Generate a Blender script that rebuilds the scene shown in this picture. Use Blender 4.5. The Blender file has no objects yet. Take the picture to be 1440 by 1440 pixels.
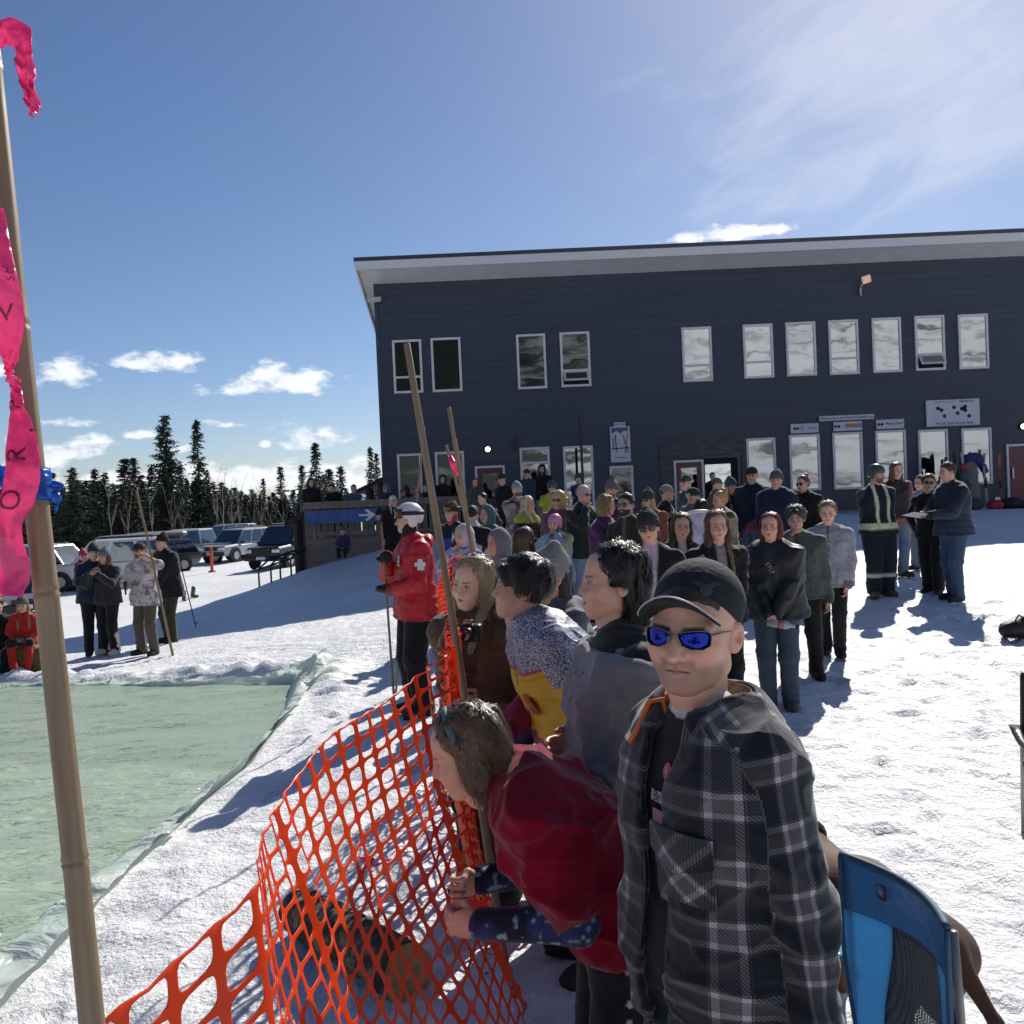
import bpy, bmesh, math, random
import numpy as np
from mathutils import Vector, Matrix, Euler
R = math.radians
rng = np.random.default_rng(7); random.seed(7)
SC = bpy.context.scene; COL = SC.collection

# ------------------------------------------------------------------ camera
CAM = np.array([0., 0., 1.95]); FPX = 1300.0
_p, _r = R(-1.1), R(2.5)
cF = np.array([0, math.cos(_p), math.sin(_p)]); cX = np.array([1., 0, 0]); cU0 = np.cross(cX, cF)
cR = math.cos(_r)*cX - math.sin(_r)*cU0; cU = math.sin(_r)*cX + math.cos(_r)*cU0
def P(px, py, Y):
    d = cF + cR*((px-720)/FPX) - cU*((py-720)/FPX)
    return CAM + d*(Y/d[1])
def proj(p):
    d = np.asarray(p, float)-CAM; z = d@cF
    return 720+FPX*(d@cR)/z, 720-FPX*(d@cU)/z
cd = bpy.data.cameras.new('camera'); cam = bpy.data.objects.new('camera', cd); COL.objects.link(cam)
cd.sensor_width = 36; cd.lens = 36*FPX/1440; cd.clip_start = 0.05; cd.clip_end = 9000
cam.matrix_world = Matrix(((cR[0], cU[0], -cF[0], CAM[0]), (cR[1], cU[1], -cF[1], CAM[1]), (cR[2], cU[2], -cF[2], CAM[2]), (0, 0, 0, 1)))
SC.camera = cam

# ------------------------------------------------------------------ noise
def _h(ix, iy, iz):
    n = (ix.astype(np.uint32)*np.uint32(374761393) + iy.astype(np.uint32)*np.uint32(668265263) + iz.astype(np.uint32)*np.uint32(2246822519))
    n = (n ^ (n >> np.uint32(13)))*np.uint32(1274126177); n = n ^ (n >> np.uint32(16))
    return (n & np.uint32(0xffff)).astype(np.float32)/32768.0-1.0
def vnoise(p):
    p = np.asarray(p, np.float32); i = np.floor(p).astype(np.int64); f = p-i; f = f*f*(3-2*f)
    i = i & 0xffffffff
    x, y, z = i[..., 0], i[..., 1], i[..., 2]; x1, y1, z1 = x+1, y+1, z+1
    fx, fy, fz = f[..., 0], f[..., 1], f[..., 2]
    a = _h(x, y, z)*(1-fx)+_h(x1, y, z)*fx; b = _h(x, y1, z)*(1-fx)+_h(x1, y1, z)*fx
    c = _h(x, y, z1)*(1-fx)+_h(x1, y, z1)*fx; d = _h(x, y1, z1)*(1-fx)+_h(x1, y1, z1)*fx
    return (a*(1-fy)+b*fy)*(1-fz)+(c*(1-fy)+d*fy)*fz
def n2(x, y, s, seed=0):
    return vnoise(np.stack([x*s+seed*17.3, y*s-seed*9.1, np.full_like(x, seed*3.7)], -1))
def sst(a, b, x):
    t = np.clip((x-a)/(b-a), 0, 1); return t*t*(3-2*t)

# ------------------------------------------------------------------ mesh helpers
def setp(o, label=None, cat=None, group=None, kind=None):
    if label: o['label'] = label
    if cat: o['category'] = cat
    if group: o['group'] = group
    if kind: o['kind'] = kind
    return o
def link(name, me, mat=None, parent=None):
    o = bpy.data.objects.new(name, me); COL.objects.link(o)
    if mat is not None:
        for m in (mat if isinstance(mat, (list, tuple)) else [mat]): me.materials.append(m)
    if parent is not None: o.parent = parent
    return o
def thing(name, loc, label, cat, group=None, rz=0):
    o = bpy.data.objects.new(name, None); COL.objects.link(o); o.empty_display_size = .2
    o.location = tuple(float(v) for v in loc); o.rotation_euler = (0, 0, rz)
    return setp(o, label, cat, group)
def mesh_np(name, V, Q, smooth=True):
    me = bpy.data.meshes.new(name); V = np.ascontiguousarray(V, np.float32); Q = np.ascontiguousarray(Q, np.int32)
    k = Q.shape[1]; n = len(Q)
    me.vertices.add(len(V)); me.vertices.foreach_set('co', V.ravel())
    me.loops.add(n*k); me.loops.foreach_set('vertex_index', Q.ravel())
    me.polygons.add(n); me.polygons.foreach_set('loop_start', np.arange(0, n*k, k, dtype=np.int32))
    me.polygons.foreach_set('use_smooth', np.full(n, smooth, bool))
    me.update(calc_edges=True); return me
def set_col(me, C, name='Col'):
    a = me.attributes.new(name, 'FLOAT_COLOR', 'POINT'); C = np.asarray(C, np.float32)
    if C.shape[1] == 3: C = np.concatenate([C, np.ones((len(C), 1), np.float32)], 1)
    a.data.foreach_set('color', np.ascontiguousarray(C).ravel())
def set_vec(me, C, name):
    a = me.attributes.new(name, 'FLOAT_VECTOR', 'POINT'); a.data.foreach_set('vector', np.ascontiguousarray(C, np.float32).ravel())

class MB:
    """collects shapes into one mesh"""
    def __init__(s): s.v = []; s.f = []; s.n = 0; s.mi = []; s.cm = 0
    def add(s, v, f):
        v = np.asarray(v, float).reshape(-1, 3); s.v.append(v)
        for q in f: s.f.append([int(i)+s.n for i in q]); s.mi.append(s.cm)
        s.n += len(v); return s
    def box(s, c, size, M=None):
        x, y, z = [.5*a for a in size]
        v = np.array([(-x, -y, -z), (x, -y, -z), (x, y, -z), (-x, y, -z), (-x, -y, z), (x, -y, z), (x, y, z), (-x, y, z)])
        if M is not None: v = v@np.asarray(M).T
        return s.add(v+np.asarray(c), [(0, 3, 2, 1), (4, 5, 6, 7), (0, 1, 5, 4), (1, 2, 6, 5), (2, 3, 7, 6), (3, 0, 4, 7)])
    def b2(s, lo, hi):
        lo = np.asarray(lo, float); hi = np.asarray(hi, float); return s.box((lo+hi)/2, np.abs(hi-lo))
    def tube(s, pts, rad, n=8, cap=True, flat=None):
        pts = np.asarray(pts, float); m = len(pts)
        rad = np.full(m, rad) if np.isscalar(rad) else np.asarray(rad, float)
        t = np.gradient(pts, axis=0); t /= np.linalg.norm(t, axis=1)[:, None]+1e-9
        ref = np.array([0, 0, 1.]) if abs(t[0][2]) < .9 else np.array([1., 0, 0])
        V = []
        u = np.cross(t[0], ref); u /= np.linalg.norm(u)
        for k in range(m):
            u = u-t[k]*(u@t[k]); u /= np.linalg.norm(u)+1e-9; w = np.cross(t[k], u)
            for j in range(n):
                a = 2*math.pi*j/n; V.append(pts[k]+rad[k]*(u*math.cos(a)+w*math.sin(a)*(flat or 1)))
        F = [(k*n+j, k*n+(j+1) % n, (k+1)*n+(j+1) % n, (k+1)*n+j) for k in range(m-1) for j in range(n)]
        if cap: F += [tuple(range(n))[::-1], tuple((m-1)*n+j for j in range(n))]
        return s.add(V, F)
    def grid(s, A, closed=False):
        A = np.asarray(A, float); a, b = A.shape[:2]
        F = [(i*b+j, i*b+(j+1) % b, (i+1)*b+(j+1) % b, (i+1)*b+j) for i in range(a-1) for j in range(b if closed else b-1)]
        return s.add(A.reshape(-1, 3), F)
    def poly(s, pts): return s.add(pts, [tuple(range(len(pts)))])
    def prism(s, pts, d):
        pts = np.asarray(pts, float); n = len(pts); d = np.asarray(d, float)
        return s.add(np.concatenate([pts, pts+d]), [tuple(range(n))[::-1], tuple(range(n, 2*n))]+[(i, (i+1) % n, n+(i+1) % n, n+i) for i in range(n)])
    def disc(s, c, r, th, ax=1, n=20):
        a = np.linspace(0, 2*math.pi, n, endpoint=False); o = [i for i in range(3) if i != ax]
        p = np.zeros((n, 3)); p[:, o[0]] = np.cos(a)*r; p[:, o[1]] = np.sin(a)*r
        d = np.zeros(3); d[ax] = th; return s.prism(p+np.asarray(c)-d/2, d)
    def build(s, name, mat, parent=None, smooth=False, bevel=0, subd=0):
        me = bpy.data.meshes.new(name); V = np.concatenate(s.v); me.from_pydata(V.tolist(), [], s.f); me.update()
        bm = bmesh.new(); bm.from_mesh(me); bmesh.ops.recalc_face_normals(bm, faces=bm.faces); bm.to_mesh(me); bm.free()
        o = link(name, me, mat, parent)
        if any(s.mi): me.polygons.foreach_set('material_index', s.mi)
        if smooth: me.polygons.foreach_set('use_smooth', np.ones(len(me.polygons), bool))
        if bevel:
            b = o.modifiers.new('bevel', 'BEVEL'); b.width = bevel; b.segments = 2; b.limit_method = 'ANGLE'
        if subd:
            b = o.modifiers.new('sub', 'SUBSURF'); b.levels = b.render_levels = subd
        return o
def rot(ax, deg): return np.array(Matrix.Rotation(R(deg), 3, ax))
def text_mesh(txt, size, depth=.002, bold=0):
    """lettering as (verts, faces) in its own xy plane, centred"""
    c = bpy.data.curves.new('t', 'FONT'); c.body = txt; c.size = size; c.extrude = depth; c.align_x = 'CENTER'; c.align_y = 'CENTER'; c.offset = bold; c.resolution_u = 3
    o = bpy.data.objects.new('t', c); COL.objects.link(o); dg = bpy.context.evaluated_depsgraph_get()
    me = o.evaluated_get(dg).to_mesh(); V = np.array([v.co[:] for v in me.vertices]).reshape(-1, 3); F = [tuple(p.vertices) for p in me.polygons]
    o.evaluated_get(dg).to_mesh_clear(); bpy.data.objects.remove(o); bpy.data.curves.remove(c)
    return V, F

# ------------------------------------------------------------------ materials
MATS = {}
def nd(nt, t, **k):
    n = nt.nodes.new(t)
    for a, v in k.items(): setattr(n, a, v)
    return n
def newmat(name):
    m = bpy.data.materials.new(name); m.use_nodes = True; nt = m.node_tree
    return m, nt, nt.nodes['Principled BSDF'], nt.links
def mat(name, col, rough=.6, metal=0, var=.12, vs=12, bump=0, bs=60, bd=.01, sheen=0, sss=0, spec=.5, stretch=None, coord='Object', emit=0):
    if name in MATS: return MATS[name]
    m, nt, b, L = newmat(name); MATS[name] = m
    b.inputs['Roughness'].default_value = rough; b.inputs['Metallic'].default_value = metal
    b.inputs['Specular IOR Level'].default_value = spec
    tc = nd(nt, 'ShaderNodeTexCoord'); src = tc.outputs[coord]
    if stretch:
        mp = nd(nt, 'ShaderNodeMapping'); mp.inputs['Scale'].default_value = stretch; L.new(src, mp.inputs[0]); src = mp.outputs[0]
    if col == 'attr':
        at = nd(nt, 'ShaderNodeAttribute', attribute_name='Col'); base = at.outputs['Color']
    else:
        rgb = nd(nt, 'ShaderNodeRGB'); rgb.outputs[0].default_value = (*col, 1); base = rgb.outputs[0]
    if var:
        no = nd(nt, 'ShaderNodeTexNoise'); no.inputs['Scale'].default_value = vs; no.inputs['Detail'].default_value = 5; L.new(src, no.inputs['Vector'])
        mr = nd(nt, 'ShaderNodeMapRange'); mr.inputs[1].default_value = .3; mr.inputs[2].default_value = .7; mr.inputs[3].default_value = 1-var; mr.inputs[4].default_value = 1+var
        L.new(no.outputs[0], mr.inputs[0]); mx = nd(nt, 'ShaderNodeVectorMath', operation='SCALE'); L.new(base, mx.inputs[0]); L.new(mr.outputs[0], mx.inputs['Scale']); base = mx.outputs[0]
    L.new(base, b.inputs['Base Color'])
    if bump:
        nb = nd(nt, 'ShaderNodeTexNoise'); nb.inputs['Scale'].default_value = bs; nb.inputs['Detail'].default_value = 4; L.new(src, nb.inputs['Vector'])
        bp = nd(nt, 'ShaderNodeBump'); bp.inputs['Strength'].default_value = bump; bp.inputs['Distance'].default_value = bd; L.new(nb.outputs[0], bp.inputs['Height']); L.new(bp.outputs[0], b.inputs['Normal'])
    if sheen: b.inputs['Sheen Weight'].default_value = sheen; b.inputs['Sheen Roughness'].default_value = .4
    if sss:
        b.inputs['Subsurface Weight'].default_value = sss; b.inputs['Subsurface Radius'].default_value = (1, .35, .2); b.inputs['Subsurface Scale'].default_value = .012
    if emit: L.new(base, b.inputs['Emission Color']); b.inputs['Emission Strength'].default_value = emit
    return m
WHITE = mat('white_paint', (.62, .63, .66), .45, var=.05)
BLACK = mat('black_plastic', (.012, .012, .014), .45, var=.1)
INK = mat('ink', (.015, .015, .02), .6, var=0)
GREYM = mat('grey_metal', (.35, .36, .38), .35, .8)
CLOTH = mat('cloth', 'attr', .85, var=.18, vs=35, bump=.35, bs=220, bd=.003, sheen=.25, spec=.25)
NYLON = mat('nylon', 'attr', .5, var=.12, vs=20, bump=.4, bs=45, bd=.006, spec=.4)
SKIN = mat('skin', 'attr', .48, var=.07, vs=28, bump=.25, bs=330, bd=.0012, sss=.25, spec=.4)
RUBBER = mat('rubber', (.015, .015, .016), .75)

# ------------------------------------------------------------------ world
SUN_AZ, SUN_EL = 24.0, 36.0
w = bpy.data.worlds.new('World'); SC.world = w; w.use_nodes = True; nt = w.node_tree; L = nt.links
bg = nt.nodes['Background']; bg.inputs['Strength'].default_value = .074
sky = nd(nt, 'ShaderNodeTexSky', sky_type='NISHITA', sun_disc=False, sun_elevation=R(SUN_EL), sun_rotation=R(SUN_AZ), altitude=900, air_density=1.0, dust_density=.75, ozone_density=2.5)
tc = nd(nt, 'ShaderNodeTexCoord'); sx = nd(nt, 'ShaderNodeSeparateXYZ'); L.new(tc.outputs['Generated'], sx.inputs[0])
def mth(op, a, b=None, c=None):
    n = nd(nt, 'ShaderNodeMath', operation=op)
    for i, v in enumerate((a, b, c)):
        if v is None: continue
        if isinstance(v, (int, float)): n.inputs[i].default_value = v
        else: L.new(v, n.inputs[i])
    return n.outputs[0]
az = mth('ARCTAN2', sx.outputs[0], sx.outputs[1]); el = mth('ARCSINE', sx.outputs[2])
cx = nd(nt, 'ShaderNodeCombineXYZ'); L.new(mth('MULTIPLY', az, 1.0), cx.inputs[0]); L.new(mth('MULTIPLY', el, 1.9), cx.inputs[1])
nz = nd(nt, 'ShaderNodeTexNoise'); nz.inputs['Scale'].default_value = 26; nz.inputs['Detail'].default_value = 8; nz.inputs['Roughness'].default_value = .6; L.new(cx.outputs[0], nz.inputs['Vector'])
nz2 = nd(nt, 'ShaderNodeTexNoise'); nz2.inputs['Scale'].default_value = 7; nz2.inputs['Detail'].default_value = 9; nz2.inputs['Roughness'].default_value = .65; L.new(cx.outputs[0], nz2.inputs['Vector'])
def azel(px, py):
    d = P(px, py, 1.)-CAM; return math.atan2(d[0], d[1]), math.asin(d[2]/np.linalg.norm(d))
clouds = [(395, 543, 95, 26), (345, 549, 60, 14), (430, 530, 40, 14), (90, 532, 62, 22), (205, 513, 90, 15), (255, 508, 40, 12), (105, 598, 38, 9), (210, 612, 36, 8), (325, 598, 32, 8), (100, 640, 60, 26), (60, 650, 60, 20),
          (430, 622, 60, 22), (455, 612, 30, 14), (372, 626, 14, 7), (260, 632, 26, 9), (1020, 331, 100, 14), (1075, 326, 40, 10), (30, 620, 20, 12), (20, 520, 40, 16)]
m = None
for px, py, wx, wy in clouds:
    a0, e0 = azel(px, py)
    dx = mth('DIVIDE', mth('SUBTRACT', az, a0), wx/FPX); dy = mth('DIVIDE', mth('SUBTRACT', el, e0), wy*1.45/FPX)
    # flat bottoms: squeeze the lower half
    dy = mth('MULTIPLY', dy, mth('ADD', 1.0, mth('MULTIPLY', mth('LESS_THAN', dy, 0.0), .9)))
    q = mth('SUBTRACT', 1.0, mth('SQRT', mth('ADD', mth('MULTIPLY', dx, dx), mth('MULTIPLY', dy, dy))))
    m = q if m is None else mth('MAXIMUM', m, q)
# low band of cloud all along the horizon
band = mth('SUBTRACT', 1.0, mth('ABSOLUTE', mth('DIVIDE', mth('SUBTRACT', el, R(1.35)), R(1.75))))
band = mth('ADD', mth('MULTIPLY', band, .9), mth('MULTIPLY', mth('SUBTRACT', nz2.outputs[0], .5), 1.1)); m = mth('MAXIMUM', m, band)
m = mth('ADD', m, mth('MULTIPLY', mth('SUBTRACT', nz.outputs[0], .53), 3.0))
ms = nd(nt, 'ShaderNodeMapRange', interpolation_type='SMOOTHSTEP'); ms.inputs[1].default_value = .10; ms.inputs[2].default_value = .75; L.new(m, ms.inputs[0])
# thin high veil around the sun side
a0, e0 = azel(1330, 110)
dx = mth('DIVIDE', mth('SUBTRACT', az, a0), .34); dy = mth('DIVIDE', mth('SUBTRACT', el, e0), .17)
v = mth('SUBTRACT', 1.0, mth('SQRT', mth('ADD', mth('MULTIPLY', dx, dx), mth('MULTIPLY', dy, dy))))
cx2 = nd(nt, 'ShaderNodeCombineXYZ'); L.new(mth('MULTIPLY', az, 1.0), cx2.inputs[0]); L.new(mth('ADD', mth('MULTIPLY', el, 2.6), mth('MULTIPLY', az, -.8)), cx2.inputs[1])
nz3 = nd(nt, 'ShaderNodeTexNoise'); nz3.inputs['Scale'].default_value = 6; nz3.inputs['Detail'].default_value = 9; nz3.inputs['Roughness'].default_value = .62; nz3.inputs['Distortion'].default_value = .5; L.new(cx2.outputs[0], nz3.inputs['Vector'])
vv = nd(nt, 'ShaderNodeMapRange', interpolation_type='SMOOTHSTEP'); vv.inputs[1].default_value = .1; vv.inputs[2].default_value = .95; vv.inputs[4].default_value = .32
L.new(mth('ADD', v, mth('MULTIPLY', mth('SUBTRACT', nz3.outputs[0], .5), 1.9)), vv.inputs[0])
cl = nd(nt, 'ShaderNodeMixRGB'); cl.inputs[1].default_value = (9.2, 9.9, 11.2, 1); cl.inputs[2].default_value = (13.2, 13.2, 13.2, 1); L.new(nz.outputs[0], cl.inputs[0])
hs = nd(nt, 'ShaderNodeHueSaturation'); hs.inputs['Saturation'].default_value = 1.14; hs.inputs['Hue'].default_value = .507; L.new(sky.outputs[0], hs.inputs['Color'])
hz = nd(nt, 'ShaderNodeMapRange'); hz.inputs[1].default_value = R(14); hz.inputs[2].default_value = R(0); L.new(el, hz.inputs[0])
hm = nd(nt, 'ShaderNodeMixRGB', blend_type='MULTIPLY'); L.new(hz.outputs[0], hm.inputs[0]); L.new(hs.outputs[0], hm.inputs[1]); hm.inputs[2].default_value = (.86, .89, 1.06, 1)
mx = nd(nt, 'ShaderNodeMixRGB'); L.new(mth('MAXIMUM', mth('MULTIPLY', ms.outputs[0], .95), vv.outputs[0]), mx.inputs[0]); L.new(hm.outputs[0], mx.inputs[1]); L.new(cl.outputs[0], mx.inputs[2])
L.new(mx.outputs[0], bg.inputs['Color'])
sl = bpy.data.lights.new('sun', 'SUN'); sl.energy = 4.8; sl.angle = R(.5); sl.color = (1, .95, .87)
so = bpy.data.objects.new('sun', sl); COL.objects.link(so)
sd_ = Vector((math.sin(R(SUN_AZ))*math.cos(R(SUN_EL)), math.cos(R(SUN_AZ))*math.cos(R(SUN_EL)), math.sin(R(SUN_EL))))
so.rotation_euler = (-sd_).to_track_quat('-Z', 'Y').to_euler(); so.location = (20, 30, 40)
SC.view_settings.view_transform = 'Standard'; SC.view_settings.look = 'None'; SC.view_settings.exposure = .24; SC.view_settings.gamma = 1
SC.cycles.use_denoising = True; SC.cycles.max_bounces = 7; SC.cycles.transparent_max_bounces = 12; SC.cycles.caustics_reflective = False; SC.cycles.caustics_refractive = False

# ------------------------------------------------------------------ terrain
CT = np.array([(0, 0, 0), (1, 1.6, 0), (1.5, 4, 0), (.2, 2.2, .12), (.1, 3.4, .17), (0, 5, .12), (-.95, 3, .0), (-1.3, 4.5, -.05), (-2.2, 5, -.1), (-2.1, 7.6, -.12), (-1.3, 7.5, .0), (-2.5, 11.5, -.2), (-7, 12.6, -.32), (-14, 12.6, -.45), (-14, 3, -.2),
    (-4, -6, 0), (4, -8, 0), (2.2, 7.6, .07), (3.3, 9.6, .14), (5.8, 12.6, .29), (11, 14, .36), (15, 30, .89), (6, 30, .88), (-1, 30, .86), (1, 20, .52), (-3.6, 29, .78), (-4.6, 25.5, .2), (-6, 25.5, -.05), (-9, 26, -.85), (-6.4, 16.5, -.44), (-3, 18, -.1), (-4.5, 21, -.2), (-7, 21, -.62), (-1.5, 13, -.05),
    (-12, 20, -.8), (-17, 49, -1.15), (-30, 50, -1.2), (-12, 36, -1.15), (-8, 32, -.9), (-5, 45, -.6), (-30, 25, -1.0), (-40, 90, -1.7), (0, 90, 0), (30, 40, 1.1), (30, 8, .5), (60, 90, 2), (90, 20, 2), (-80, 60, -2), (-80, 140, -2.5), (60, 140, 2), (0, 150, -.5), (-80, -30, 0), (80, -30, .5), (0, -40, .3)], float)
def _U(r2): return np.where(r2 > 0, r2*np.log(np.maximum(r2, 1e-12)), 0)*.5
_n = len(CT); _K = _U(((CT[:, None, :2]-CT[None, :, :2])**2).sum(-1)); _Pm = np.c_[np.ones(_n), CT[:, :2]]
_w = np.linalg.solve(np.block([[_K+np.eye(_n)*.02, _Pm], [_Pm.T, np.zeros((3, 3))]]), np.r_[CT[:, 2], 0, 0, 0])
POOL = np.array([(-2.45, 3.2), (-2.28, 5.2), (-2.1, 7.6), (-2.3, 10.2), (-2.6, 11.6), (-7, 12.35), (-16, 12.6), (-16, 2.8)], float)
def pool_sd(x, y):
    d = np.full(np.shape(x), 1e9); ins = np.zeros(np.shape(x), bool); n = len(POOL)
    for i in range(n):
        a, b = POOL[i], POOL[(i+1) % n]; e = b-a; t = np.clip(((x-a[0])*e[0]+(y-a[1])*e[1])/(e@e), 0, 1)
        d = np.minimum(d, np.hypot(x-a[0]-t*e[0], y-a[1]-t*e[1]))
        c = ((a[1] > y) != (b[1] > y)) & (x < (b[0]-a[0])*(y-a[1])/((b[1]-a[1]) or 1e-9)+a[0]); ins ^= c
    return np.where(ins, -d, d)
WATER_Z = -.27
def gz(x, y):
    x = np.asarray(x, float); y = np.asarray(y, float); sh = np.broadcast(x, y).shape; x, y = np.broadcast_to(x, sh).ravel(), np.broadcast_to(y, sh).ravel()
    xc, yc = np.clip(x, -85, 85), np.clip(y, -38, 150); z = _w[_n]+_w[_n+1]*xc+_w[_n+2]*yc
    for k in range(_n): z = z+_w[k]*_U((xc-CT[k, 0])**2+(yc-CT[k, 1])**2)
    z = np.clip(z, -6, 6)
    near = (x > -20) & (x < 3) & (y > 0) & (y < 16)
    if near.any():
        s = pool_sd(x[near], y[near])
        rim = .10*np.exp(-((s-.25)/.28)**2)*sst(9, 11.5, y[near])
        z[near] = np.where(s < 0, np.minimum(z[near], WATER_Z+.16-sst(0, -.9, s)*.95), z[near]+rim)
        t = sst(.5, 0, s)*(s >= 0); z[near] = z[near]*(1-t)+t*np.where(s >= 0, np.minimum(z[near], np.maximum(WATER_Z+.17+rim, z[near]-.05)), 0)
    return z.reshape(sh) if sh else float(z[0])
def G(px, py):
    """where the sight line through a pixel meets the ground"""
    d = cF + cR*((px-720)/FPX) - cU*((py-720)/FPX); Y = np.geomspace(.8, 140, 500); p = CAM+d[None]*(Y/d[1])[:, None]
    h = p[:, 2]-gz(p[:, 0], p[:, 1]); k = int(np.argmax(h < 0)) if (h < 0).any() else len(Y)-1
    k = max(k, 1); t = h[k-1]/(h[k-1]-h[k]+1e-9); q = p[k-1]*(1-t)+p[k]*t; return q
def onground(x, y): return np.array([x, y, gz(x, y)])
# ------------------------------------------------------------------ snow sheet
def axis(lo, a, b, hi, s, g=1.07):
    v = list(np.arange(a, b, s)); d = s
    while v[-1] < hi: d *= g; v.append(v[-1]+d)
    d = s
    while v[0] > lo: d *= g; v.insert(0, v[0]-d)
    return np.array(v)
gx = axis(-900, -5, 6.5, 900, .045, 1.045); gy = axis(-40, 1.2, 13.5, 1500, .045, 1.03)
X, Y = np.meshgrid(gx, gy); Z = gz(X, Y)
sd = pool_sd(X, Y); dist = np.hypot(X, Y)
fade = 1/(1+(dist/25)**2)
det = .035*n2(X, Y, .8, 1)+.02*n2(X, Y, 2.1, 2)
det += (.016*n2(X, Y, 5.5, 3)+.015*n2(X, Y, 11., 4))*fade
# trodden patches: sharper lumps
tr = sst(-.1, .5, n2(X, Y, .55, 9))
det += tr*.014*np.abs(n2(X, Y, 8., 5))*fade - tr*.012*np.abs(n2(X, Y*1.4, 4.2, 6))
# crumbled banks along the pool
bank = np.exp(-((sd-.32)/.3)**2)
det += bank*(.10*np.abs(n2(X, Y, 3.1, 7))+.03*n2(X, Y, 7.5, 8))*(.35+.65*sst(9, 11.5, Y))
det = np.where(sd < .02, det*.1, det)
# boot prints
fr = np.random.default_rng(3)
def stamp(x, y, a, dp=.035):
    i0, i1 = np.searchsorted(gx, (x-.3, x+.3)); j0, j1 = np.searchsorted(gy, (y-.3, y+.3))
    if i1-i0 < 3 or j1-j0 < 3: return
    xx, yy = X[j0:j1, i0:i1]-x, Y[j0:j1, i0:i1]-y; u = xx*math.cos(a)+yy*math.sin(a); v = -xx*math.sin(a)+yy*math.cos(a)
    q = np.sqrt((u/.15)**2+(v/.058)**2); det[j0:j1, i0:i1] += -dp*sst(1.15, .75, q)+dp*.4*np.exp(-((q-1.35)/.2)**2)
for k in range(420):
    x, y = fr.uniform(-4, 7), fr.uniform(1.6, 13)
    if float(pool_sd(np.array([x]), np.array([y]))[0]) < .35: continue
    a = fr.uniform(0, 6.3); stamp(x, y, a, fr.uniform(.012, .036))
    if fr.random() < .6: stamp(x+.62*math.cos(a)-.14*math.sin(a), y+.62*math.sin(a)+.14*math.cos(a), a, fr.uniform(.008, .025))
# ski tracks across the open snow
for (xa, ya, xb, yb) in ((8, 3.5, 2.6, 13), (9, 5, 3.4, 12.5), (7.5, 8, 2.0, 3.2), (10, 9.5, 4.2, 6.2), (3.2, 2.4, 6.4, 12.8), (-2.0, 12.8, 1.2, 12.2), (-6, 14.2, -1.0, 13.1), (4.5, 2.0, 9.5, 7.5)):
    vx, vy = xb-xa, yb-ya; L2_ = vx*vx+vy*vy; tt_ = np.clip(((X-xa)*vx+(Y-ya)*vy)/L2_, 0, 1); dd_ = ((X-xa)*vy-(Y-ya)*vx)/math.sqrt(L2_)+.18*np.sin(tt_*5+xa); on_ = (tt_ > 0)*(tt_ < 1)
    for o_ in (-.11, .11): det -= on_*.016*np.exp(-((dd_-o_)/.045)**4)*fade
Zs = Z+det*sst(400, 60, dist)
nx, ny = len(gx), len(gy); idx = np.arange(nx*ny).reshape(ny, nx)
Q = np.stack([idx[:-1, :-1], idx[:-1, 1:], idx[1:, 1:], idx[1:, :-1]], -1).reshape(-1, 4)
m, nt, b, L = newmat('snow')
tc = nd(nt, 'ShaderNodeTexCoord'); b.inputs['Roughness'].default_value = .55; b.inputs['Specular IOR Level'].default_value = .35
n1 = nd(nt, 'ShaderNodeTexNoise'); n1.inputs['Scale'].default_value = .5; n1.inputs['Detail'].default_value = 6; L.new(tc.outputs['Object'], n1.inputs['Vector'])
cr = nd(nt, 'ShaderNodeValToRGB'); cr.color_ramp.elements[0].position = .3; cr.color_ramp.elements[0].color = (.76, .77, .79, 1); cr.color_ramp.elements[1].position = .65; cr.color_ramp.elements[1].color = (.87, .87, .87, 1)
L.new(n1.outputs[0], cr.inputs[0])
sp = nd(nt, 'ShaderNodeTexVoronoi'); sp.inputs['Scale'].default_value = 5.5; L.new(tc.outputs['Object'], sp.inputs['Vector']); s1 = nd(nt, 'ShaderNodeMath', operation='LESS_THAN'); s1.inputs[1].default_value = .055; L.new(sp.outputs['Distance'], s1.inputs[0])
s2_ = nd(nt, 'ShaderNodeSeparateColor'); L.new(sp.outputs['Color'], s2_.inputs[0]); s3_ = nd(nt, 'ShaderNodeMath', operation='LESS_THAN'); s3_.inputs[1].default_value = .16; L.new(s2_.outputs[0], s3_.inputs[0]); s4 = nd(nt, 'ShaderNodeMath', operation='MULTIPLY'); L.new(s1.outputs[0], s4.inputs[0]); L.new(s3_.outputs[0], s4.inputs[1])
n9 = nd(nt, 'ShaderNodeTexNoise'); n9.inputs['Scale'].default_value = 1.3; n9.inputs['Detail'].default_value = 8; n9.inputs['Roughness'].default_value = .7; L.new(tc.outputs['Object'], n9.inputs['Vector']); c9 = nd(nt, 'ShaderNodeMapRange'); c9.inputs[1].default_value = .58; c9.inputs[2].default_value = .78; c9.inputs[4].default_value = .5; L.new(n9.outputs[0], c9.inputs[0])
md_ = nd(nt, 'ShaderNodeMixRGB'); L.new(c9.outputs[0], md_.inputs[0]); L.new(cr.outputs[0], md_.inputs[1]); md_.inputs[2].default_value = (.66, .66, .66, 1)
mg = nd(nt, 'ShaderNodeMixRGB'); L.new(s4.outputs[0], mg.inputs[0]); L.new(md_.outputs[0], mg.inputs[1]); mg.inputs[2].default_value = (.16, .12, .09, 1); L.new(mg.outputs[0], b.inputs['Base Color'])
prev = None
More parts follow.
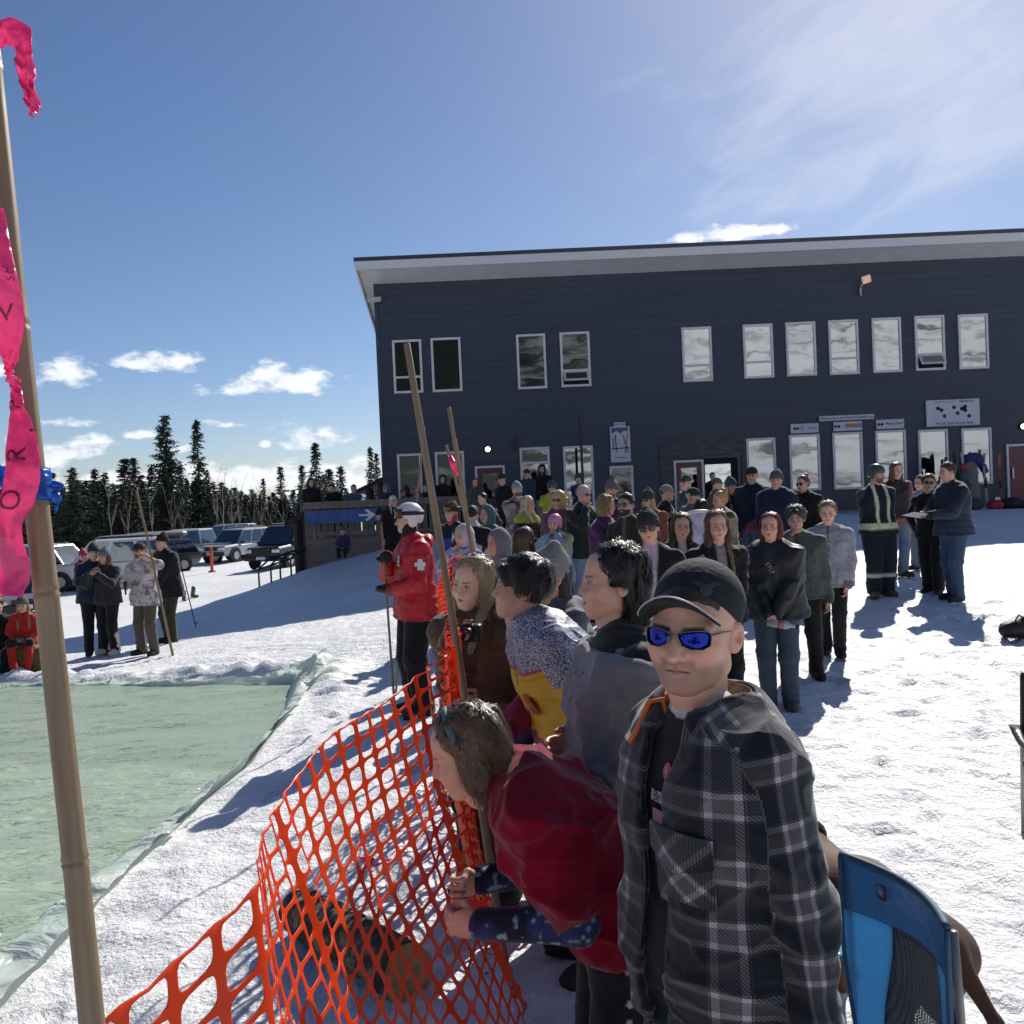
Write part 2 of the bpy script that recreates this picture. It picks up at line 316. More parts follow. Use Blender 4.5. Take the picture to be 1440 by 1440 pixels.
for sc_, st, dd in ((9, .65, .07), (38, .7, .026), (150, .5, .008)):
    n = nd(nt, 'ShaderNodeTexNoise'); n.inputs['Scale'].default_value = sc_; n.inputs['Detail'].default_value = 5; n.inputs['Roughness'].default_value = .6; L.new(tc.outputs['Object'], n.inputs['Vector'])
    bp = nd(nt, 'ShaderNodeBump'); bp.inputs['Strength'].default_value = st; bp.inputs['Distance'].default_value = dd; L.new(n.outputs[0], bp.inputs['Height'])
    if prev: L.new(prev, bp.inputs['Normal'])
    prev = bp.outputs[0]
L.new(prev, b.inputs['Normal']); SNOW = m
me = mesh_np('snow_ground', np.stack([X, Y, Zs], -1).reshape(-1, 3), Q); g = link('snow_ground', me, SNOW); setp(g, 'wide trampled snow field sloping down to the left', None, None, 'structure')

# ------------------------------------------------------------------ pool: liner and water
lx = np.arange(-16.4, -1.7, .05); ly = np.arange(2.6, 13.2, .05); LX, LY = np.meshgrid(lx, ly); ls = pool_sd(LX, LY)
LZ = gz(LX, LY)
wr = (np.abs(n2(LX+.3*n2(LX, LY, 1.5, 21), LY, 3.2, 22))*.05+.05*np.abs(n2(LX, LY, 1.3, 23)))
LZ = LZ+np.where(ls < -.15, .02+wr, .075+.05*np.abs(n2(LX, LY, 5, 24)))
# the far right corner of the sheet is bunched up, the near edge lies rolled
LZ += .20*np.exp(-(((LX+2.45)/.16)**2+((LY-11.2)/.55)**2))*(.5+.9*np.abs(n2(LX, LY, 7, 25)))
edge = np.where(LY < 6.6, .05, np.where(LX > -2.9, -.02, -.13))+.05*n2(LX, LY, 1.7, 26)+.28*np.exp(-(((LX+2.5)/.5)**2+((LY-4.2)/1.0)**2))+.30*np.exp(-(((LX+2.4)/.5)**2+((LY-11.4)/.7)**2))
keep = (ls < edge)
id2 = np.arange(LX.size).reshape(LX.shape); kq = keep[:-1, :-1] & keep[1:, :-1] & keep[:-1, 1:] & keep[1:, 1:]
Q2 = np.stack([id2[:-1, :-1], id2[:-1, 1:], id2[1:, 1:], id2[1:, :-1]], -1)[kq]
u, inv = np.unique(Q2, return_inverse=True); V2 = np.stack([LX, LY, LZ], -1).reshape(-1, 3)[u]
m, nt, b, L = newmat('plastic_sheet')
b.inputs['Base Color'].default_value = (.62, .74, .66, 1); b.inputs['Roughness'].default_value = .25; b.inputs['Specular IOR Level'].default_value = .6
tc = nd(nt, 'ShaderNodeTexCoord'); n = nd(nt, 'ShaderNodeTexNoise'); n.inputs['Scale'].default_value = 3.; n.inputs['Detail'].default_value = 6; n.inputs['Distortion'].default_value = 1.2; L.new(tc.outputs['Object'], n.inputs['Vector'])
cr = nd(nt, 'ShaderNodeValToRGB'); cr.color_ramp.elements[0].color = (.62, .74, .66, 1); cr.color_ramp.elements[0].position = .35; cr.color_ramp.elements[1].color = (.86, .90, .82, 1); cr.color_ramp.elements[1].position = .68; L.new(n.outputs[0], cr.inputs[0]); L.new(cr.outputs[0], b.inputs['Base Color'])  # sheet pattern, with its wrinkles, also stands in for caustic light
bp = nd(nt, 'ShaderNodeBump'); bp.inputs['Strength'].default_value = .9; bp.inputs['Distance'].default_value = .14
vo = nd(nt, 'ShaderNodeTexVoronoi', feature='SMOOTH_F1'); vo.inputs['Scale'].default_value = 2.6; vo.inputs['Smoothness'].default_value = .3
dn = nd(nt, 'ShaderNodeMixRGB', blend_type='ADD'); dn.inputs[0].default_value = .35; L.new(tc.outputs['Object'], dn.inputs[1]); L.new(n.outputs['Color'], dn.inputs[2]); L.new(dn.outputs[0], vo.inputs['Vector'])
L.new(vo.outputs[0], bp.inputs['Height']); L.new(bp.outputs[0], b.inputs['Normal'])
tl = nd(nt, 'ShaderNodeBsdfTranslucent'); tl.inputs[0].default_value = (.7, .8, .74, 1); mxs = nd(nt, 'ShaderNodeMixShader'); mxs.inputs[0].default_value = .3
L.new(b.outputs[0], mxs.inputs[1]); L.new(tl.outputs[0], mxs.inputs[2]); L.new(mxs.outputs[0], nt.nodes['Material Output'].inputs[0])
ln = link('pool_liner', mesh_np('pool_liner', V2, inv.reshape(-1, 4)), m); setp(ln, 'wrinkled pale green plastic sheet lining the snow pool', 'pool liner')
# water
m, nt, b, L = newmat('water')
nt.nodes.remove(b); tp = nd(nt, 'ShaderNodeBsdfTransparent'); tp.inputs[0].default_value = (.93, .985, .92, 1)
gl = nd(nt, 'ShaderNodeBsdfGlossy'); gl.inputs['Roughness'].default_value = .03; gl.inputs[0].default_value = (1, 1, 1, 1)
df = nd(nt, 'ShaderNodeBsdfDiffuse'); df.inputs[0].default_value = (.74, .90, .70, 1)
tc = nd(nt, 'ShaderNodeTexCoord'); mp = nd(nt, 'ShaderNodeMapping'); mp.inputs['Scale'].default_value = (1, 1.7, 1); mp.inputs['Rotation'].default_value = (0, 0, R(12)); L.new(tc.outputs['Object'], mp.inputs[0])
prev = None
for s_, st, dd in ((2.6, .9, .22), (9, .8, .06)):
    n = nd(nt, 'ShaderNodeTexNoise'); n.inputs['Scale'].default_value = s_; n.inputs['Detail'].default_value = 3; n.inputs['Distortion'].default_value = .8; L.new(mp.outputs[0], n.inputs['Vector'])
    bp = nd(nt, 'ShaderNodeBump'); bp.inputs['Strength'].default_value = st; bp.inputs['Distance'].default_value = dd; L.new(n.outputs[0], bp.inputs['Height'])
    if prev: L.new(prev, bp.inputs['Normal'])
    prev = bp.outputs[0]
L.new(prev, gl.inputs['Normal'])
fr_ = nd(nt, 'ShaderNodeFresnel'); fr_.inputs[0].default_value = 1.27; L.new(prev, fr_.inputs['Normal'])
m1 = nd(nt, 'ShaderNodeMixShader'); m1.inputs[0].default_value = .40; L.new(tp.outputs[0], m1.inputs[1]); L.new(df.outputs[0], m1.inputs[2])
m2 = nd(nt, 'ShaderNodeMixShader'); L.new(fr_.outputs[0], m2.inputs[0]); L.new(m1.outputs[0], m2.inputs[1]); L.new(gl.outputs[0], m2.inputs[2]); L.new(m2.outputs[0], nt.nodes['Material Output'].inputs[0])
wx = np.arange(-16.2, -1.9, .06); wy = np.arange(2.7, 12.9, .06); WX, WY = np.meshgrid(wx, wy); ws = pool_sd(WX, WY)
WZ = WATER_Z+.016*n2(WX, WY*1.6, 1.7, 31)+.006*n2(WX, WY*1.7, 4.5, 32)
id3 = np.arange(WX.size).reshape(WX.shape); kk = ws < .03; kq = kk[:-1, :-1] & kk[1:, :-1] & kk[:-1, 1:] & kk[1:, 1:]
Q3 = np.stack([id3[:-1, :-1], id3[:-1, 1:], id3[1:, 1:], id3[1:, :-1]], -1)[kq]; u, inv = np.unique(Q3, return_inverse=True)
wo = link('water', mesh_np('water', np.stack([WX, WY, WZ], -1).reshape(-1, 3)[u], inv.reshape(-1, 4)), m); setp(wo, 'rippled pale green water filling the snow pool', None, None, 'structure')

# ------------------------------------------------------------------ hills: blue ridge ahead, ski slope behind the camera (mirrored by the windows)
def ridge(name, xs, prof, y0, y1, mat_, label, base=-40):
    rows = []
    for t in np.linspace(0, 1, 14):
        rows.append([(x, y0+(y1-y0)*t, base+(h-base)*sst(0, 1, t)+(0 if t in (0,) else 6*math.sin(x*.011+t*9)*t*(1 if abs(h) > 20 else .1))) for x, h in zip(xs, prof)])
    o = MB().grid(rows).build(name, mat_, smooth=True); return setp(o, label, None, None, 'structure')
xs = np.linspace(-4200, 3000, 140)
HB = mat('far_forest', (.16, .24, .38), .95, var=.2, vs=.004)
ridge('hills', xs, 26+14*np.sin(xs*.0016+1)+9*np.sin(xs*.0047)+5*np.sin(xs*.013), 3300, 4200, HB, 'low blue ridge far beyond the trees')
m, nt, b, L = newmat('ski_slope'); b.inputs['Roughness'].default_value = .9
tc = nd(nt, 'ShaderNodeTexCoord'); mp = nd(nt, 'ShaderNodeMapping'); mp.inputs['Scale'].default_value = (.035, .10, .55); mp.inputs['Rotation'].default_value = (0, .22, .25); L.new(tc.outputs['Object'], mp.inputs[0])
n = nd(nt, 'ShaderNodeTexNoise'); n.inputs['Scale'].default_value = 1.6; n.inputs['Detail'].default_value = 8; n.inputs['Roughness'].default_value = .65; L.new(mp.outputs[0], n.inputs['Vector'])
sx = nd(nt, 'ShaderNodeSeparateXYZ'); L.new(tc.outputs['Object'], sx.inputs[0]); mr = nd(nt, 'ShaderNodeMapRange'); mr.inputs[1].default_value = -35; mr.inputs[2].default_value = 30; mr.inputs[3].default_value = .32; mr.inputs[4].default_value = 0; L.new(sx.outputs[0], mr.inputs[0])
ad = nd(nt, 'ShaderNodeMath', operation='ADD'); L.new(n.outputs[0], ad.inputs[0]); L.new(mr.outputs[0], ad.inputs[1])
cr = nd(nt, 'ShaderNodeValToRGB'); cr.color_ramp.elements[0].position = .53; cr.color_ramp.elements[0].color = (.66, .67, .69, 1); cr.color_ramp.elements[1].position = .60; cr.color_ramp.elements[1].color = (.035, .04, .035, 1)
L.new(ad.outputs[0], cr.inputs[0]); L.new(cr.outputs[0], b.inputs['Base Color'])
xs = np.linspace(-420, 420, 90)
ridge('hill_slope', xs, 150+25*np.sin(xs*.012)+12*np.sin(xs*.05), -48, -420, m, 'snowy ski slope with dark tree patches behind the viewer', base=-1)
# ------------------------------------------------------------------ lodge
BY = 30.0
def FW(px, py, Y=BY): p = P(px, py, Y); return p[0], p[2]
wl = FW(533, 560)[0]; wt = FW(527, 390)[1]; wr_ = 21.5; zb = .55; WD = 13.0
m, nt, b, L = newmat('navy_siding'); b.inputs['Roughness'].default_value = .5; b.inputs['Specular IOR Level'].default_value = .3
tc = nd(nt, 'ShaderNodeTexCoord'); n = nd(nt, 'ShaderNodeTexNoise'); n.inputs['Scale'].default_value = 1.2; n.inputs['Detail'].default_value = 6; mp = nd(nt, 'ShaderNodeMapping'); mp.inputs['Scale'].default_value = (.25, 1, 4); L.new(tc.outputs['Object'], mp.inputs[0]); L.new(mp.outputs[0], n.inputs['Vector'])
cr = nd(nt, 'ShaderNodeValToRGB'); cr.color_ramp.elements[0].position = .3; cr.color_ramp.elements[0].color = (.042, .052, .080, 1); cr.color_ramp.elements[1].position = .7; cr.color_ramp.elements[1].color = (.054, .066, .099, 1); L.new(n.outputs[0], cr.inputs[0]); L.new(cr.outputs[0], b.inputs['Base Color'])
NAVY = m
lodge = thing('lodge', (wl, BY, zb), 'two storey navy blue lodge with slanted pale roof edge behind the crowd', 'building')
lodge.location = (0, 0, 0)
def roofz(y): return wt-.33*(y-BY)
mb = MB(); bx = []
# lap siding: boards as thin steps on the front face
F_ = []
zz = np.arange(zb, wt+.001, .205)
pts = []
for k, z in enumerate(zz):
    z1 = min(z+.205, wt); pts += [(BY-.014, z), (BY, z1)]
A = [[(wl, y, z) for y, z in pts], [(wr_, y, z) for y, z in pts]]
mb.grid(A)
mb.add([(wl, BY, zb), (wl, BY, wt), (wl, BY+WD, roofz(BY+WD)), (wl, BY+WD, zb), (wr_, BY, zb), (wr_, BY, wt), (wr_, BY+WD, roofz(BY+WD)), (wr_, BY+WD, zb)], [(0, 1, 2, 3), (4, 7, 6, 5), (3, 2, 6, 7), (1, 5, 6, 2)])
mb.b2((wl-.012, BY-.03, zb), (wl+.1, BY+.1, wt-.01))
mb.build('wall', NAVY, lodge)
# roof: slab, fascia, soffit
c = P(497, 362, BY-1.0); xl = c[0]; zt = c[2]
mb = MB(); xr = wr_+1; ys, ye = BY-1.0, BY+WD+.6; sl_ = .33
def zr(y): return zt-sl_*(y-ys)
mb.add([(xl, ys, zr(ys)), (xr, ys, zr(ys)), (xr, ye, zr(ye)), (xl, ye, zr(ye))]+[(xl, ys, zr(ys)-.12), (xr, ys, zr(ys)-.12), (xr, ye, zr(ye)-.12), (xl, ye, zr(ye)-.12)],
       [(0, 1, 2, 3), (4, 7, 6, 5), (0, 4, 5, 1), (1, 5, 6, 2), (2, 6, 7, 3), (3, 7, 4, 0)])
roof = mb.build('roof', mat('roof_metal', (.05, .055, .07), .4, .3), lodge)
mb = MB(); z0 = zr(ys)-.125
mb.b2((xl+.02, ys+.01, z0-.26), (xr, ys+.07, z0))
mb.add([(xl+.02, ys+.07, z0), (xl+.02, ye, zr(ye)-.125), (xl+.02, ye, zr(ye)-.385), (xl+.02, ys+.07, z0-.26), (xl+.07, ys+.07, z0), (xl+.07, ye, zr(ye)-.125), (xl+.07, ye, zr(ye)-.385), (xl+.07, ys+.07, z0-.26)],
       [(0, 1, 2, 3), (4, 7, 6, 5), (0, 4, 5, 1), (1, 5, 6, 2), (2, 6, 7, 3), (3, 7, 4, 0)])
mb.build('fascia', WHITE, lodge)
mb = MB()
def sof(x0, x1, y0, y1, zo=-.30):
    mb.add([(x0, y0, zr(y0)+zo), (x1, y0, zr(y0)+zo), (x1, y1, zr(y1)+zo), (x0, y1, zr(y1)+zo)], [(0, 1, 2, 3)])
sof(xl+.07, xr, ys+.07, BY-.005)
sof(xl+.07, wl-.005, BY-.005, BY+3.2)
mb.build('soffit', mat('soffit', (.55, .55, .57), .7, stretch=(1, 8, 1), vs=2), lodge)
# windows
def glass(name, colr, tint=(1, 1, 1)):
    m, nt, b, L = newmat(name); b.inputs['Base Color'].default_value = (*colr, 1); b.inputs['Metallic'].default_value = 1; b.inputs['Roughness'].default_value = .03
    tc = nd(nt, 'ShaderNodeTexCoord'); n = nd(nt, 'ShaderNodeTexNoise'); n.inputs['Scale'].default_value = 1.1; L.new(tc.outputs['Object'], n.inputs['Vector'])
    bp = nd(nt, 'ShaderNodeBump'); bp.inputs['Strength'].default_value = .25; bp.inputs['Distance'].default_value = .012; L.new(n.outputs[0], bp.inputs['Height']); L.new(bp.outputs[0], b.inputs['Normal']); return m
PANE = glass('coated_glass', (.36, .37, .38)); DARKVIEW = glass('dark_view_glass', (.10, .11, .115))  # second is a darker copy: dark mirrored trees and rooms put into its colour
def frame(px0, py0, px1, py1, name='window', split=0, open_=False, pane=PANE, fm=WHITE, fw=.075, parent=None, zbot=None):
    cx_, cy_ = (px0+px1)/2, (py0+py1)/2
    x0 = FW(px0, cy_)[0]; x1 = FW(px1, cy_)[0]; z1 = FW(cx_, py0)[1]; z0 = FW(cx_, py1)[1] if zbot is None else zbot
    y0 = BY-.065
    mb = MB()
    for lo, hi in (((x0, z0), (x0+fw, z1)), ((x1-fw, z0), (x1, z1)), ((x0+fw, z1-fw), (x1-fw, z1)), ((x0+fw, z0), (x1-fw, z0+fw))):
        mb.b2((lo[0], y0, lo[1]), (hi[0], BY+.02, hi[1]))
    zs = z0+(z1-z0)*split
    if split: mb.b2((x0+fw, y0+.004, zs-.035), (x1-fw, BY+.02, zs+.035))
    wo_ = mb.build(name, fm, lodge, bevel=.006)
    if open_:
        gp = MB(); gp.b2((x0+fw, BY-.03, zs+.035), (x1-fw, BY-.022, z1-fw)); gp.build('pane', pane, wo_)
        dk = MB(); dk.b2((x0+fw, BY-.02, z0+fw), (x1-fw, BY-.016, zs-.035)); dk.build('opening_shade_panel', mat('painted_room_shade', (.01, .01, .012), .9), wo_)  # dark sheet painted for the room's shade; the wall is not cut
        M = rot('X', -38); hh = zs-z0-fw-.06; ww = x1-x0-2*fw-.02; c0 = np.array([(x0+x1)/2, BY-.06, zs-.035])
        sb = MB(); off = lambda dx, dz: c0+M@np.array([dx, 0, dz])
        for dx, dz, sx_, sz_ in ((0, -.03, ww, .06), (0, -hh+.03, ww, .06), (-ww/2+.03, -hh/2, .06, hh-.12), (ww/2-.03, -hh/2, .06, hh-.12)): sb.box(off(dx, dz), (sx_, .04, sz_), M)
        s_ = sb.build('sash', fm, wo_); MB().box(off(0, -hh/2), (ww-.12, .01, hh-.12), M).build('pane', pane, s_)
    else:
        gp = MB(); gp.b2((x0+fw, BY-.03, z0+fw if not split else zs+.035), (x1-fw, BY-.022, z1-fw)); gp.build('pane', pane, wo_)
        if split:
            gp = MB(); gp.b2((x0+fw, BY-.03, z0+fw), (x1-fw, BY-.022, zs-.035)); gp.build('pane', pane, wo_)
    return wo_, x0, x1, z0, z1
for r_ in ((553, 478, 594, 553, .3, 0, 1), (607, 475, 649, 551, 0, 0, 1), (727, 470, 768, 547, 0, 0, 1), (788, 467, 830, 544, .3, 1, 1), (959, 460, 1001, 537, .3, 0, 0), (1045, 456, 1087, 532, .3, 0, 0), (1105, 453, 1147, 529, 0, 0, 0), (1165, 450, 1207, 527, .3, 0, 0), (1226, 447, 1267, 524, 0, 0, 0), (1286, 444, 1328, 521, .3, 1, 0), (1347, 442, 1389, 519, 0, 0, 0)):
    frame(*r_[:4], split=r_[4], open_=bool(r_[5]), pane=DARKVIEW if r_[6] else PANE)
for r_ in ((560, 638, 594, 716), (613, 635, 654, 714), (732, 629, 774, 706), (793, 627, 835, 715), (858, 655, 891, 715), (1050, 616, 1091, 692), (1110, 611, 1153, 690), (1171, 608, 1213, 688), (1231, 605, 1274, 686), (1291, 604, 1333, 684), (1352, 602, 1394, 681)):
    frame(*r_, split=.72 if r_[0] == 732 else 0, pane=DARKVIEW if r_[0] in (858,) else PANE)
MAROON = mat('maroon_door', (.13, .025, .035), .45, var=.08)
def door(px0, py0, px1, py1, glassy=True):
    cx_, cy_ = (px0+px1)/2, (py0+py1)/2; x0 = FW(px0, cy_)[0]; x1 = FW(px1, cy_)[0]; z1 = FW(cx_, py0)[1]; z0 = .9
    mb = MB(); fw = .07
    for lo, hi in (((x0, z0), (x0+fw, z1)), ((x1-fw, z0), (x1, z1)), ((x0+fw, z1-fw), (x1-fw, z1))): mb.b2((lo[0], BY-.07, lo[1]), (hi[0], BY+.02, hi[1]))
    fr_ = mb.build('door_frame', WHITE, lodge)
    d = MB().b2((x0+fw, BY-.045, z0), (x1-fw, BY-.02, z1-fw)).build('door', MAROON, lodge)
    MB().b2((x0+.16, BY-.10, z0+.85), (x0+.20, BY-.046, z0+1.2)).build('handle', GREYM, d)
    if glassy: MB().b2((x0+fw+.16, BY-.052, z0+.95), (x1-fw-.16, BY-.046, z1-fw-.18)).build('pane', PANE, d)
    return d
door(669, 655, 711, 718); door(1415, 624, 1463, 712, False)
door(948, 647, 990, 716)
# open entry beside it: dark panel painted for the shade inside, and a bright far window
x0 = FW(990, 690)[0]; x1 = FW(1038, 690)[0]; z1 = FW(1010, 644)[1]
e = MB().b2((x0, BY-.028, .9), (x1, BY-.018, z1)).build('entrance_shade_panel', mat('painted_room_shade', (.01, .01, .012), .9), lodge)
MB().b2((FW(991, 660)[0], BY-.04, FW(1000, 690)[1]), (FW(1027, 660)[0], BY-.03, FW(1000, 653)[1])).build('inner_pane', glass('hall_glass', (.6, .62, .62)), e)
MB().b2((x0, BY-.07, z1), (x1+.07, BY+.01, z1+.07)).b2((x1, BY-.07, .9), (x1+.07, BY+.01, z1)).build('door_frame', mat('dark_frame', (.06, .065, .08), .5), lodge)
# stone cladding round the entrance
m, nt, b, L = newmat('stone_cladding'); tc = nd(nt, 'ShaderNodeTexCoord'); mp = nd(nt, 'ShaderNodeMapping'); mp.inputs['Rotation'].default_value = (R(90), 0, 0); L.new(tc.outputs['Object'], mp.inputs[0])
br = nd(nt, 'ShaderNodeTexBrick'); br.inputs['Scale'].default_value = 3.2; br.inputs['Color1'].default_value = (.10, .10, .11, 1); br.inputs['Color2'].default_value = (.06, .055, .06, 1); br.inputs['Mortar'].default_value = (.035, .035, .04, 1); br.inputs['Mortar Size'].default_value = .012; br.inputs['Brick Width'].default_value = .9; br.inputs['Row Height'].default_value = .28; br.inputs['Bias'].default_value = -.2
L.new(mp.outputs[0], br.inputs['Vector']); L.new(br.outputs[0], b.inputs['Base Color']); b.inputs['Roughness'].default_value = .9
bp = nd(nt, 'ShaderNodeBump'); bp.inputs['Distance'].default_value = .03; L.new(br.outputs[0], bp.inputs['Height']); L.new(bp.outputs[0], b.inputs['Normal'])
sx0 = FW(928, 660)[0]; sx1 = FW(948, 660)[0]; sx2 = FW(1040, 660)[0]+.07; sx3 = FW(1050, 660)[0]; st = FW(990, 619)[1]
MB().b2((sx0, BY-.05, zb), (sx1, BY+.01, st)).b2((sx1, BY-.05, z1+.07), (sx2, BY+.01, st)).b2((sx2, BY-.05, zb), (sx3, BY+.01, st)).build('stone_cladding', m, lodge)
# concrete footing + step at the right
MB().b2((FW(1050, 700)[0], BY-.9, .55), (wr_, BY-.02, .97)).build('footing', mat('concrete', (.22, .23, .25), .9, bump=.3), lodge)
MB().b2((FW(1398, 700)[0], BY-.06, FW(1400, 702)[1]-.02), (FW(1409, 700)[0]+.0, BY-.02, FW(1400, 700)[1]+.02)).build('conduit', GREYM, lodge)

# signs on the wall
def sign(name, px0, py0, px1, py1, label, texts=(), y=BY-.055, extra=None):
    cx_, cy_ = (px0+px1)/2, (py0+py1)/2; x0 = FW(px0, cy_)[0]; x1 = FW(px1, cy_)[0]; za = FW(cx_, py1)[1]; zc = FW(cx_, py0)[1]
    t = thing(name, ((x0+x1)/2, y, (za+zc)/2), label, 'sign', 'signs on the lodge wall'); W, H = x1-x0, zc-za
    MB().box((0, 0, 0), (W, .05, H)).build('board', mat('sign_white', (.50, .53, .62), .5, var=.04), t, bevel=.005)
    M = rot('X', 90)
    for txt, u, v, s, c_ in texts:
        V, F = text_mesh(txt, s*H, .003); V = V@M.T; fit = .96*W
        V = V+np.array([u*W/2, -.029, v*H/2]); MB().add(V, F).build('lettering', c_, t)
    if extra: extra(t, W, H)
    return t
def diamonds(u):
    def f(t, W, H):
        for k in (0, .30):
            s = .2*H; MB().prism([(u*W/2+k*H*1.15-s, -.027, 0), (u*W/2+k*H*1.15, -.027, -s), (u*W/2+k*H*1.15+s, -.027, 0), (u*W/2+k*H*1.15, -.027, s)], (0, -.004, 0)).build('emblem', INK, t)
    return f
DKT = mat('sign_grey_ink', (.08, .09, .12), .6, var=0)
OR = mat('orange_band', (.42, .20, .03), .6, var=.05)
def ex1(t, W, H):
    diamonds(-.72)(t, W, H); MB().tube([(-.1*W+.1*H*math.cos(a)*1.6, -.03, .3*H*math.sin(a)) for a in np.linspace(0, 6.2, 12)], .008, 5).build('emblem', DKT, t)
sign('sponsor_sign', 1111, 596, 1150, 609, 'small white sign with two diamonds and a round emblem, leftmost of three', [('DEASE', .55, 0, .34, DKT)], extra=ex1)
def ex2(t, W, H):
    diamonds(-.86)(t, W, H); MB().box((.12*W, -.028, .05*H), (.42*W, .006, .4*H)).build('colour_band', OR, t); MB().box((.41*W, -.028, .05*H), (.13*W, .006, .4*H)).build('colour_band', DKT, t)
sign('sponsor_sign', 1171, 593, 1211, 606, 'small white sign with an orange band, below the long strip sign', [('INC', .82, .05, .3, mat('sign_white', None))], extra=ex2)
sign('sponsor_sign', 1231, 590, 1270, 603, 'small white sign with two diamonds and dark underlined lettering, right of the orange banded one', [('Mount Pearl', .28, .12, .38, INK), ('________', .28, -.0, .34, INK)], extra=diamonds(-.82))
sign('strip_sign', 1151, 584, 1229, 591, 'long narrow white strip sign above the three small sponsor signs', [('\u2022\u2022 Welcome to the Main Mountain Lodge', 0, 0, .72, INK)])
def ex5(t, W, H):
    for u, v in ((-.56, .36), (-.43, .22), (-.32, -.24), (.04, .40), (.17, -.06), (.33, .26), (.46, .42), (.40, .30), (.46, .14), (.60, -.30)):
        MB().disc((u*W/2, -.028, v*H/2), .075*H, .005, 1, 14).build('dot', INK, t)
    for a, b_ in (((-.56, .36), (-.43, .22)), ((.33, .26), (.46, .42)), ((.33, .26), (.46, .14))):
        a, b_ = np.array([a[0]*W/2, -.028, a[1]*H/2]), np.array([b_[0]*W/2, -.028, b_[1]*H/2]); MB().tube([a, b_], .03*H, 4).build('bar', INK, t)
sign('dotted_sign', 1301, 562, 1376, 599, 'large white sign with black dots and two lines of lettering', [('C E R T I F A C T', -.3, .82, .115, DKT), ('MINERALS', .52, .82, .125, INK), ('Work Safe Home Safe', .05, -.8, .16, DKT)], extra=ex5)
# ski trail poster: white hill, blue sky, ski marks
def ex6(t, W, H):
    yb = -.028
    MB().prism([(-.42*W, yb, .47*H), (.42*W, yb, .47*H), (.40*W, yb, .36*H), (.2*W, yb, .38*H), (.02*W, yb, .3*H), (-.15*W, yb, .38*H), (-.42*W, yb, .3*H)], (0, -.003, 0)).build('printed_sky', mat('poster_blue', (.05, .07, .25), .5), t)
    for p0, p1, c_, r_ in (((-.38, .22), (-.34, -.12), INK, .012), ((-.24, .27), (-.2, -.22), INK, .016), ((.12, .28), (.40, -.24), mat('poster_blue', None), .014), ((.38, .3), (.22, -.26), mat('poster_red', (.3, .02, .03), .5), .016), ((-.45, -.12), (.46, -.10), INK, .016)):
        MB().tube([(p0[0]*W, yb-.004, p0[1]*H), (p1[0]*W, yb-.004, p1[1]*H)], r_, 5).build('printed_ski', c_, t)
    MB().box((0, yb, -.37*H), (.6*W, .004, .025*H)).build('colour_band', mat('poster_blue', None), t)
sign('trail_poster', 858, 600, 886, 650, 'tall white poster with crossed skis and a blue sky on the navy wall', extra=ex6)
sign('name_plate', 863, 594, 879, 600, 'tiny white plate reading SKI HILL, directly on top of the tall poster', [('SKI HILL', 0, 0, .7, DKT)])
# lamps
LAMP = mat('lamp_lit', (1, .86, .6), .4, var=0, emit=6); LAMPW = mat('lamp_warm', (.75, .48, .36), .4, var=0, emit=.3)
def wall_lamp(px, py, label):
    x, z = FW(px, py); t = thing('wall_lamp', (x, BY-.03, z), label, 'lamp', 'round lit lamps on the lodge wall')
    MB().disc((0, -.03, 0), .11, .06, 1, 14).build('base', BLACK, t); MB().disc((0, -.075, 0), .08, .03, 1, 14).build('bulb', LAMP, t)
wall_lamp(686, 632, 'small round lit wall lamp above the left maroon door'); wall_lamp(1437, 600, 'small round lit wall lamp above the maroon door at the right edge')
x, z = FW(1208, 405); t = thing('floodlight', (x, BY-.02, z), 'pinkish floodlight on a bracket high on the navy wall', 'lamp')
MB().box((0, -.12, .02), (.05, .2, .05)).box((0, -.1, -.12), (.04, .04, .3)).build('bracket', GREYM, t); MB().box((.12, -.3, .2), (.27, .10, .24), rot('X', 30)@rot('Y', -18)).build('lamp_head', LAMPW, t, bevel=.02)
x, z = FW(529, 425); t = thing('floodlight', (x, BY-.05, z), 'grey floodlight at the upper left corner of the navy wall', 'lamp')
MB().box((-.06, -.1, 0), (.1, .2, .06)).build('bracket', GREYM, t); MB().box((0, -.3, .02), (.42, .3, .16), rot('X', 15)).build('lamp_head', mat('grey_housing', (.4, .41, .44), .5), t, bevel=.03)
x, z = FW(817, 700); o = MB().tube([(x, BY-1.2, gz(x, BY-1.2)-.1), (x-.02, BY-1.2, FW(815, 590)[1])], .04, 8).build('lamp_post', BLACK); setp(o, 'thin black pole standing before the tall lower window', 'pole')
x, z = FW(725, 626); o = MB().box((x, BY-.06, z), (.10, .06, .32)).box((x, BY-.05, z+.2), (.06, .05, .1)).build('wall_bracket', BLACK, bevel=.01); setp(o, 'small black bracket on the navy wall right of the lit lamp', 'bracket')

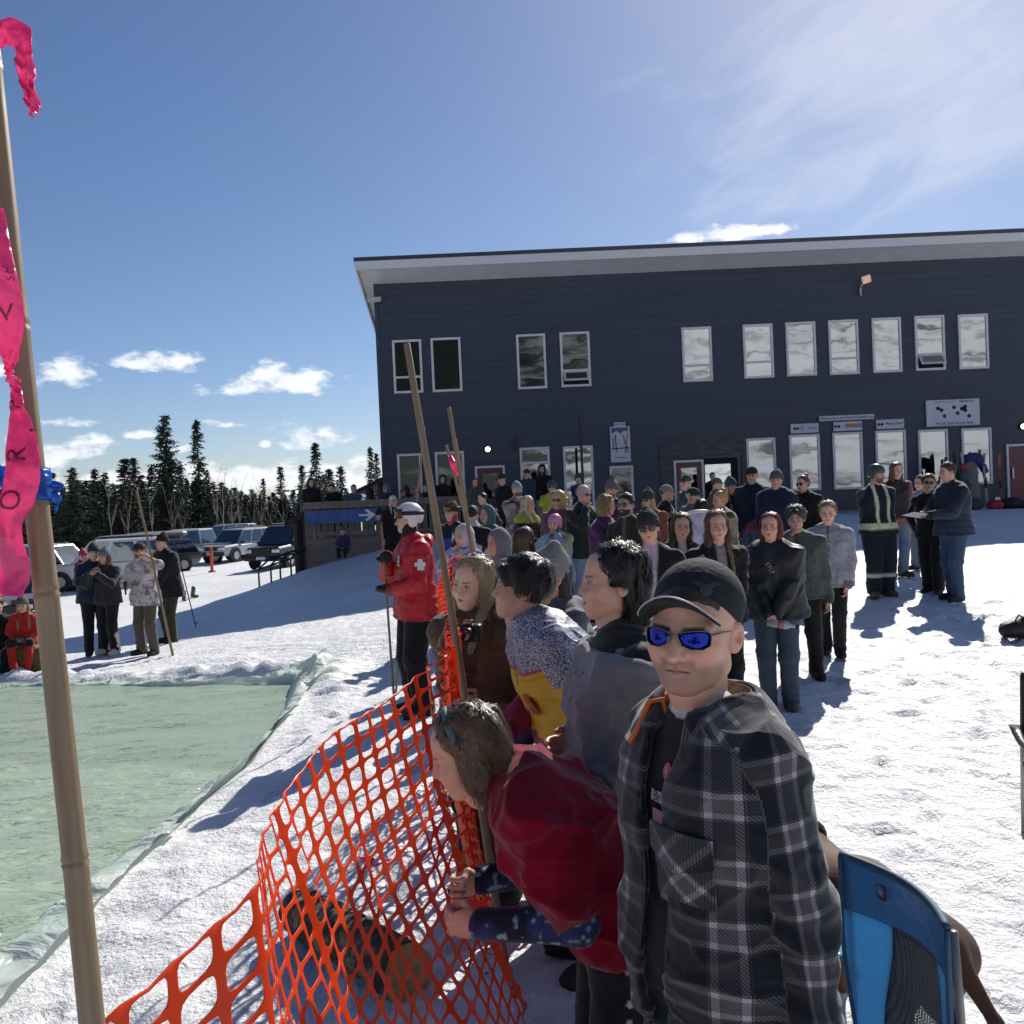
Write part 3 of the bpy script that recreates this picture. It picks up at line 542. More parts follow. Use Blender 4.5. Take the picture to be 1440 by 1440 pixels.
# ------------------------------------------------------------------ deck at the left corner
DY = 26.6
WOOD = mat('weathered_wood', (.15, .125, .105), .85, var=.3, vs=6, bump=.4, bs=30, stretch=(1, 1, 6)); WOODH = mat('weathered_board', (.17, .145, .125), .85, var=.3, vs=6, bump=.4, bs=30, stretch=(6, 1, 1)[::-1])
BLUE = mat('blue_banner', (.035, .10, .30), .6, var=.25, vs=4)
def DW(px, py, Y=DY): p = P(px, py, Y); return p[0], p[2]
dx0 = DW(431, 740)[0]; dx1 = DW(668, 740)[0]; zt_ = DW(490, 704)[1]; zr_ = DW(490, 757)[1]; zg = DW(490, 790)[1]-.4
dk = thing('deck', (0, 0, 0), 'weathered wooden deck with slatted railing at the lodge corner', 'deck')
MB().b2((dx0, DY, zr_-.22), (dx1, DY+.06, zr_+.02)).b2((dx0, DY+.06, zr_-.04), (dx1, BY-.02, zr_)).b2((dx0, DY+.02, zg), (dx1, DY+.05, zr_-.22)).build('platform', WOODH, dk)
MB().b2((dx0-.05, DY-.06, zt_-.20), (dx1, DY+.05, zt_)).b2((dx0, DY-.02, zr_+.1), (dx1, DY+.04, zr_+.2)).b2((dx0-.05, DY+.05, zt_-.2), (dx0+.05, BY-.1, zt_)).build('handrail', WOODH, dk)
for k in range(25):
    xa = dx0+.12+k*(dx1-dx0-.2)/24; MB().box((xa, DY+.06, (zt_-.2+zr_)/2), (.145, .03, zt_-.2-zr_)).build('baluster', WOOD, dk)
for xa in (dx0, dx0+1.3, dx0+2.6, dx0+3.9, dx1): MB().box((xa, DY+.11, (zt_+zg)/2-.05), (.13, .12, zt_-zg-.1)).build('post', WOOD, dk)
bn = thing('banner', (0, 0, 0), 'long blue banner with a white arrow on the deck railing', 'banner')
bx0, bz0 = DW(431, 735); bx1, bz1 = DW(537, 717); zc = (DW(484, 726)[1]); MB().b2((bx0, DY-.09, zc-.19), (bx1, DY-.065, zc+.19)).build('cloth', BLUE, bn)
V, F = text_mesh('SKI', .26, .002); MB().add(V@rot('X', 90).T+np.array([DW(487, 726)[0], DY-.095, DW(487, 726)[1]]), F).build('lettering', mat('faded_letter', (.09, .17, .38), .6), bn)
ax, az_ = DW(517, 724); A = np.array([(-.24, .03), (.06, .03), (-.06, .14), (.0, .18), (.24, 0), (.0, -.18), (-.06, -.14), (.06, -.03), (-.24, -.03)]); MB().prism([(ax+a, DY-.095, az_+b_) for a, b_ in A], (0, -.004, 0)).build('arrow', mat('arrow_white', (.7, .72, .72), .6), bn)
# dark shelter roofs beside the deck
DARKW = mat('dark_timber', (.035, .03, .027), .85, var=.3, vs=5, bump=.4)
def shelter(pxs, Y, label, posts, th=.16, dep=3.2):
    t = thing('shelter', (0, 0, 0), label, 'shelter'); a = P(*pxs[0], Y); b_ = P(*pxs[1], Y)
    MB().prism([a, b_, b_+np.array([0, 0, th]), a+np.array([0, 0, th])], (0, dep, 0)).build('roof', DARKW, t)
    for px, py in posts:
        q = P(px, py, Y+.3); s = (q[0]-a[0])/(b_[0]-a[0]); top = a[2]+s*(b_[2]-a[2]); zb_ = gz(q[0], Y+.3)-.2
        MB().tube([(q[0], Y+.3, zb_), (q[0], Y+.3, top)], .15, 8).build('post', DARKW, t)
    return t
shelter(((400, 741), (434, 722)), 28.5, 'dark log lean-to roof left of the deck', [(420, 760), (431, 750)])
shelter(((500, 695), (541, 675)), 35.0, 'dark sloping shed roof seen behind the deck', [(520, 700), (537, 690)])
# ski rack on the snow
t = thing('ski_rack', (0, 0, 0), 'dark metal ski rack standing on the snow before the parked jeep', 'rack'); Yk = 26
for k, px in enumerate((364, 381, 394, 409)):
    a = P(px, 811-8*k*.7, Yk); g0 = gz(a[0], Yk); MB().tube([(a[0], Yk, g0-.1), (a[0], Yk, g0+.5), (a[0]+.18, Yk+.5, g0+.75), (a[0]+.5, Yk+1.3, g0+.72)], .028, 6).build('rail', BLACK, t)
a = P(364, 800, Yk); b_ = P(416, 790, Yk); MB().tube([(a[0], Yk, gz(a[0], Yk)+.5), (b_[0], Yk, gz(b_[0], Yk)+.5)], .03, 6).tube([(a[0]+.18, Yk+.5, gz(a[0], Yk)+.75), (b_[0]+.18, Yk+.5, gz(b_[0], Yk)+.75)], .03, 6).build('crossbar', BLACK, t)

# ------------------------------------------------------------------ trees
NEEDLE = mat('needles', (.035, .050, .030), .8, var=.45, vs=1.2); BARK = mat('bark', (.10, .08, .065), .9, var=.3, vs=4); BIRCH = mat('pale_bark', (.30, .27, .24), .85, var=.35, vs=3)
def spruce_mesh(seed, dens=1., slim=1.):
    r = np.random.default_rng(seed); V = []; n = 0; H = 1.
    z = .05
    Fv = []
    while z < .985:
        k = 1-z; L_ = (.23*k**.85+.010)*slim*r.uniform(.75, 1.2); nb = max(4, int(9*dens*(.4+k)))
        for j in range(nb):
            if r.random() < .12: continue
            a = r.uniform(0, 6.283); l = L_*r.uniform(.55, 1.15); droop = r.uniform(.15, .45)
            ns = max(3, int(l/.016))
            for s in range(ns):
                t = (s+.6)/ns; p = np.array([math.cos(a)*l*t, math.sin(a)*l*t, z-droop*l*t+.25*l*t*t])
                wd = .024*(1-.55*t)*r.uniform(.7, 1.3)+.005
                for q in range(2):
                    d = np.array([math.cos(a)*.6+r.normal()*.6, math.sin(a)*.6+r.normal()*.6, -.35+r.normal()*.35]); d /= np.linalg.norm(d)
                    sd_v = np.cross(d, r.normal(size=3)); sd_v /= np.linalg.norm(sd_v)+1e-9
                    V += [p-sd_v*wd*.32, p+sd_v*wd*.32, p+d*wd*1.7]; n += 3
        z += r.uniform(.012, .026)*(.6+.7*k)
    me = mesh_np('crown', np.array(V), np.arange(n).reshape(-1, 3), False); me.materials.append(NEEDLE); return me
def trunk_mesh(): 
    o = MB().tube([(0, 0, -.04), (0, 0, .5), (.002, 0, 1.)], [.014, .008, .0015], 7).build('trunk', BARK, smooth=True); me = o.data; bpy.data.objects.remove(o); return me
SPR = [spruce_mesh(11), spruce_mesh(12, .8, .8), spruce_mesh(13, 1.1, 1.15), spruce_mesh(14, .6, .7)]; TRK = trunk_mesh()
def bare_mesh(seed):
    r = np.random.default_rng(seed); mb = MB()
    def br(p, d, l, rad, dep):
        pts = [p]; q = p.copy(); dd = d.copy()
        for _ in range(4): dd = dd+r.normal(size=3)*.10; dd[2] += .05; dd /= np.linalg.norm(dd); q = q+dd*l/4; pts.append(q.copy())
        mb.tube(pts, np.linspace(rad, rad*.35, 5), 4, cap=False)
        if dep > 0:
            for _ in range(6 if dep == 2 else 4):
                t = r.integers(1, 5); a = r.uniform(0, 6.28); e = np.array([math.cos(a)*.75, math.sin(a)*.75, .8]); br(pts[t], (dd*.5+e)/np.linalg.norm(dd*.5+e), l*r.uniform(.3, .5), rad*.45, dep-1)
    br(np.array([0, 0, 0.]), np.array([0, 0, 1.]), .95, .011, 2)
    o = mb.build('trunk', BIRCH); me = o.data; bpy.data.objects.remove(o); return me
BAR = [bare_mesh(5), bare_mesh(6)]
def tree(px, ptop, Y, label, group, kind=0, rz=0, sx=1.):
    a = P(px, ptop, Y); x = a[0]; z0 = gz(x, Y); Ht = max(2., (a[2]-z0)*1.07)
    if kind >= 10:
        t = thing('bare_tree', (x, Y, z0), label, 'tree', group, rz); o = link('trunk', BAR[kind-10], None, t); o.scale = (Ht*.8, Ht*.8, Ht); return
    t = thing('spruce_tree', (x, Y, z0), label, 'tree', group, rz)
    for nm, me in (('trunk', TRK), ('crown', SPR[kind])): o = link(nm, me, None, t); o.scale = (Ht*sx, Ht*sx, Ht)
GT = 'spruces beyond the parking lot'
tree(231, 594, 72, 'tallest dark spruce, full and wide, above the man with the long pole', GT, 2, .3, 1.0)
tree(276, 600, 75, 'tall narrow spruce with a bare looking tip, right of the tallest one', GT, 1, 1.2, .95)
tree(101, 664, 66, 'broad dark spruce right of the blue tape on the foreground pole', GT, 2, 2., 1.2)
tree(443, 630, 66, 'open crowned spruce behind the deck rising left of the lodge', GT, 1, .7, 1.2)
tree(521, 634, 95, 'thin spruce standing close to the left edge of the lodge', GT, 3, .7)
tree(529, 642, 100, 'thinner spruce between the lodge wall and its taller neighbour', GT, 3, 1.7)
tr_ = np.random.default_rng(21)
fill = [(85, 690), (120, 678), (133, 664), (147, 668), (158, 682), (175, 655), (187, 650), (198, 672), (212, 664), (222, 690), (252, 660), (262, 676), (290, 668), (300, 684), (311, 682), (318, 688), (330, 690), (345, 700), (357, 706), (370, 676), (381, 706), (394, 660), (405, 704), (424, 658), (433, 680), (455, 672), (463, 664), (479, 662), (487, 690), (60, 690), (40, 680), (20, 690), (5, 676), (-20, 670), (-45, 690), (72, 672), (110, 700), (168, 690), (240, 690), (271, 684), (284, 690), (322, 700), (412, 690), (446, 690), (495, 700)]
for i, (px, py) in enumerate(fill):
    tree(px, py+tr_.uniform(-3, 3), tr_.uniform(70, 92), 'dark spruce in the dense tree row beyond the parking lot', GT, int(tr_.integers(0, 4)), tr_.uniform(0, 6), tr_.uniform(1.1, 1.8))
for i in range(100):
    px = tr_.uniform(-60, 500); tree(px, 692+tr_.uniform(-12, 14)+(10 if px > 300 else 0), tr_.uniform(84, 112), 'dark spruce in the dense tree row beyond the parking lot', GT, int(tr_.integers(0, 4)), tr_.uniform(0, 6), tr_.uniform(1.3, 2.0))
for i in range(45):
    px = tr_.uniform(-520, -60); tree(px, 690+tr_.uniform(-22, 16), tr_.uniform(70, 105), 'dark spruce in the dense tree row beyond the parking lot', GT, int(tr_.integers(0, 4)), tr_.uniform(0, 6), tr_.uniform(1.0, 1.6))
for i, (px, py) in enumerate([(157, 700), (245, 702), (300, 690), (312, 686), (338, 702), (350, 706), (365, 702), (386, 708), (398, 704), (410, 702), (327, 704), (262, 708), (430, 706), (175, 706), (215, 710)]):
    tree(px, py, 62+i % 4*2, 'thin bare leafless tree in front of the spruces', 'bare trees at the edge of the lot', 10+i % 2, i*1.3)

# ------------------------------------------------------------------ parked vehicles
CARG = glass('car_glass', (.16, .18, .20)); TIRE = RUBBER; HL = mat('headlight', (.6, .62, .65), .15, .3, var=0); TL = mat('tail_light', (.25, .01, .01), .3, var=0); TRIM = mat('dark_trim', (.02, .02, .022), .6)
def paint(n, c, m=.2): return mat(n, c, .28, m, var=.08, vs=1.5)
def vehicle(px, py, Y, yaw, kind, pm, label, Lg=4.8, Wd=1.9, Ht=1.75, rack=False, hood=1.15, box=False):
    """front along local -y"""
    q = P(px, py, Y); x = q[0]; z = gz(x, Y); t = thing('pickup_truck' if kind == 'pickup' else 'parked_car', (x, Y, z), label, 'truck' if kind == 'pickup' else 'car', 'vehicles in the parking lot', R(yaw))
    h = Ht; zb_, belt = .32, h*.56; L2 = Lg/2
    if kind == 'pickup': prof = [(-L2, .55, .85), (-L2+.12, .40, belt*.97), (-L2+hood, .34, belt+.02), (-L2+hood+.1, .33, belt+.03), (L2-.1, .36, belt+.0), (L2, .5, belt-.02)]; cabin = (-L2+hood+.05, -L2+hood+.65, L2-1.95, L2-1.75)
    else: prof = [(-L2, .5, .78), (-L2+.14, .36, belt*.93), (-L2+hood, .32, belt), (L2-.15, .34, belt+.03), (L2, .5, belt-.1)]; cabin = (-L2+hood, -L2+hood+.7, L2-.45, L2-.05)
    rows = []
    for y, z0, z1 in prof:
        e = 1-.10*(abs(y)/L2)**4; w_ = Wd/2*e
        rows.append([(-w_*.86, y, z0), (-w_*.99, y, z0+.16), (-w_, y, (z0+z1)/2), (-w_*.98, y, z1-.10), (-w_*.9, y, z1), (w_*.9, y, z1), (w_*.98, y, z1-.10), (w_, y, (z0+z1)/2), (w_*.99, y, z0+.16), (w_*.86, y, z0)])
    mb = MB().grid(rows, True); mb.poly(rows[0]); mb.poly(rows[-1][::-1])
    c0, c1, c2, c3 = cabin; wb, wtp = Wd/2*.93, Wd/2*.76
    top = [(-wtp, c1, h-.03), (wtp, c1, h-.03), (wtp, c2, h-.02), (-wtp, c2, h-.02)]; mid = [(-wtp*.86, c1+.15, h+.02), (wtp*.86, c1+.15, h+.02), (wtp*.86, c2-.12, h+.02), (-wtp*.86, c2-.12, h+.02)]
    bot = [(-wb, c0, belt-.02), (wb, c0, belt-.02), (wb, c3, belt-.02), (-wb, c3, belt-.02)]
    mb.grid([bot, top, mid], True); mb.poly(mid)
    if kind == 'pickup': mb.b2((-wb, c3+.1, belt-.03), (-wb+.1, L2-.05, belt+.05)); mb.b2((wb-.1, c3+.1, belt-.03), (wb, L2-.05, belt+.05)); mb.b2((-wb, L2-.12, .6), (wb, L2-.02, belt+.04))
    body = mb.build('body', pm, t, bevel=.035)
    def pan(a, b_, c_, d_, s=.09):
        P4 = np.array([a, b_, c_, d_], float); ce = P4.mean(0); nrm = np.cross(P4[1]-P4[0], P4[3]-P4[0]); nrm /= np.linalg.norm(nrm); out = ce-np.array([0, (c1+c2)/2, belt+.2]); nrm = nrm if nrm@out > 0 else -nrm
        return (ce+(P4-ce)*np.array([1-s, 1-s, 1-s*1.3])+nrm*.012)
    MB().prism(pan(bot[0], bot[1], top[1], top[0]), (0, .006, 0)).build('windscreen', CARG, t); MB().prism(pan(bot[3], bot[2], top[2], top[3]), (0, .006, 0)).build('rear_window', CARG, t)
    for s in (-1, 1):
        B, T = (bot[0], bot[3]), (top[0], top[3])
        nw = 3 if kind != 'pickup' else 2
        for k in range(nw):
            f0, f1 = k/nw, (k+1)/nw; lp = lambda a, b_, f: np.array(a)+(np.array(b_)-np.array(a))*f
            P4 = [lp(*B, f0), lp(*B, f1), lp(*T, f1), lp(*T, f0)]
            if s > 0: P4 = [p*np.array([-1, 1, 1]) for p in P4]
            MB().prism(pan(*P4, s=.12), (0.006*s, 0, 0)).build('side_window', CARG, t)
        MB().box((s*(wb+.1), c0+.35, belt+.08), (.18, .12, .15)).build('wing_mirror', TRIM, t, bevel=.03)
        MB().box((s*Wd*.36, -L2+.03, belt*.78), (.36, .12, .17)).build('headlight', HL, t, bevel=.04)
        MB().box((s*Wd*.41, L2-.02, belt*.85), (.16, .10, .32)).build('tail_light', TL, t, bevel=.02)
        for y in (-L2+.88, L2-.95):
            wh = MB().disc((s*(Wd/2-.10), y, .36), .36, .24, 0, 22).build('wheel', TIRE, t, bevel=.03); MB().disc((s*(Wd/2+.025), y, .36), .22, .03, 0, 16).build('rim', GREYM, wh)
            ar = MB().disc((s*(Wd/2-.02), y, .38), .43, .06, 0, 22).build('wheel_arch', TRIM, t)
    MB().box((0, -L2-.005, belt*.78), (Wd*.42, .08, .2)).build('grille', TRIM, t, bevel=.02)
    MB().box((0, -L2-.02, .5), (Wd*.9, .16, .2)).build('bumper', TRIM if kind != 'pickup' else GREYM, t, bevel=.04)
    MB().box((0, -L2-.105, .52), (.45, .01, .14)).build('number_plate', WHITE, t)
    if rack:
        for s in (-1, 1): MB().tube([(s*wtp*.85, c1+.2, h+.03), (s*wtp*.85, c1+.3, h+.1), (s*wtp*.85, c2-.3, h+.1), (s*wtp*.85, c2-.2, h+.03)], .02, 6).build('roof_rail', TRIM, t)
    if box:
        b_ = MB(); b_.grid([[(.36*k*math.cos(a), y, h+.30+.17*k*math.sin(a)) for a in np.linspace(0, 2*math.pi, 14, endpoint=False)] for y, k in ((c1-.5, .3), (c1-.3, .8), (c1+.3, 1), (c2-.3, 1), (c2, .75), (c2+.05, .2))], True).build('roof_box', mat('grey_roof_box', (.22, .22, .23), .4), t, smooth=True)
    return t
vehicle(150, 800, 40, -72, 'suv', paint('white_van_paint', (.62, .63, .64)), 'white high roofed SUV parked behind the couple taking pictures', 5.2, 2.0, 2.0, True, 1.35)
vehicle(70, 800, 40, 80, 'suv', paint('silver_paint', (.42, .43, .44)), 'pale van with black windows, half hidden by the foreground pole', 5.0, 1.95, 1.95, True)
vehicle(30, 830, 31, 30, 'suv', paint('blue_grey_paint', (.22, .24, .28)), 'blue grey estate car left of the foreground pole', 4.5, 1.8, 1.5)
vehicle(170, 790, 44, -62, 'suv', paint('grey_paint', (.30, .31, .32)), 'silver car with a long grey roof box between white vehicles', 4.8, 1.85, 1.6, True, 1.1, True)
vehicle(208, 790, 46, -50, 'suv', paint('dark_grey_paint', (.10, .11, .12)), 'car with a dark roof box behind the man holding the pole', 4.8, 1.85, 1.6, True, 1.1, True)
vehicle(272, 785, 52, -100, 'pickup', paint('white_truck_paint', (.60, .60, .60)), 'white crew cab pickup truck left of the orange marker post', 5.6, 2.0, 1.9)
vehicle(318, 780, 62, -95, 'suv', paint('tan_paint', (.45, .44, .42)), 'beige SUV partly hidden behind the silver SUV', 4.7, 1.85, 1.8)
vehicle(337, 785, 52, -22, 'suv', paint('silver_suv_paint', (.36, .38, .40)), 'silver SUV with its front towards the snow bank', 4.7, 1.9, 1.75, True)
vehicle(403, 772, 44, -15, 'suv', paint('black_paint', (.02, .021, .024)), 'black jeep parked beside the log lean-to', 4.6, 1.9, 1.9, True)
vehicle(372, 778, 60, 10, 'suv', paint('sand_paint', (.35, .31, .26)), 'sand coloured small car far back between SUV and jeep', 4.2, 1.75, 1.5)
vehicle(-25, 815, 36, 60, 'suv', paint('red_paint', (.16, .02, .02)), 'dark red car at the far left edge behind the pink tape', 4.6, 1.85, 1.6)
# orange marker post
q = P(298, 797, 44); o = MB().tube([(q[0], 44, gz(q[0], 44)-.1), (q[0], 44, gz(q[0], 44)+.06)], .17, 12).tube([(q[0], 44, gz(q[0], 44)+.06), (q[0], 44, P(298, 769, 44)[2])], [.075, .07], 10).build('marker_post', mat('orange_plastic', (.60, .09, .02), .5)); setp(o, 'orange plastic marker post at the edge of the lot', 'post')
# ------------------------------------------------------------------ implicit surfaces for people
f32 = np.float32
def rc(p, a, b, ra, rb):
    a = np.asarray(a, f32); b = np.asarray(b, f32); ba = b-a; pa = p-a; t = np.clip((pa@ba)/max(float(ba@ba), 1e-9), 0, 1)
    q = pa-t[:, None]*ba; return np.sqrt((q*q).sum(1))-(ra+(rb-ra)*t)
def el(p, c, r, M=None):
    q = p-np.asarray(c, f32)
    if M is not None: q = q@np.asarray(M, f32)
    r = np.asarray(r, f32); a = q/r; k0 = np.sqrt((a*a).sum(1)); b = q/(r*r); k1 = np.sqrt((b*b).sum(1))+1e-6; return k0*(k0-1)/k1
def smin(a, b, k): h = np.maximum(k-np.abs(a-b), 0)/k; return np.minimum(a, b)-h*h*k*.25
def smax(a, b, k): return -smin(-a, -b, k)
def nets(fn, lo, hi, h, sparse=True):
    lo = np.asarray(lo, float); n = np.ceil((np.asarray(hi)-lo)/h).astype(int)+1; m = 4
    n = ((n+m-1)//m)*m+1; axs = [lo[i]+h*np.arange(n[i]) for i in range(3)]
    def pts(ax): g = np.meshgrid(*ax, indexing='ij'); return np.stack(g, -1).reshape(-1, 3).astype(f32)
    if sparse and n.prod() > 150000:
        ca = [a[::m] for a in axs]; cs = [len(a) for a in ca]; fc = fn(pts(ca)).reshape(cs)
        near = np.abs(fc) < m*h*1.9; c = np.zeros([k-1 for k in cs], bool)
        for i in (0, 1):
            for j in (0, 1):
                for k in (0, 1): c |= near[i:cs[0]-1+i, j:cs[1]-1+j, k:cs[2]-1+k]
        F = np.repeat(np.repeat(np.repeat(fc, m, 0), m, 1), m, 2)[:n[0], :n[1], :n[2]].astype(f32)
        M = np.zeros(n, bool); up = np.repeat(np.repeat(np.repeat(c, m, 0), m, 1), m, 2); M[:-1, :-1, :-1] = up
        for ax in range(3): M = M | np.roll(M, 1, ax)
        I = np.argwhere(M); F[M] = fn((lo+h*I).astype(f32))
    else: F = fn(pts(axs)).reshape(n).astype(f32)
    s = F < 0; cnt = np.zeros(n-1, np.int8)
    for i in (0, 1):
        for j in (0, 1):
            for k in (0, 1): cnt += s[i:n[0]-1+i, j:n[1]-1+j, k:n[2]-1+k]
    act = (cnt > 0) & (cnt < 8); I = np.argwhere(act); vid = np.full(n-1, -1, np.int64); vid[act] = np.arange(len(I))
    acc = np.zeros((len(I), 3)); num = np.zeros(len(I))
    cor = [(i, j, k) for i in (0, 1) for j in (0, 1) for k in (0, 1)]; val = {c: F[I[:, 0]+c[0], I[:, 1]+c[1], I[:, 2]+c[2]] for c in cor}
    for c in cor:
        for ax in range(3):
            if c[ax]: continue
            e = list(c); e[ax] = 1; a, b = val[c], val[tuple(e)]; mk = (a < 0) != (b < 0); t = np.where(mk, a/np.where(mk, a-b, 1), 0)
            pz = np.tile(np.array(c, float), (len(I), 1)); pz[:, ax] += t; acc += pz*mk[:, None]; num += mk
    V = lo+h*(I+acc/np.maximum(num, 1)[:, None]); Q = []
    for ax in range(3):
        o1, o2 = (ax+1) % 3, (ax+2) % 3; sl0 = [slice(1, n[i]-1) for i in range(3)]; sl0[ax] = slice(0, n[ax]-1); sl1 = list(sl0); sl1[ax] = slice(1, n[ax])
        a, b = s[tuple(sl0)], s[tuple(sl1)]; E = np.argwhere(a != b)
        if not len(E): continue
        sg = a[tuple(E.T)]; off = np.ones(3, int); off[ax] = 0; E = E+off
        def cell(d1, d2): c = E.copy(); c[:, o1] += d1; c[:, o2] += d2; return vid[tuple(c.T)]
        q = np.stack([cell(-1, -1), cell(0, -1), cell(0, 0), cell(-1, 0)], 1); q[~sg] = q[~sg][:, ::-1]; q = q[(q >= 0).all(1)]; Q.append(q)
    return V, np.concatenate(Q)
def vnormals(V, Q):
    n = np.cross(V[Q[:, 2]]-V[Q[:, 0]], V[Q[:, 3]]-V[Q[:, 1]]); N = np.zeros_like(V)
    for k in range(4): np.add.at(N, Q[:, k], n)
    return N/(np.linalg.norm(N, axis=1)[:, None]+1e-9)

# ------------------------------------------------------------------ heads
def head_sdf(p, kind):
    ax = np.abs(p[:, 0]); q = p.copy(); q[:, 0] = ax
    wide = {'man': 1.0, 'woman': .95, 'child': 1.0}[kind]; jaw = {'man': 1.06, 'woman': .88, 'child': .86}[kind]; ns = {'man': 1.1, 'woman': .88, 'child': .78}[kind]
    d = el(p, (0, .018, .146), (.076*wide, .096, .087))
    d = smin(d, el(p, (0, -.022, .083), (.060*jaw, .066, .080)), .03)
    d = smin(d, rc(q, (.046*jaw, .004, .05), (.016, -.058, .02), .020, .019), .03)
    d = smin(d, np.linalg.norm(p-np.array([0, -.064, .02], f32), axis=1)-.018*jaw, .022)
    d = smin(d, np.linalg.norm(q-np.array([.041, -.054, .094], f32), axis=1)-.023, .03)
    bw = .011 if kind == 'man' else .0065
    if kind != 'man': d = smin(d, el(p, (0, -.030, .160), (.058, .046, .045)), .03); d = smin(d, np.linalg.norm(q-np.array([.036, -.056, .072], f32), axis=1)-.023, .03)
    d = smin(d, rc(q, (.012, -.078, .132), (.046, -.064, .133), bw, bw-.001), .018)
    d = smax(d, -(np.linalg.norm(q-np.array([.032, -.097, .1155], f32), axis=1)-.0185), .016)
    d = smin(d, np.linalg.norm(q-np.array([.0315, -.0725, .1155], f32), axis=1)-.0132, .003)
    d = smin(d, rc(q, (.019, -.080, .1215), (.045, -.073, .1205), .0042, .004), .004)
    d = smin(d, rc(q, (.020, -.079, .1090), (.044, -.073, .1095), .0036, .003), .005)
    d = smin(d, rc(p, (0, -.083, .126), (0, -.083-.022*ns, .083+.004*(1.1-ns)/.32), .007*(.5+.5*ns), .0115*(.6+.4*ns)), .012)
    d = smin(d, np.linalg.norm(q-np.array([.0125, -.089, .079], f32), axis=1)-.0085, .007)
    d = smax(d, -(np.linalg.norm(q-np.array([.0075, -.097, .0715], f32), axis=1)-.0042), .003)
    d = smin(d, el(p, (0, -.068, .053), (.032, .020, .026)), .018)
    if kind == 'man': d = smax(d, -rc(q, (.020, -.089, .080), (.034, -.073, .046), .0016, .0016), .009); d = smin(d, rc(q, (.040, -.058, .060), (.036, -.060, .072), .012, .013), .02)
    d = smin(d, rc(q, (.0, -.0885, .0575), (.020, -.079, .0530), .0058, .003), .005)
    d = smin(d, rc(q, (.0, -.0865, .0465), (.017, -.079, .0495), .0062, .003), .005)
    d = smax(d, -rc(q, (.0, -.094, .0525), (.023, -.082, .0515), .0022, .0016), .003)
    M = rot('Z', -22)@rot('X', -12)
    e = el(q, (.079*wide, .016, .106), (.0085, .0195, .032), M); e = smax(e, -(np.linalg.norm(q-np.array([.089*wide, .012, .108], f32), axis=1)-.0125), .006)
    d = smin(d, e, .006)
    nr = {'man': .054, 'woman': .042, 'child': .040}[kind]
    d = smin(d, rc(p, (0, .028, .07), (0, .034, -.045), nr, nr*1.04), .03)
    return d
def head_cols(V, kind, lips=(.42, .15, .13), brow=(.06, .035, .02), iris=(.08, .05, .03), beard=None):
    q = V.copy(); q[:, 0] = np.abs(q[:, 0]); C = np.ones((len(V), 3))*np.array([.66, .385, .28])
    D = lambda c: np.linalg.norm(q-np.array(c), axis=1)
    def mixc(mk, c):
        nonlocal C; C = C*(1-mk[:, None])+np.array(c)*mk[:, None]
    mixc(.35*sst(.035, .008, D((.045, -.07, .088))), (.64, .26, .20)); mixc(.4*sst(.02, .006, D((0, -.108, .083))), (.64, .27, .21)); mixc(.5*sst(.03, .01, D((.085, .016, .106))), (.64, .26, .20))
    mixc(.3*sst(.024, .012, D((.032, -.085, .1155))), (.42, .22, .17))
    lp = np.minimum(rc(q.astype(f32), (.0, -.0905, .0565), (.020, -.082, .0530), .0055, .002), rc(q.astype(f32), (.0, -.089, .0475), (.017, -.082, .0500), .0058, .002)); mixc(sst(.0025, -.0005, lp), lips)
    mixc(sst(.003, .0005, rc(q.astype(f32), (.0, -.089, .0525), (.023, -.083, .0515), .0015, .001))*.8, (.12, .04, .035))
    br = rc(q.astype(f32), (.016, -.090, .1335), (.047, -.077, .1375), .0045, .0025); mixc(sst(.0035, -.0005, br)*(V[:, 1] < -.05)*.85, brow)
    ey = np.abs(D((.0315, -.0725, .1155))-.0132); on = (ey < .0022) & (q[:, 1] < -.078) & (np.abs(q[:, 2]-.1152) < .0060)
    mixc(on*.9, (.40, .35, .32)); ir = np.hypot(q[:, 0]-.0315, q[:, 2]-.1155); mixc(on*sst(.0068, .0052, ir), iris); mixc(on*sst(.0036, .0024, ir), (.008, .008, .008))
    mixc(sst(.0022, .0006, rc(q.astype(f32), (.020, -.0845, .1205), (.0445, -.0765, .1195), .0014, .0012))*.85, (.03, .02, .015))
    if beard is not None:
        b = sst(.075, .055, V[:, 2]+.25*np.abs(V[:, 1]+.09)*0)*sst(-.005, -.03, V[:, 1])*sst(-.045, -.02, V[:, 2]); b = np.maximum(b, sst(.012, .005, np.abs(V[:, 2]-.066))*sst(.04, .028, q[:, 0])*(V[:, 1] < -.07)); b *= 1-sst(.004, .0, lp); mixc(np.clip(b, 0, 1)*beard[3], beard[:3])
    return C
_HC = {}
def head_mesh(kind, h):
    k = (kind, h)
    if k not in _HC: _HC[k] = nets(lambda p: head_sdf(p, kind), (-.15, -.13, -.17), (.15, .135, .25), h)
    return _HC[k]
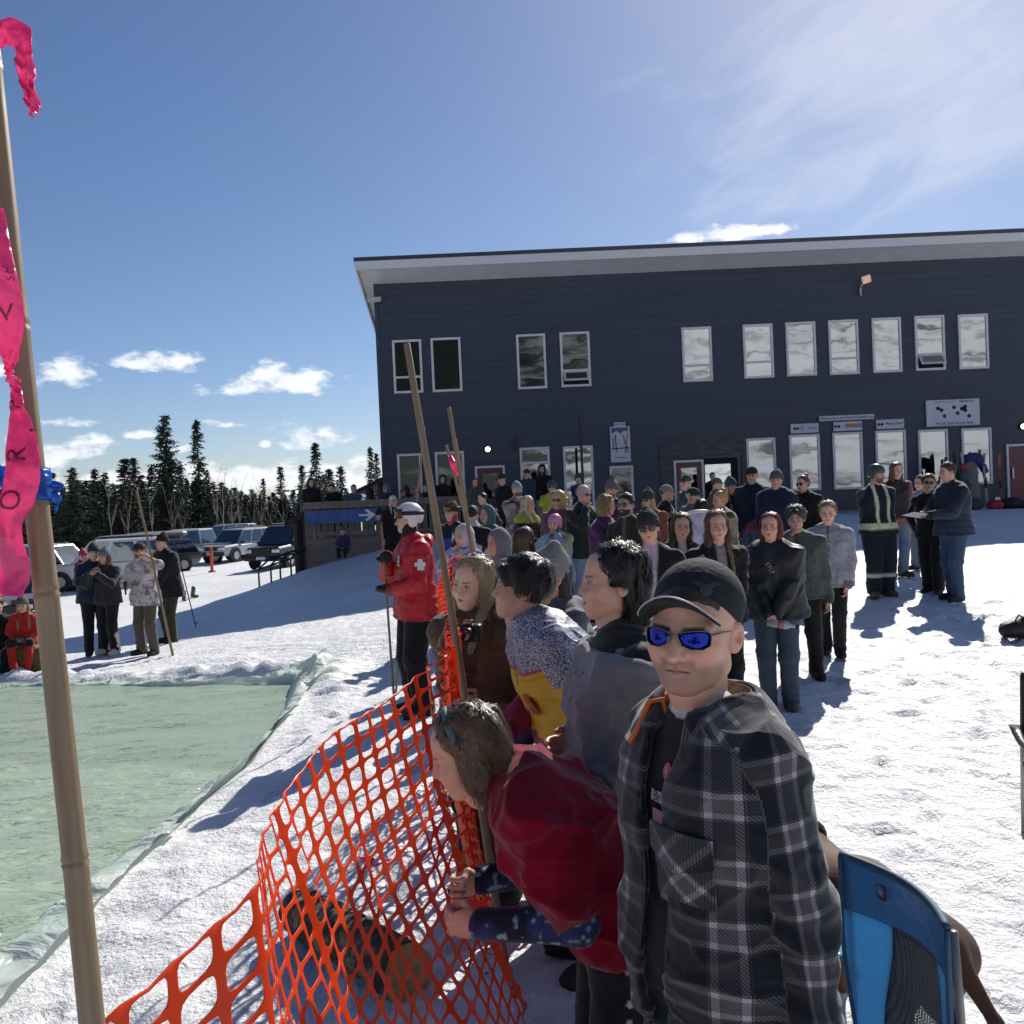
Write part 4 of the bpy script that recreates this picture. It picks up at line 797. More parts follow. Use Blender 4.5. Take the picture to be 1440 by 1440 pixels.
# ------------------------------------------------------------------ hands
def hand_sdf(p, pose, infl=0):
    d = el(p, (0, 0, -.048), (.040, .0155, .052)); d = smin(d, rc(p, (0, 0, .02), (0, 0, -.03), .024, .026), .02)
    curl = {'relax': (18, 28, 22), 'grip': (62, 85, 60), 'flat': (6, 8, 8)}[pose]
    for i, (x, l, r_) in enumerate(((.029, .072, .0088), (.010, .080, .0092), (-.010, .074, .0088), (-.028, .058, .0078))):
        a = np.array([x, 0, -.088]); ang = 0
        for s, fr in enumerate((.46, .30, .24)):
            ang += R(curl[s]*(1+.12*i if pose == 'relax' else 1)); b = a+np.array([x*.12*(s == 0), -math.sin(ang)*l*fr, -math.cos(ang)*l*fr]); d = smin(d, rc(p, a, b, r_*(1-.07*s), r_*(.94-.08*s)), .004 if s == 0 else .003); a = b
    if pose == 'grip': c = [(.026, -.006, -.03), (.044, -.026, -.052), (.034, -.046, -.072), (.016, -.050, -.080)]
    else: c = [(.026, -.004, -.025), (.047, -.014, -.052), (.056, -.020, -.078), (.056, -.026, -.098)]
    for a, b, r0, r1 in zip(c[:-1], c[1:], (.0135, .0115, .0095), (.0115, .0098, .0085)): d = smin(d, rc(p, a, b, r0, r1), .006)
    return d-infl
def mitten_sdf(p): 
    d = rc(p, (0, 0, .05), (0, 0, -.02), .045, .045); d = smin(d, el(p, (0, -.012, -.075), (.052, .034, .075)), .03); return smin(d, rc(p, (.04, -.01, -.03), (.066, -.02, -.075), .02, .018), .015)
_HD = {}
def hand_mesh(pose, h):
    k = (pose, h)
    if k not in _HD:
        fn = mitten_sdf if pose == 'mitten' else (lambda p: hand_sdf(p, pose.split('_')[0], .005 if 'glove' in pose else 0)); _HD[k] = nets(fn, (-.07, -.13, -.2), (.10, .06, .08), h)
    return _HD[k]
# ------------------------------------------------------------------ shared hair / hat / boot shapes (head frame: chin level at 0, face to -y)
def hairmat(nm, rough):
    m, nt, b, L = newmat(nm); oi = nd(nt, 'ShaderNodeObjectInfo'); tc = nd(nt, 'ShaderNodeTexCoord'); mp = nd(nt, 'ShaderNodeMapping'); mp.inputs['Scale'].default_value = (90, 90, 9) if nm == 'hair' else (60, 60, 60); L.new(tc.outputs['Object'], mp.inputs[0])
    n = nd(nt, 'ShaderNodeTexNoise'); n.inputs['Scale'].default_value = 1.6; n.inputs['Detail'].default_value = 4; L.new(mp.outputs[0], n.inputs['Vector'])
    mr = nd(nt, 'ShaderNodeMapRange'); mr.inputs[1].default_value = .3; mr.inputs[2].default_value = .7; mr.inputs[3].default_value, mr.inputs[4].default_value = {'hair': (.6, 1.4), 'hair_lock': (.7, 1.3), 'knit': (.75, 1.25), 'shell': (.95, 1.05)}[nm]; L.new(n.outputs[0], mr.inputs[0])
    v = nd(nt, 'ShaderNodeVectorMath', operation='SCALE'); L.new(oi.outputs['Color'], v.inputs[0]); L.new(mr.outputs[0], v.inputs['Scale']); L.new(v.outputs[0], b.inputs['Base Color'])
    bp = nd(nt, 'ShaderNodeBump'); bp.inputs['Strength'].default_value = .7 if nm != 'shell' else .02; bp.inputs['Distance'].default_value = .004; L.new(n.outputs[0], bp.inputs['Height']); L.new(bp.outputs[0], b.inputs['Normal']); b.inputs['Roughness'].default_value = rough
    if nm == 'hair': b.inputs['Sheen Weight'].default_value = .1
    return m
HAIR = hairmat('hair', .52); KNIT = hairmat('knit', .9); SHELL = mat('helmet_shell', 'obj', .3) if False else hairmat('shell', .28)
ZC = lambda y: np.interp(y, [-.11, -.085, -.060, -.035, -.01, .03, .055, .12], [.20, .192, .176, .150, .118, .108, .060, .035])
def cut_front(p, d, drop=0): return smax(d, ((ZC(p[:, 1])-drop-p[:, 2])*.8).astype(f32), .012)
def nz3(p, s, k=0): return vnoise(p*s+k)
def hair_sdf(p, st):
    q = p.copy(); q[:, 0] = np.abs(q[:, 0]); strand = .0035*vnoise(p*np.array([90, 90, 14], f32))+.003*vnoise(p*np.array([45, 45, 8], f32))
    cap = el(p, (0, .021, .150), (.085, .104, .094))
    if st == 'short': return cut_front(p, cap+.5*strand, -.005)+strand+.003*vnoise(p*35)
    if st == 'shaggy':
        d = cut_front(p, el(p, (0, .021, .153), (.092, .112, .100)), .022)+strand*1.6+.006*vnoise(p*28)
        return smin(d, rc(q, (.03, -.082, .185), (.062, -.064, .135), .02, .012)+strand, .02)
    if st == 'buzz': return cut_front(p, el(p, (0, .019, .147), (.0805, .100, .0905)), -.004)+.3*strand
    back = {'bob': 0.0, 'long': -.26, 'mid': -.12, 'bun': .03, 'pony': .03, 'curly': -.03, 'tied': -.2}[st]
    d = cut_front(p, cap, -.013)+.0035*vnoise(p*np.array([40, 40, 20], f32))
    if st == 'curly':
        d = cut_front(p, el(p, (0, .028, .135), (.112, .118, .118)), .03); d = smin(d, el(q, (.085, .03, .05), (.045, .07, .09)), .04); return d+.012*vnoise(p*30)+.009*vnoise(p*60)+strand
    if st in ('bob', 'long', 'mid'):
        d = smin(d, rc(q, (.066, .004, .15), (.078, .002, .055), .024, .022), .02)
        d = smin(d, rc(q, (.078, .002, .055), (.078 if st != 'bob' else .07, .0 if st == 'bob' else -.03, min(.0, back) if st != 'mid' else -.04), .022, .018), .02)
        if st == 'mid': d = smin(d, rc(q, (.078, -.03, -.04), (.088, -.125, -.17), .028, .014), .02)
        if st == 'long': d = smin(d, rc(q, (.080, -.02, -.05), (.085, -.125, back), .027, .014), .02)
        bk = el(p, (0, .075, (.14+back)/2), (.082, .045, (.15-back)/2+.05)); d = smin(d, bk, .03)
    else:
        d = smin(d, el(p, (0, .06, .11), (.075, .06, .07)), .02)
        if st == 'bun': d = smin(d, np.linalg.norm(p-np.array([0, .10, .225], f32), axis=1)-.042-.006*vnoise(p*40), .012)
        if st == 'pony': d = smin(d, rc(p, (0, .115, .15), (0, .16, -.02), .026, .012), .015)
        if st == 'tied': d = smin(d, rc(q, (.040, .062, .10), (.050, .066, -.04), .036, .032), .03); d = smin(d, rc(q, (.050, .066, -.04), (.062, .050, -.19), .032, .016), .02)
    return d+strand*1.5
def zcut(p, d, zf, zb, k=.006):
    zz = zf+(p[:, 1]+.1)/.22*(zb-zf); return smax(d, (zz-p[:, 2]).astype(f32), k)
def hat_sdf(p, st):
    if st in ('beanie', 'pom'):
        e = el(p, (0, .016, .158), (.090, .108, .103)); tall = rc(p, (0, .03, .19), (0, .05, .262), .062, .028); d = zcut(p, smin(e, tall, .05), .145, .085)
        zz = .145+(p[:, 1]+.1)/.22*(-.06); ring = el(p, (0, .016, .158), (.096, .114, .11)); band = smax(smax(ring, (zz-p[:, 2]), .004), (p[:, 2]-zz-.055), .008); d = smin(d, band, .004)
        d = d+.0014*np.sin(np.arctan2(p[:, 0], p[:, 1])*44)
        if st == 'pom': d = smin(d, np.linalg.norm(p-np.array([0, .055, .30], f32), axis=1)-.038-.008*vnoise(p*70), .006)
        return d
    if st == 'cap':
        d = zcut(p, el(p, (0, .016, .158), (.087, .106, .092)), .150, .098)
        q = p-np.array([0, -.098, .156], f32); zz = q[:, 2]+.055*(q[:, 0]/.08)**2*.6+.22*(q[:, 1]+.02); b = np.sqrt((q[:, 0]/.078)**2+((q[:, 1]-.002)/.062)**2)-1
        br = smax(smax((b*.07).astype(f32), np.abs(zz).astype(f32)-.0035, .004), q[:, 1]-.03, .01); d = smin(d, br, .006)
        return smin(d, np.linalg.norm(p-np.array([0, .016, .251], f32), axis=1)-.006, .004)
    if st == 'helmet':
        d = el(p, (0, .02, .152), (.106, .130, .118)); d = zcut(p, d, .150, .075, .012); q = p.copy(); q[:, 0] = np.abs(q[:, 0])
        d = smin(d, el(q, (.086, .022, .10), (.022, .045, .055)), .015); return d
    if st == 'hood':
        d = el(p, (0, .034, .128), (.112, .128, .142)); d = smin(d, rc(p, (0, .06, .02), (0, .05, -.05), .095, .10), .05); d = np.maximum(d, -el(p, (0, -.13, .10), (.078, .15, .112))); d = np.maximum(d, -el(p, (0, .02, .13), (.088, .108, .12))); return d+.004*vnoise(p*22)
    if st == 'fur': 
        q = p.copy(); ring = np.abs(np.sqrt((p[:, 0]/.09)**2+((p[:, 2]-.12)/.125)**2)-1)*.09; return np.sqrt(ring**2+(p[:, 1]+.045)**2)-.022-.008*vnoise(p*60)
    if st == 'gaiter': 
        d = rc(p, (0, -.004, .058), (0, .025, -.06), .078, .074); return smax(d, (p[:, 2]-.078-.05*(p[:, 1]+.06)), .006)+.003*vnoise(p*40)
def goggle_mb():
    pass
_TM = {}
def tmpl(kind, st, h):
    k = (kind, st, h)
    if k not in _TM:
        fn = (lambda p: hair_sdf(p, st)) if kind == 'hair' else (lambda p: hat_sdf(p, st))
        V, Q = nets(fn, (-.16, -.20, -.34 if kind == 'hair' else -.18), (.16, .23, .37), h); me = mesh_np(st, V, Q); me.materials.append({'hair': HAIR, 'beanie': KNIT, 'pom': KNIT, 'cap': KNIT, 'helmet': SHELL, 'hood': KNIT, 'fur': KNIT, 'gaiter': KNIT}[kind if kind == 'hair' else st]); _TM[k] = me
    return _TM[k]
def boot_sdf(p, st):
    # sole at z=0, toe to -y, ankle at origin xy
    d = smin(el(p, (0, -.075, .038), (.050, .125, .046)), rc(p, (0, .03, .05), (0, .02, .13), .052, .056), .05); d = smin(d, rc(p, (0, .035, .04), (0, -.12, .032), .042, .042), .03)
    if st == 'ski': d = smin(d, rc(p, (0, .02, .08), (0, -.015, .33), .068, .078), .04)
    if st == 'boot': d = smin(d, rc(p, (0, .02, .1), (0, .01, .26), .058, .060), .03)
    d = smax(d, -p[:, 2], .006); sole = smax(el(p, (0, -.045, .0), (.056, .15, .06)), np.maximum(p[:, 2]-.026, -p[:, 2]), .004); return smin(d, sole, .004)
def boot_tm(st, h):
    k = ('boot', st, h)
    if k not in _TM:
        V, Q = nets(lambda p: boot_sdf(p, st), (-.10, -.24, -.02), (.10, .13, .36), h); me = mesh_np('boot', V, Q); me.materials.append(SHELL if st == 'ski' else KNIT); _TM[k] = me
    return _TM[k]
# sunglasses and goggles, head frame
LENS = mat('dark_lens', (.01, .01, .012), .06, var=0, spec=.8)
def glasses(parent, M, lens=LENS, frame_=BLACK, name='sunglasses'):
    fb = MB()
    for s in (-1, 1):
        A = []
        for j in range(2): pass
        fb.tube([(s*.062, -.079, .121), (s*.074, -.05, .1225), (s*.082, .01, .118)], .0022, 5)
    fb.tube([(-.012, -.101, .121), (0, -.105, .123), (.012, -.101, .121)], .0022, 5); o = fb.build(name, frame_, parent, smooth=True); o.matrix_local = M
    for s in (-1, 1):
        c = []
        for u in np.linspace(-1, 1, 9):
            c.append([(s*(.036+.028*u*(1 if v > 0 else .9)), -.099+.018*((u+1)/2)**2+.001, .1165+.018*v*(1-.18*abs(u)**3)) for v in np.linspace(-1, 1, 5)])
        mb = MB().grid(c); l_ = mb.build('lens', lens, o, smooth=True)
        l_.modifiers.new('thick', 'SOLIDIFY').thickness = .002
    return o
GOGL = mat('goggle_lens', (.10, .05, .02), .08, .6, var=0)
def goggles(parent, M, up=True, lens=GOGL, strap=BLACK):
    z0 = .172 if up else .118; y0 = -.118 if up else -.088; mb = MB(); rows = []
    for u in np.linspace(-1, 1, 13):
        a = u*1.05; rows.append([(.092*math.sin(a), y0+.085*(1-math.cos(a)), z0+v*(.040-.008*abs(u))) for v in np.linspace(-1, 1, 5)])
    o = mb.grid(rows).build('goggles', lens, parent, smooth=True); o.modifiers.new('thick', 'SOLIDIFY').thickness = .012; o.matrix_local = M
    sr = MB(); rows = [[(.111*math.sin(a), .02-.134*math.cos(a), z0-.0+v*.018) for v in (-1, 1)] for a in np.linspace(.8, 2*math.pi-.8, 24)]; s_ = sr.grid(rows).build('strap', strap, o, smooth=True); s_.modifiers.new('thick', 'SOLIDIFY').thickness = .004
    fr_ = []
    for u in np.linspace(-1, 1, 13):
        a = u*1.1; fr_.append((.094*math.sin(a), y0+.006+.085*(1-math.cos(a)), z0+.041-.008*abs(u)))
    MB().tube(fr_, .006, 6).tube([(x, y, 2*z0-z) for x, y, z in fr_], .006, 6).build('goggle_frame', BLACK, o, smooth=True)
    return o

# ------------------------------------------------------------------ body and clothes
def frame_from(d, side):
    """rotation matrix with -z along d, x near side"""
    z = -np.asarray(d, float); z /= np.linalg.norm(z); x = np.asarray(side, float); x = x-z*(x@z); x /= np.linalg.norm(x)+1e-9; y = np.cross(z, x); return np.stack([x, y, z], 1)
def ik(S, T, a, b, hint):
    S, T = np.asarray(S, float), np.asarray(T, float); v = T-S; L_ = np.linalg.norm(v); mx = (a+b)*.995
    if L_ > mx: T = S+v*mx/L_; v = T-S; L_ = mx
    u = v/L_; c = (a*a+L_*L_-b*b)/(2*L_); hh = math.sqrt(max(a*a-c*c, 0)); n = np.asarray(hint, float); n = n-u*(n@u); n /= np.linalg.norm(n)+1e-9
    return S+u*c+n*hh, T
ARMS = {'down': ((.150, -.015, .435), (0.25, 1, 0)), 'pockets': ((.108, -.062, .500), (1, .55, 0)), 'clasp': ((.022, -.150, .545), (1, .3, -.3)), 'cross': ((-.055, -.118, .665), (1, .2, -.6)), 'phone': ((.035, -.17, .80), (.8, .1, -1)),
        'cheek': ((.05, -.085, .855), (.9, -.2, -1)), 'fwd': ((.07, -.22, .62), (.5, .5, -1)), 'hip': ((.115, -.03, .56), (1, .6, 0)), 'book': ((.03, -.20, .66), (.9, .4, -.6)), 'lap': ((.04, -.14, .60), (1, .4, -.2)), 'up': ((.14, -.13, .93), (1, .2, -.6)), 'back': ((.03, .11, .50), (1, .6, 0))}
def folds(V, seed, amp):
    r = np.random.default_rng(int(seed*1000)); o = np.zeros(len(V)); W = V+.05*np.stack([vnoise(V*4+seed), vnoise(V*4+seed+5), vnoise(V*4+seed+11)], -1)
    for k, (f, w_) in enumerate(((5.5, 1.), (9, .7), (17, .35))):
        th = r.uniform(-.9, .9); M = rot('Y', math.degrees(th))@rot('Z', r.uniform(0, 180)); q = (W@M.T)*np.array([.55, .8, 1.5])*f+seed+k*7; n = 1-np.abs(vnoise(q))*2; o += w_*(np.clip(n, 0, 1)**2-.25)
    return amp*o
def project(fn, p, it=6, off=.0):
    p = np.array(p, f32)
    for _ in range(it):
        d = fn(p); g = np.stack([fn(p+np.array(e, f32))-fn(p-np.array(e, f32)) for e in ((.004, 0, 0), (0, .004, 0), (0, 0, .004))], 1); g /= np.linalg.norm(g, axis=1)[:, None]+1e-9; p = p-g*d[:, None]*.9
    return p+g*off, g
def decal(name, fn, c, n, up, V2, F, mat_, parent, off=.004, M=None):
    """lay flat lettering or a patch (V2: x right, y up) onto the surface fn<0 near c, n = outward guess"""
    n = np.asarray(n, float); n /= np.linalg.norm(n); up = np.asarray(up, float); up = up-n*(up@n); up /= np.linalg.norm(up); rt = np.cross(up, n); V2 = np.asarray(V2, float)
    p0 = np.asarray(c)+V2[:, :1]*rt+V2[:, 1:2]*up; p, g = project(fn, p0); zz = V2[:, 2:3] if V2.shape[1] > 2 else 0
    o = MB().add(p+g*(off+zz), F).build(name, mat_, parent, smooth=False)
    if M is not None: o.matrix_local = M
    return o
def gridpatch(w, h, nx=8, ny=8, fn=None):
    V = np.array([((i/nx-.5)*w, (j/ny-.5)*h) for j in range(ny+1) for i in range(nx+1)]); F = [(j*(nx+1)+i, j*(nx+1)+i+1, (j+1)*(nx+1)+i+1, (j+1)*(nx+1)+i) for j in range(ny) for i in range(nx)]
    return V, F
def strands(s, n, col, length, h_sdf, seed=1, w=.0016, wild=.012, drop=(0, .02, -1), lift=.004, kind='long', region=None, name='hair_strands'):
    """thin locks laid over the hair volume so the outline frays"""
    r = np.random.default_rng(seed); fn = lambda p: hair_sdf(p, h_sdf); P0 = []
    while len(P0) < n:
        d = r.normal(size=3); d /= np.linalg.norm(d)
        if d[2] < -.1 or (d[1] < -.45 and d[2] < .75): continue
        P0.append(np.array([0, .02, .15])+d*.11)
    p, g = project(fn, np.array(P0)); part = np.where(np.abs(p[:, 0]) < .01, np.sign(r.normal(size=n)), np.sign(p[:, 0])); steps = 12; path = [p+g*lift]; q = p; ln = length*r.uniform(.7, 1.1, n); dr = np.array(drop, float)
    jit = r.normal(size=(n, 3))*.25
    for k in range(steps):
        q, g = project(fn, q, 2); t = dr+np.stack([part*.55*(q[:, 2] > .19), .35*(q[:, 2] > .19)*1., np.zeros(n)], 1)+jit; t = t-g*(t*g).sum(1)[:, None]*np.where(q[:, 2] > -.2, 1, .2)[:, None]; t /= np.linalg.norm(t, axis=1)[:, None]+1e-9
        q = q+t*(ln/steps)[:, None]; path.append(q+g*(lift+wild*(k/steps)**2*r.uniform(0, 1, n)[:, None]))
    A = np.stack(path, 1); V, Q = [], []; T = np.gradient(A, axis=1); T /= np.linalg.norm(T, axis=2)[..., None]+1e-9; ctr = A-np.array([0, .02, .12]); S = np.cross(T, ctr); S /= np.linalg.norm(S, axis=2)[..., None]+1e-9
    ww = (w*np.linspace(1, .25, steps+1))[None, :, None]*r.uniform(.6, 1.5, (n, 1, 1)); L_, R_ = A-S*ww, A+S*ww; V = np.stack([L_, R_], 2).reshape(-1, 3); b = np.arange(n)[:, None]*(steps+1)*2+np.arange(steps)[None]*2; Q = np.stack([b, b+1, b+3, b+2], -1).reshape(-1, 4)
    o = link(name, mesh_np(name, V, Q), HAIRS, s.hair); o.color = (*col, 1); return o
HAIRS = hairmat('hair_lock', .42)
class Person: pass
def solve_pose(B, hh, lean=0, bend=0, armL='down', armR='down', hy=0, hp=0, hr=0, sit=0, stance=.06, step=0, twist=0, fat=1., seat=None, tiltx=0):
    s = Person(); s.B = B; s.fat = fat
    hipz = .52*B if not sit else seat
    s.hip = np.array([0, 0, hipz]); n = 9; lv = []; c = s.hip-np.array([0, 0, .02*B]); ds = .30*B/(n-1)
    for i in range(n):
        t = i/(n-1); an = R(lean+bend*t); up = np.array([math.sin(R(tiltx))*t, -math.sin(an), math.cos(an)]); up /= np.linalg.norm(up); tw = R(twist*t); lat = np.array([math.cos(tw), math.sin(tw), 0]); lat -= up*(lat@up); lat /= np.linalg.norm(lat); lv.append((c.copy(), up, lat)); c = c+up*ds
    s.lv = lv; c, up, lat = lv[-1]; fw = np.cross(lat, up)*-1; fw = -np.cross(up, lat) if False else np.cross(lat, up)
    if fw[1] > 0: fw = -fw
    s.up, s.lat, s.fw = up, lat, fw; s.neck = c+up*.015*B
    cs, us, ls = lv[-2]; s.sh = {+1: cs+us*.016*B+ls*.108*B, -1: cs+us*.016*B-ls*.108*B}
    Rz = rot('Z', hy+twist*1.)@rot('X', lean+bend*.75)@rot('X', hp)@rot('Y', hr)
    s.hs = hh/.235; Rh = rot('Z', hy+twist)@rot('X', (lean+bend)*.25+hp)@rot('Y', hr); s.Rh = Rh
    s.hb = s.neck+up*.038*B+fw*.022*B; s.headM = Matrix.Translation(Vector(s.hb))@Matrix(Rh.tolist()).to_4x4()@Matrix.Scale(s.hs, 4); s.headN = s.hb
    s.elb, s.wr, s.hd = {}, {}, {}
    for sg, arm in ((1, armL), (-1, armR)):
        tg, hint = ARMS[arm] if isinstance(arm, str) else arm
        tgt = np.array([tg[0]*sg, tg[1], tg[2]])*B; hint = np.array([hint[0]*sg, hint[1], hint[2]])
        if isinstance(arm, str):   # follow the trunk when it leans
            rel = tgt-np.array([0, 0, .80*B]); cs0 = lv[-2][0]; Mx = np.stack([lat, -fw, up], 1); tgt = cs0+Mx@rel; tgt[2] += (hipz-.52*B)*0
        s.elb[sg], s.wr[sg] = ik(s.sh[sg], tgt, .170*B, .150*B, hint); s.hd[sg] = s.wr[sg]-s.elb[sg]; s.hd[sg] /= np.linalg.norm(s.hd[sg])
    s.kn, s.an, s.hj = {}, {}, {}
    for sg in (1, -1):
        hj = s.hip+np.array([.052*B*sg, 0, -.015*B]); s.hj[sg] = hj
        if sit: s.kn[sg] = hj+np.array([.05*B*sg, -.23*B, .02]); s.an[sg] = np.array([.07*B*sg, -.26*B-.02, .085])
        else:
            a = np.array([stance*B*sg, (step*sg)*B, .05*B]); s.kn[sg], s.an[sg] = ik(hj, a, .236*B, .224*B, (.12*sg, -1, 0))
    return s
TW = (.040, .040, .036, .034, .036, .042, .048, .056, .027); TR_ = (.068, .066, .060, .056, .059, .063, .063, .051, .036)
def torso_d(p, s, infl, flare=0., lo=0):
    d = None; B = s.B
    for i, (c, up, lat) in enumerate(s.lv):
        if i < lo: continue
        w, r = TW[i]*B*s.fat, TR_[i]*B*s.fat+infl+flare*(1-i/8)
        e = rc(p, c-lat*w, c+lat*w, r, r); d = e if d is None else smin(d, e, .05)
    return d
def limb_d(p, A, M_, E, r0, r1, r2): return smin(rc(p, A, M_, r0, r1), rc(p, M_, E, r1, r2), .02)
def arm_d(p, s, sg, infl, upto=1.):
    B = s.B; f = s.fat**.5; E = s.elb[sg]; W = s.wr[sg]
    if upto < .5: E2 = s.sh[sg]+(E-s.sh[sg])*upto*2; return rc(p, s.sh[sg], E2, .034*B*f+infl, .030*B*f+infl*1.3)
    W2 = E+(W-E)*(upto-.5)*2; return limb_d(p, s.sh[sg], E, W2, .034*B*f+infl, .026*B*f+infl*1.05, .019*B*f+infl*.9)
def bounds(pts, pad): A = np.array(pts); return A.min(0)-pad, A.max(0)+pad
def person(name_label, px, ytop, d, yaw, top, pants, kind='man', hh=None, hair=None, hat=None, skin=1.0, arms=('down', 'down'), lean=0, bend=0, hy=0, hp=0, hr=0, hx=1.0, fit=.020, hem=-.03, boots=(.02, .02, .022), bootst='shoe',
           colf=None, hd='relax', glove=None, collar=1, puff=0, fat=1., group='people watching the pond', sit=0, seat=None, glass_=0, beard=None, cloth=None, skirt=0, pcol=None, H=None, base=None, stance=.06, step=0, sleeve=1., hoodcol=None, twist=0, noscale=False, legw=1., scarf=None, extra=None, res=None, tiltx=0, gz_off=0, floor=None, wr=None, iris=None, lips=None):
    hh = hh or {'man': .238, 'woman': .224, 'child': .205}[kind]
    tgt = P(px, ytop, d); hat_up = {'beanie': .03, 'pom': .09, 'helmet': .035, 'cap': .018, None: .010 if hair != 'buzz' else .004}.get(hat, .03)
    if hat is None and hair in ('bun',): hat_up = .03
    if hat == 'hood': hat_up = .035
    if group.startswith('spect') or group.startswith('people on') or group.startswith('group'):
        r0 = random.Random(name_label+'p'); step = step or r0.uniform(-.035, .035); stance = r0.uniform(.045, .08); hr = hr or r0.uniform(-6, 6); tiltx = tiltx or r0.uniform(-4, 4); lean = lean or r0.uniform(0, 5); hp = hp or r0.uniform(-4, 8); twist = twist or r0.uniform(-8, 8)
        if tuple(arms) == ('down', 'down') and 'holding' not in name_label: arms = r0.choice([('pockets', 'pockets'), ('clasp', 'clasp'), ('down', 'pockets'), ('hip', 'down'), ('pockets', 'cheek'), ('down', 'down'), ('cross', 'cross')])
        if -32 < yaw < 12 and kind != 'none' and group.startswith('spectators in'): yaw -= r0.uniform(4, 26)
    a = R(yaw); ca, sa = math.cos(a), math.sin(a); x0, y0 = tgt[0], tgt[1]; B = 1.5
    for it in range(6):
        gzv = gz(x0, y0) if floor is None else floor
        if sit: B = (H-hh)/.865
        s = solve_pose(B, hh, lean, bend, arms[0], arms[1], hy, hp, hr, sit, stance, step, twist, fat, seat, tiltx)
        top_l = s.hb+s.Rh@(np.array([0, .02, .235+hat_up])*s.hs); wx, wy = top_l[0]*ca-top_l[1]*sa, top_l[0]*sa+top_l[1]*ca
        x0, y0 = tgt[0]-wx, tgt[1]-wy
        if sit: bz = tgt[2]-top_l[2]
        elif H: B = (H-hh)/.865; bz = tgt[2]-top_l[2]
        else: B = min(max(B+(tgt[2]-gzv-top_l[2])/.95, .6), 1.98); bz = gzv
    if not sit and not H and True: print('HEIGHT?', round(B*.865+hh, 2), 'ground', round(gzv, 2), name_label)
    if H and not sit: print('BASE', round(bz-gzv, 2), name_label)
    h = res or max(.006, min(.020, .00165*d)); near = d < 6; hh_ = .0028 if d < 5 else (.004 if d < 9 else .0065)
    rs = random.Random(name_label)
    t = thing('person', (x0, y0, bz), name_label, 'person', group, a); s.root = t; s.base = np.array([x0, y0, bz]); s.yaw = a
    B = s.B; tone = np.array([1.0, 1.0, 1.0])*skin
    # --- body: trunk, limbs, head and hands in one mesh
    hk = max(h*1.6, .016) if sleeve > .9 else .009
    def bodyf(p):
        dd = torso_d(p, s, -.004)
        for sg in (1, -1):
            dd = smin(dd, arm_d(p, s, sg, 0), .025); dd = smin(dd, limb_d(p, s.hj[sg], s.kn[sg], s.an[sg], .055*B, .036*B, .024*B), .03)
        return smin(dd, rc(p, s.neck-s.up*.02, s.hb, .034*B, .032*B), .03)
    lo, hi = bounds([l[0] for l in s.lv]+[s.wr[1], s.wr[-1], s.elb[1], s.elb[-1], s.an[1], s.an[-1], s.kn[1], s.kn[-1], s.hb], .20)
    V, Q = nets(bodyf, lo, hi, hk); Vs, Qs, Cs = [V], [Q], [np.ones((len(V), 3))*np.array([.66, .385, .28])]; off = len(V)
    HV, HQ = head_mesh(kind, hh_); W = (HV*s.hs*np.array([hx, 1, 1]))@s.Rh.T+s.hb; Vs.append(W); Qs.append(HQ+off); Cs.append(head_cols(HV, kind, beard=beard, **({'iris': iris} if iris else {}), **({'lips': lips} if lips else {}))); off += len(W)
    hs2 = B/1.75
    for sg in (1, -1):
        pose = hd if isinstance(hd, str) else hd[0 if sg > 0 else 1]; gl = glove if not isinstance(glove, (list,)) else glove[0 if sg > 0 else 1]
        HV, HQ = hand_mesh(('mitten' if pose == 'mitten' else pose+('_glove' if gl is not None else '')), .003 if d < 5 else (.0045 if d < 12 else .007))
        # palm turned towards the body, thumb forward
        side = np.array([0, -1., 0])*1.0+s.hd[sg]*0; inw = np.array([-sg, 0, 0.]); M = frame_from(s.hd[sg], side if abs(s.hd[sg][1]) < .85 else np.array([0, 0, 1.]))
        Hm = HV.copy()
        # local -y is the palm: must face inward
        if (M[:, 1]@inw) > 0: Hm[:, 1] *= -1; HQ = HQ[:, ::-1]
        W = (Hm*hs2)@M.T+s.wr[sg]
        if gl is not None or pose == 'mitten':
            me = mesh_np('glove', W, HQ); set_col(me, np.ones((len(W), 3))*np.array(gl if gl is not None else (.02, .02, .022))); link('glove', me, CLOTH, t)
        else: Vs.append(W); Qs.append(HQ+off); Cs.append(np.ones((len(W), 3))*np.array([.58, .32, .23])); off += len(W)
    me = mesh_np('body', np.concatenate(Vs), np.concatenate(Qs)); set_col(me, np.concatenate(Cs)*tone); s.body = link('body', me, SKIN, t)
    # --- jacket
    top = np.array(top); cl = cloth or CLOTH; seed = rs.random()*50
    hem_c = s.lv[0][0]+s.lv[0][1]*hem*B; hem_u = s.lv[0][1]
    def jf(p):
        dt = torso_d(p, s, fit, flare=.012 if not skirt else skirt)
        if hem < 0 or skirt: 
            e = rc(p, hem_c-s.lv[0][2]*.05*B*s.fat, s.lv[0][0]+s.lv[0][1]*.05-s.lv[0][2]*.04*B, .078*B*s.fat+fit+skirt, .07*B*s.fat+fit); e = smin(e, rc(p, hem_c+s.lv[0][2]*.05*B*s.fat, s.lv[0][0]+s.lv[0][1]*.05+s.lv[0][2]*.04*B, .078*B*s.fat+fit+skirt, .07*B*s.fat+fit), .06); dt = smin(dt, e, .05)
        dt = smax(dt, ((hem_c-p)@hem_u.astype(f32)), .008)
        if puff: tt = (p-s.lv[0][0].astype(f32))@s.lv[4][1].astype(f32); dt = dt-puff*np.abs(np.sin(tt*math.pi/.075))
        if collar: 
            dt = smin(dt, rc(p, s.neck-s.up*.03*B, s.neck+s.up*(-.004+.018*collar)*B+s.fw*.006*B, .046*B+fit*.25, .039*B+fit*.2), .03)
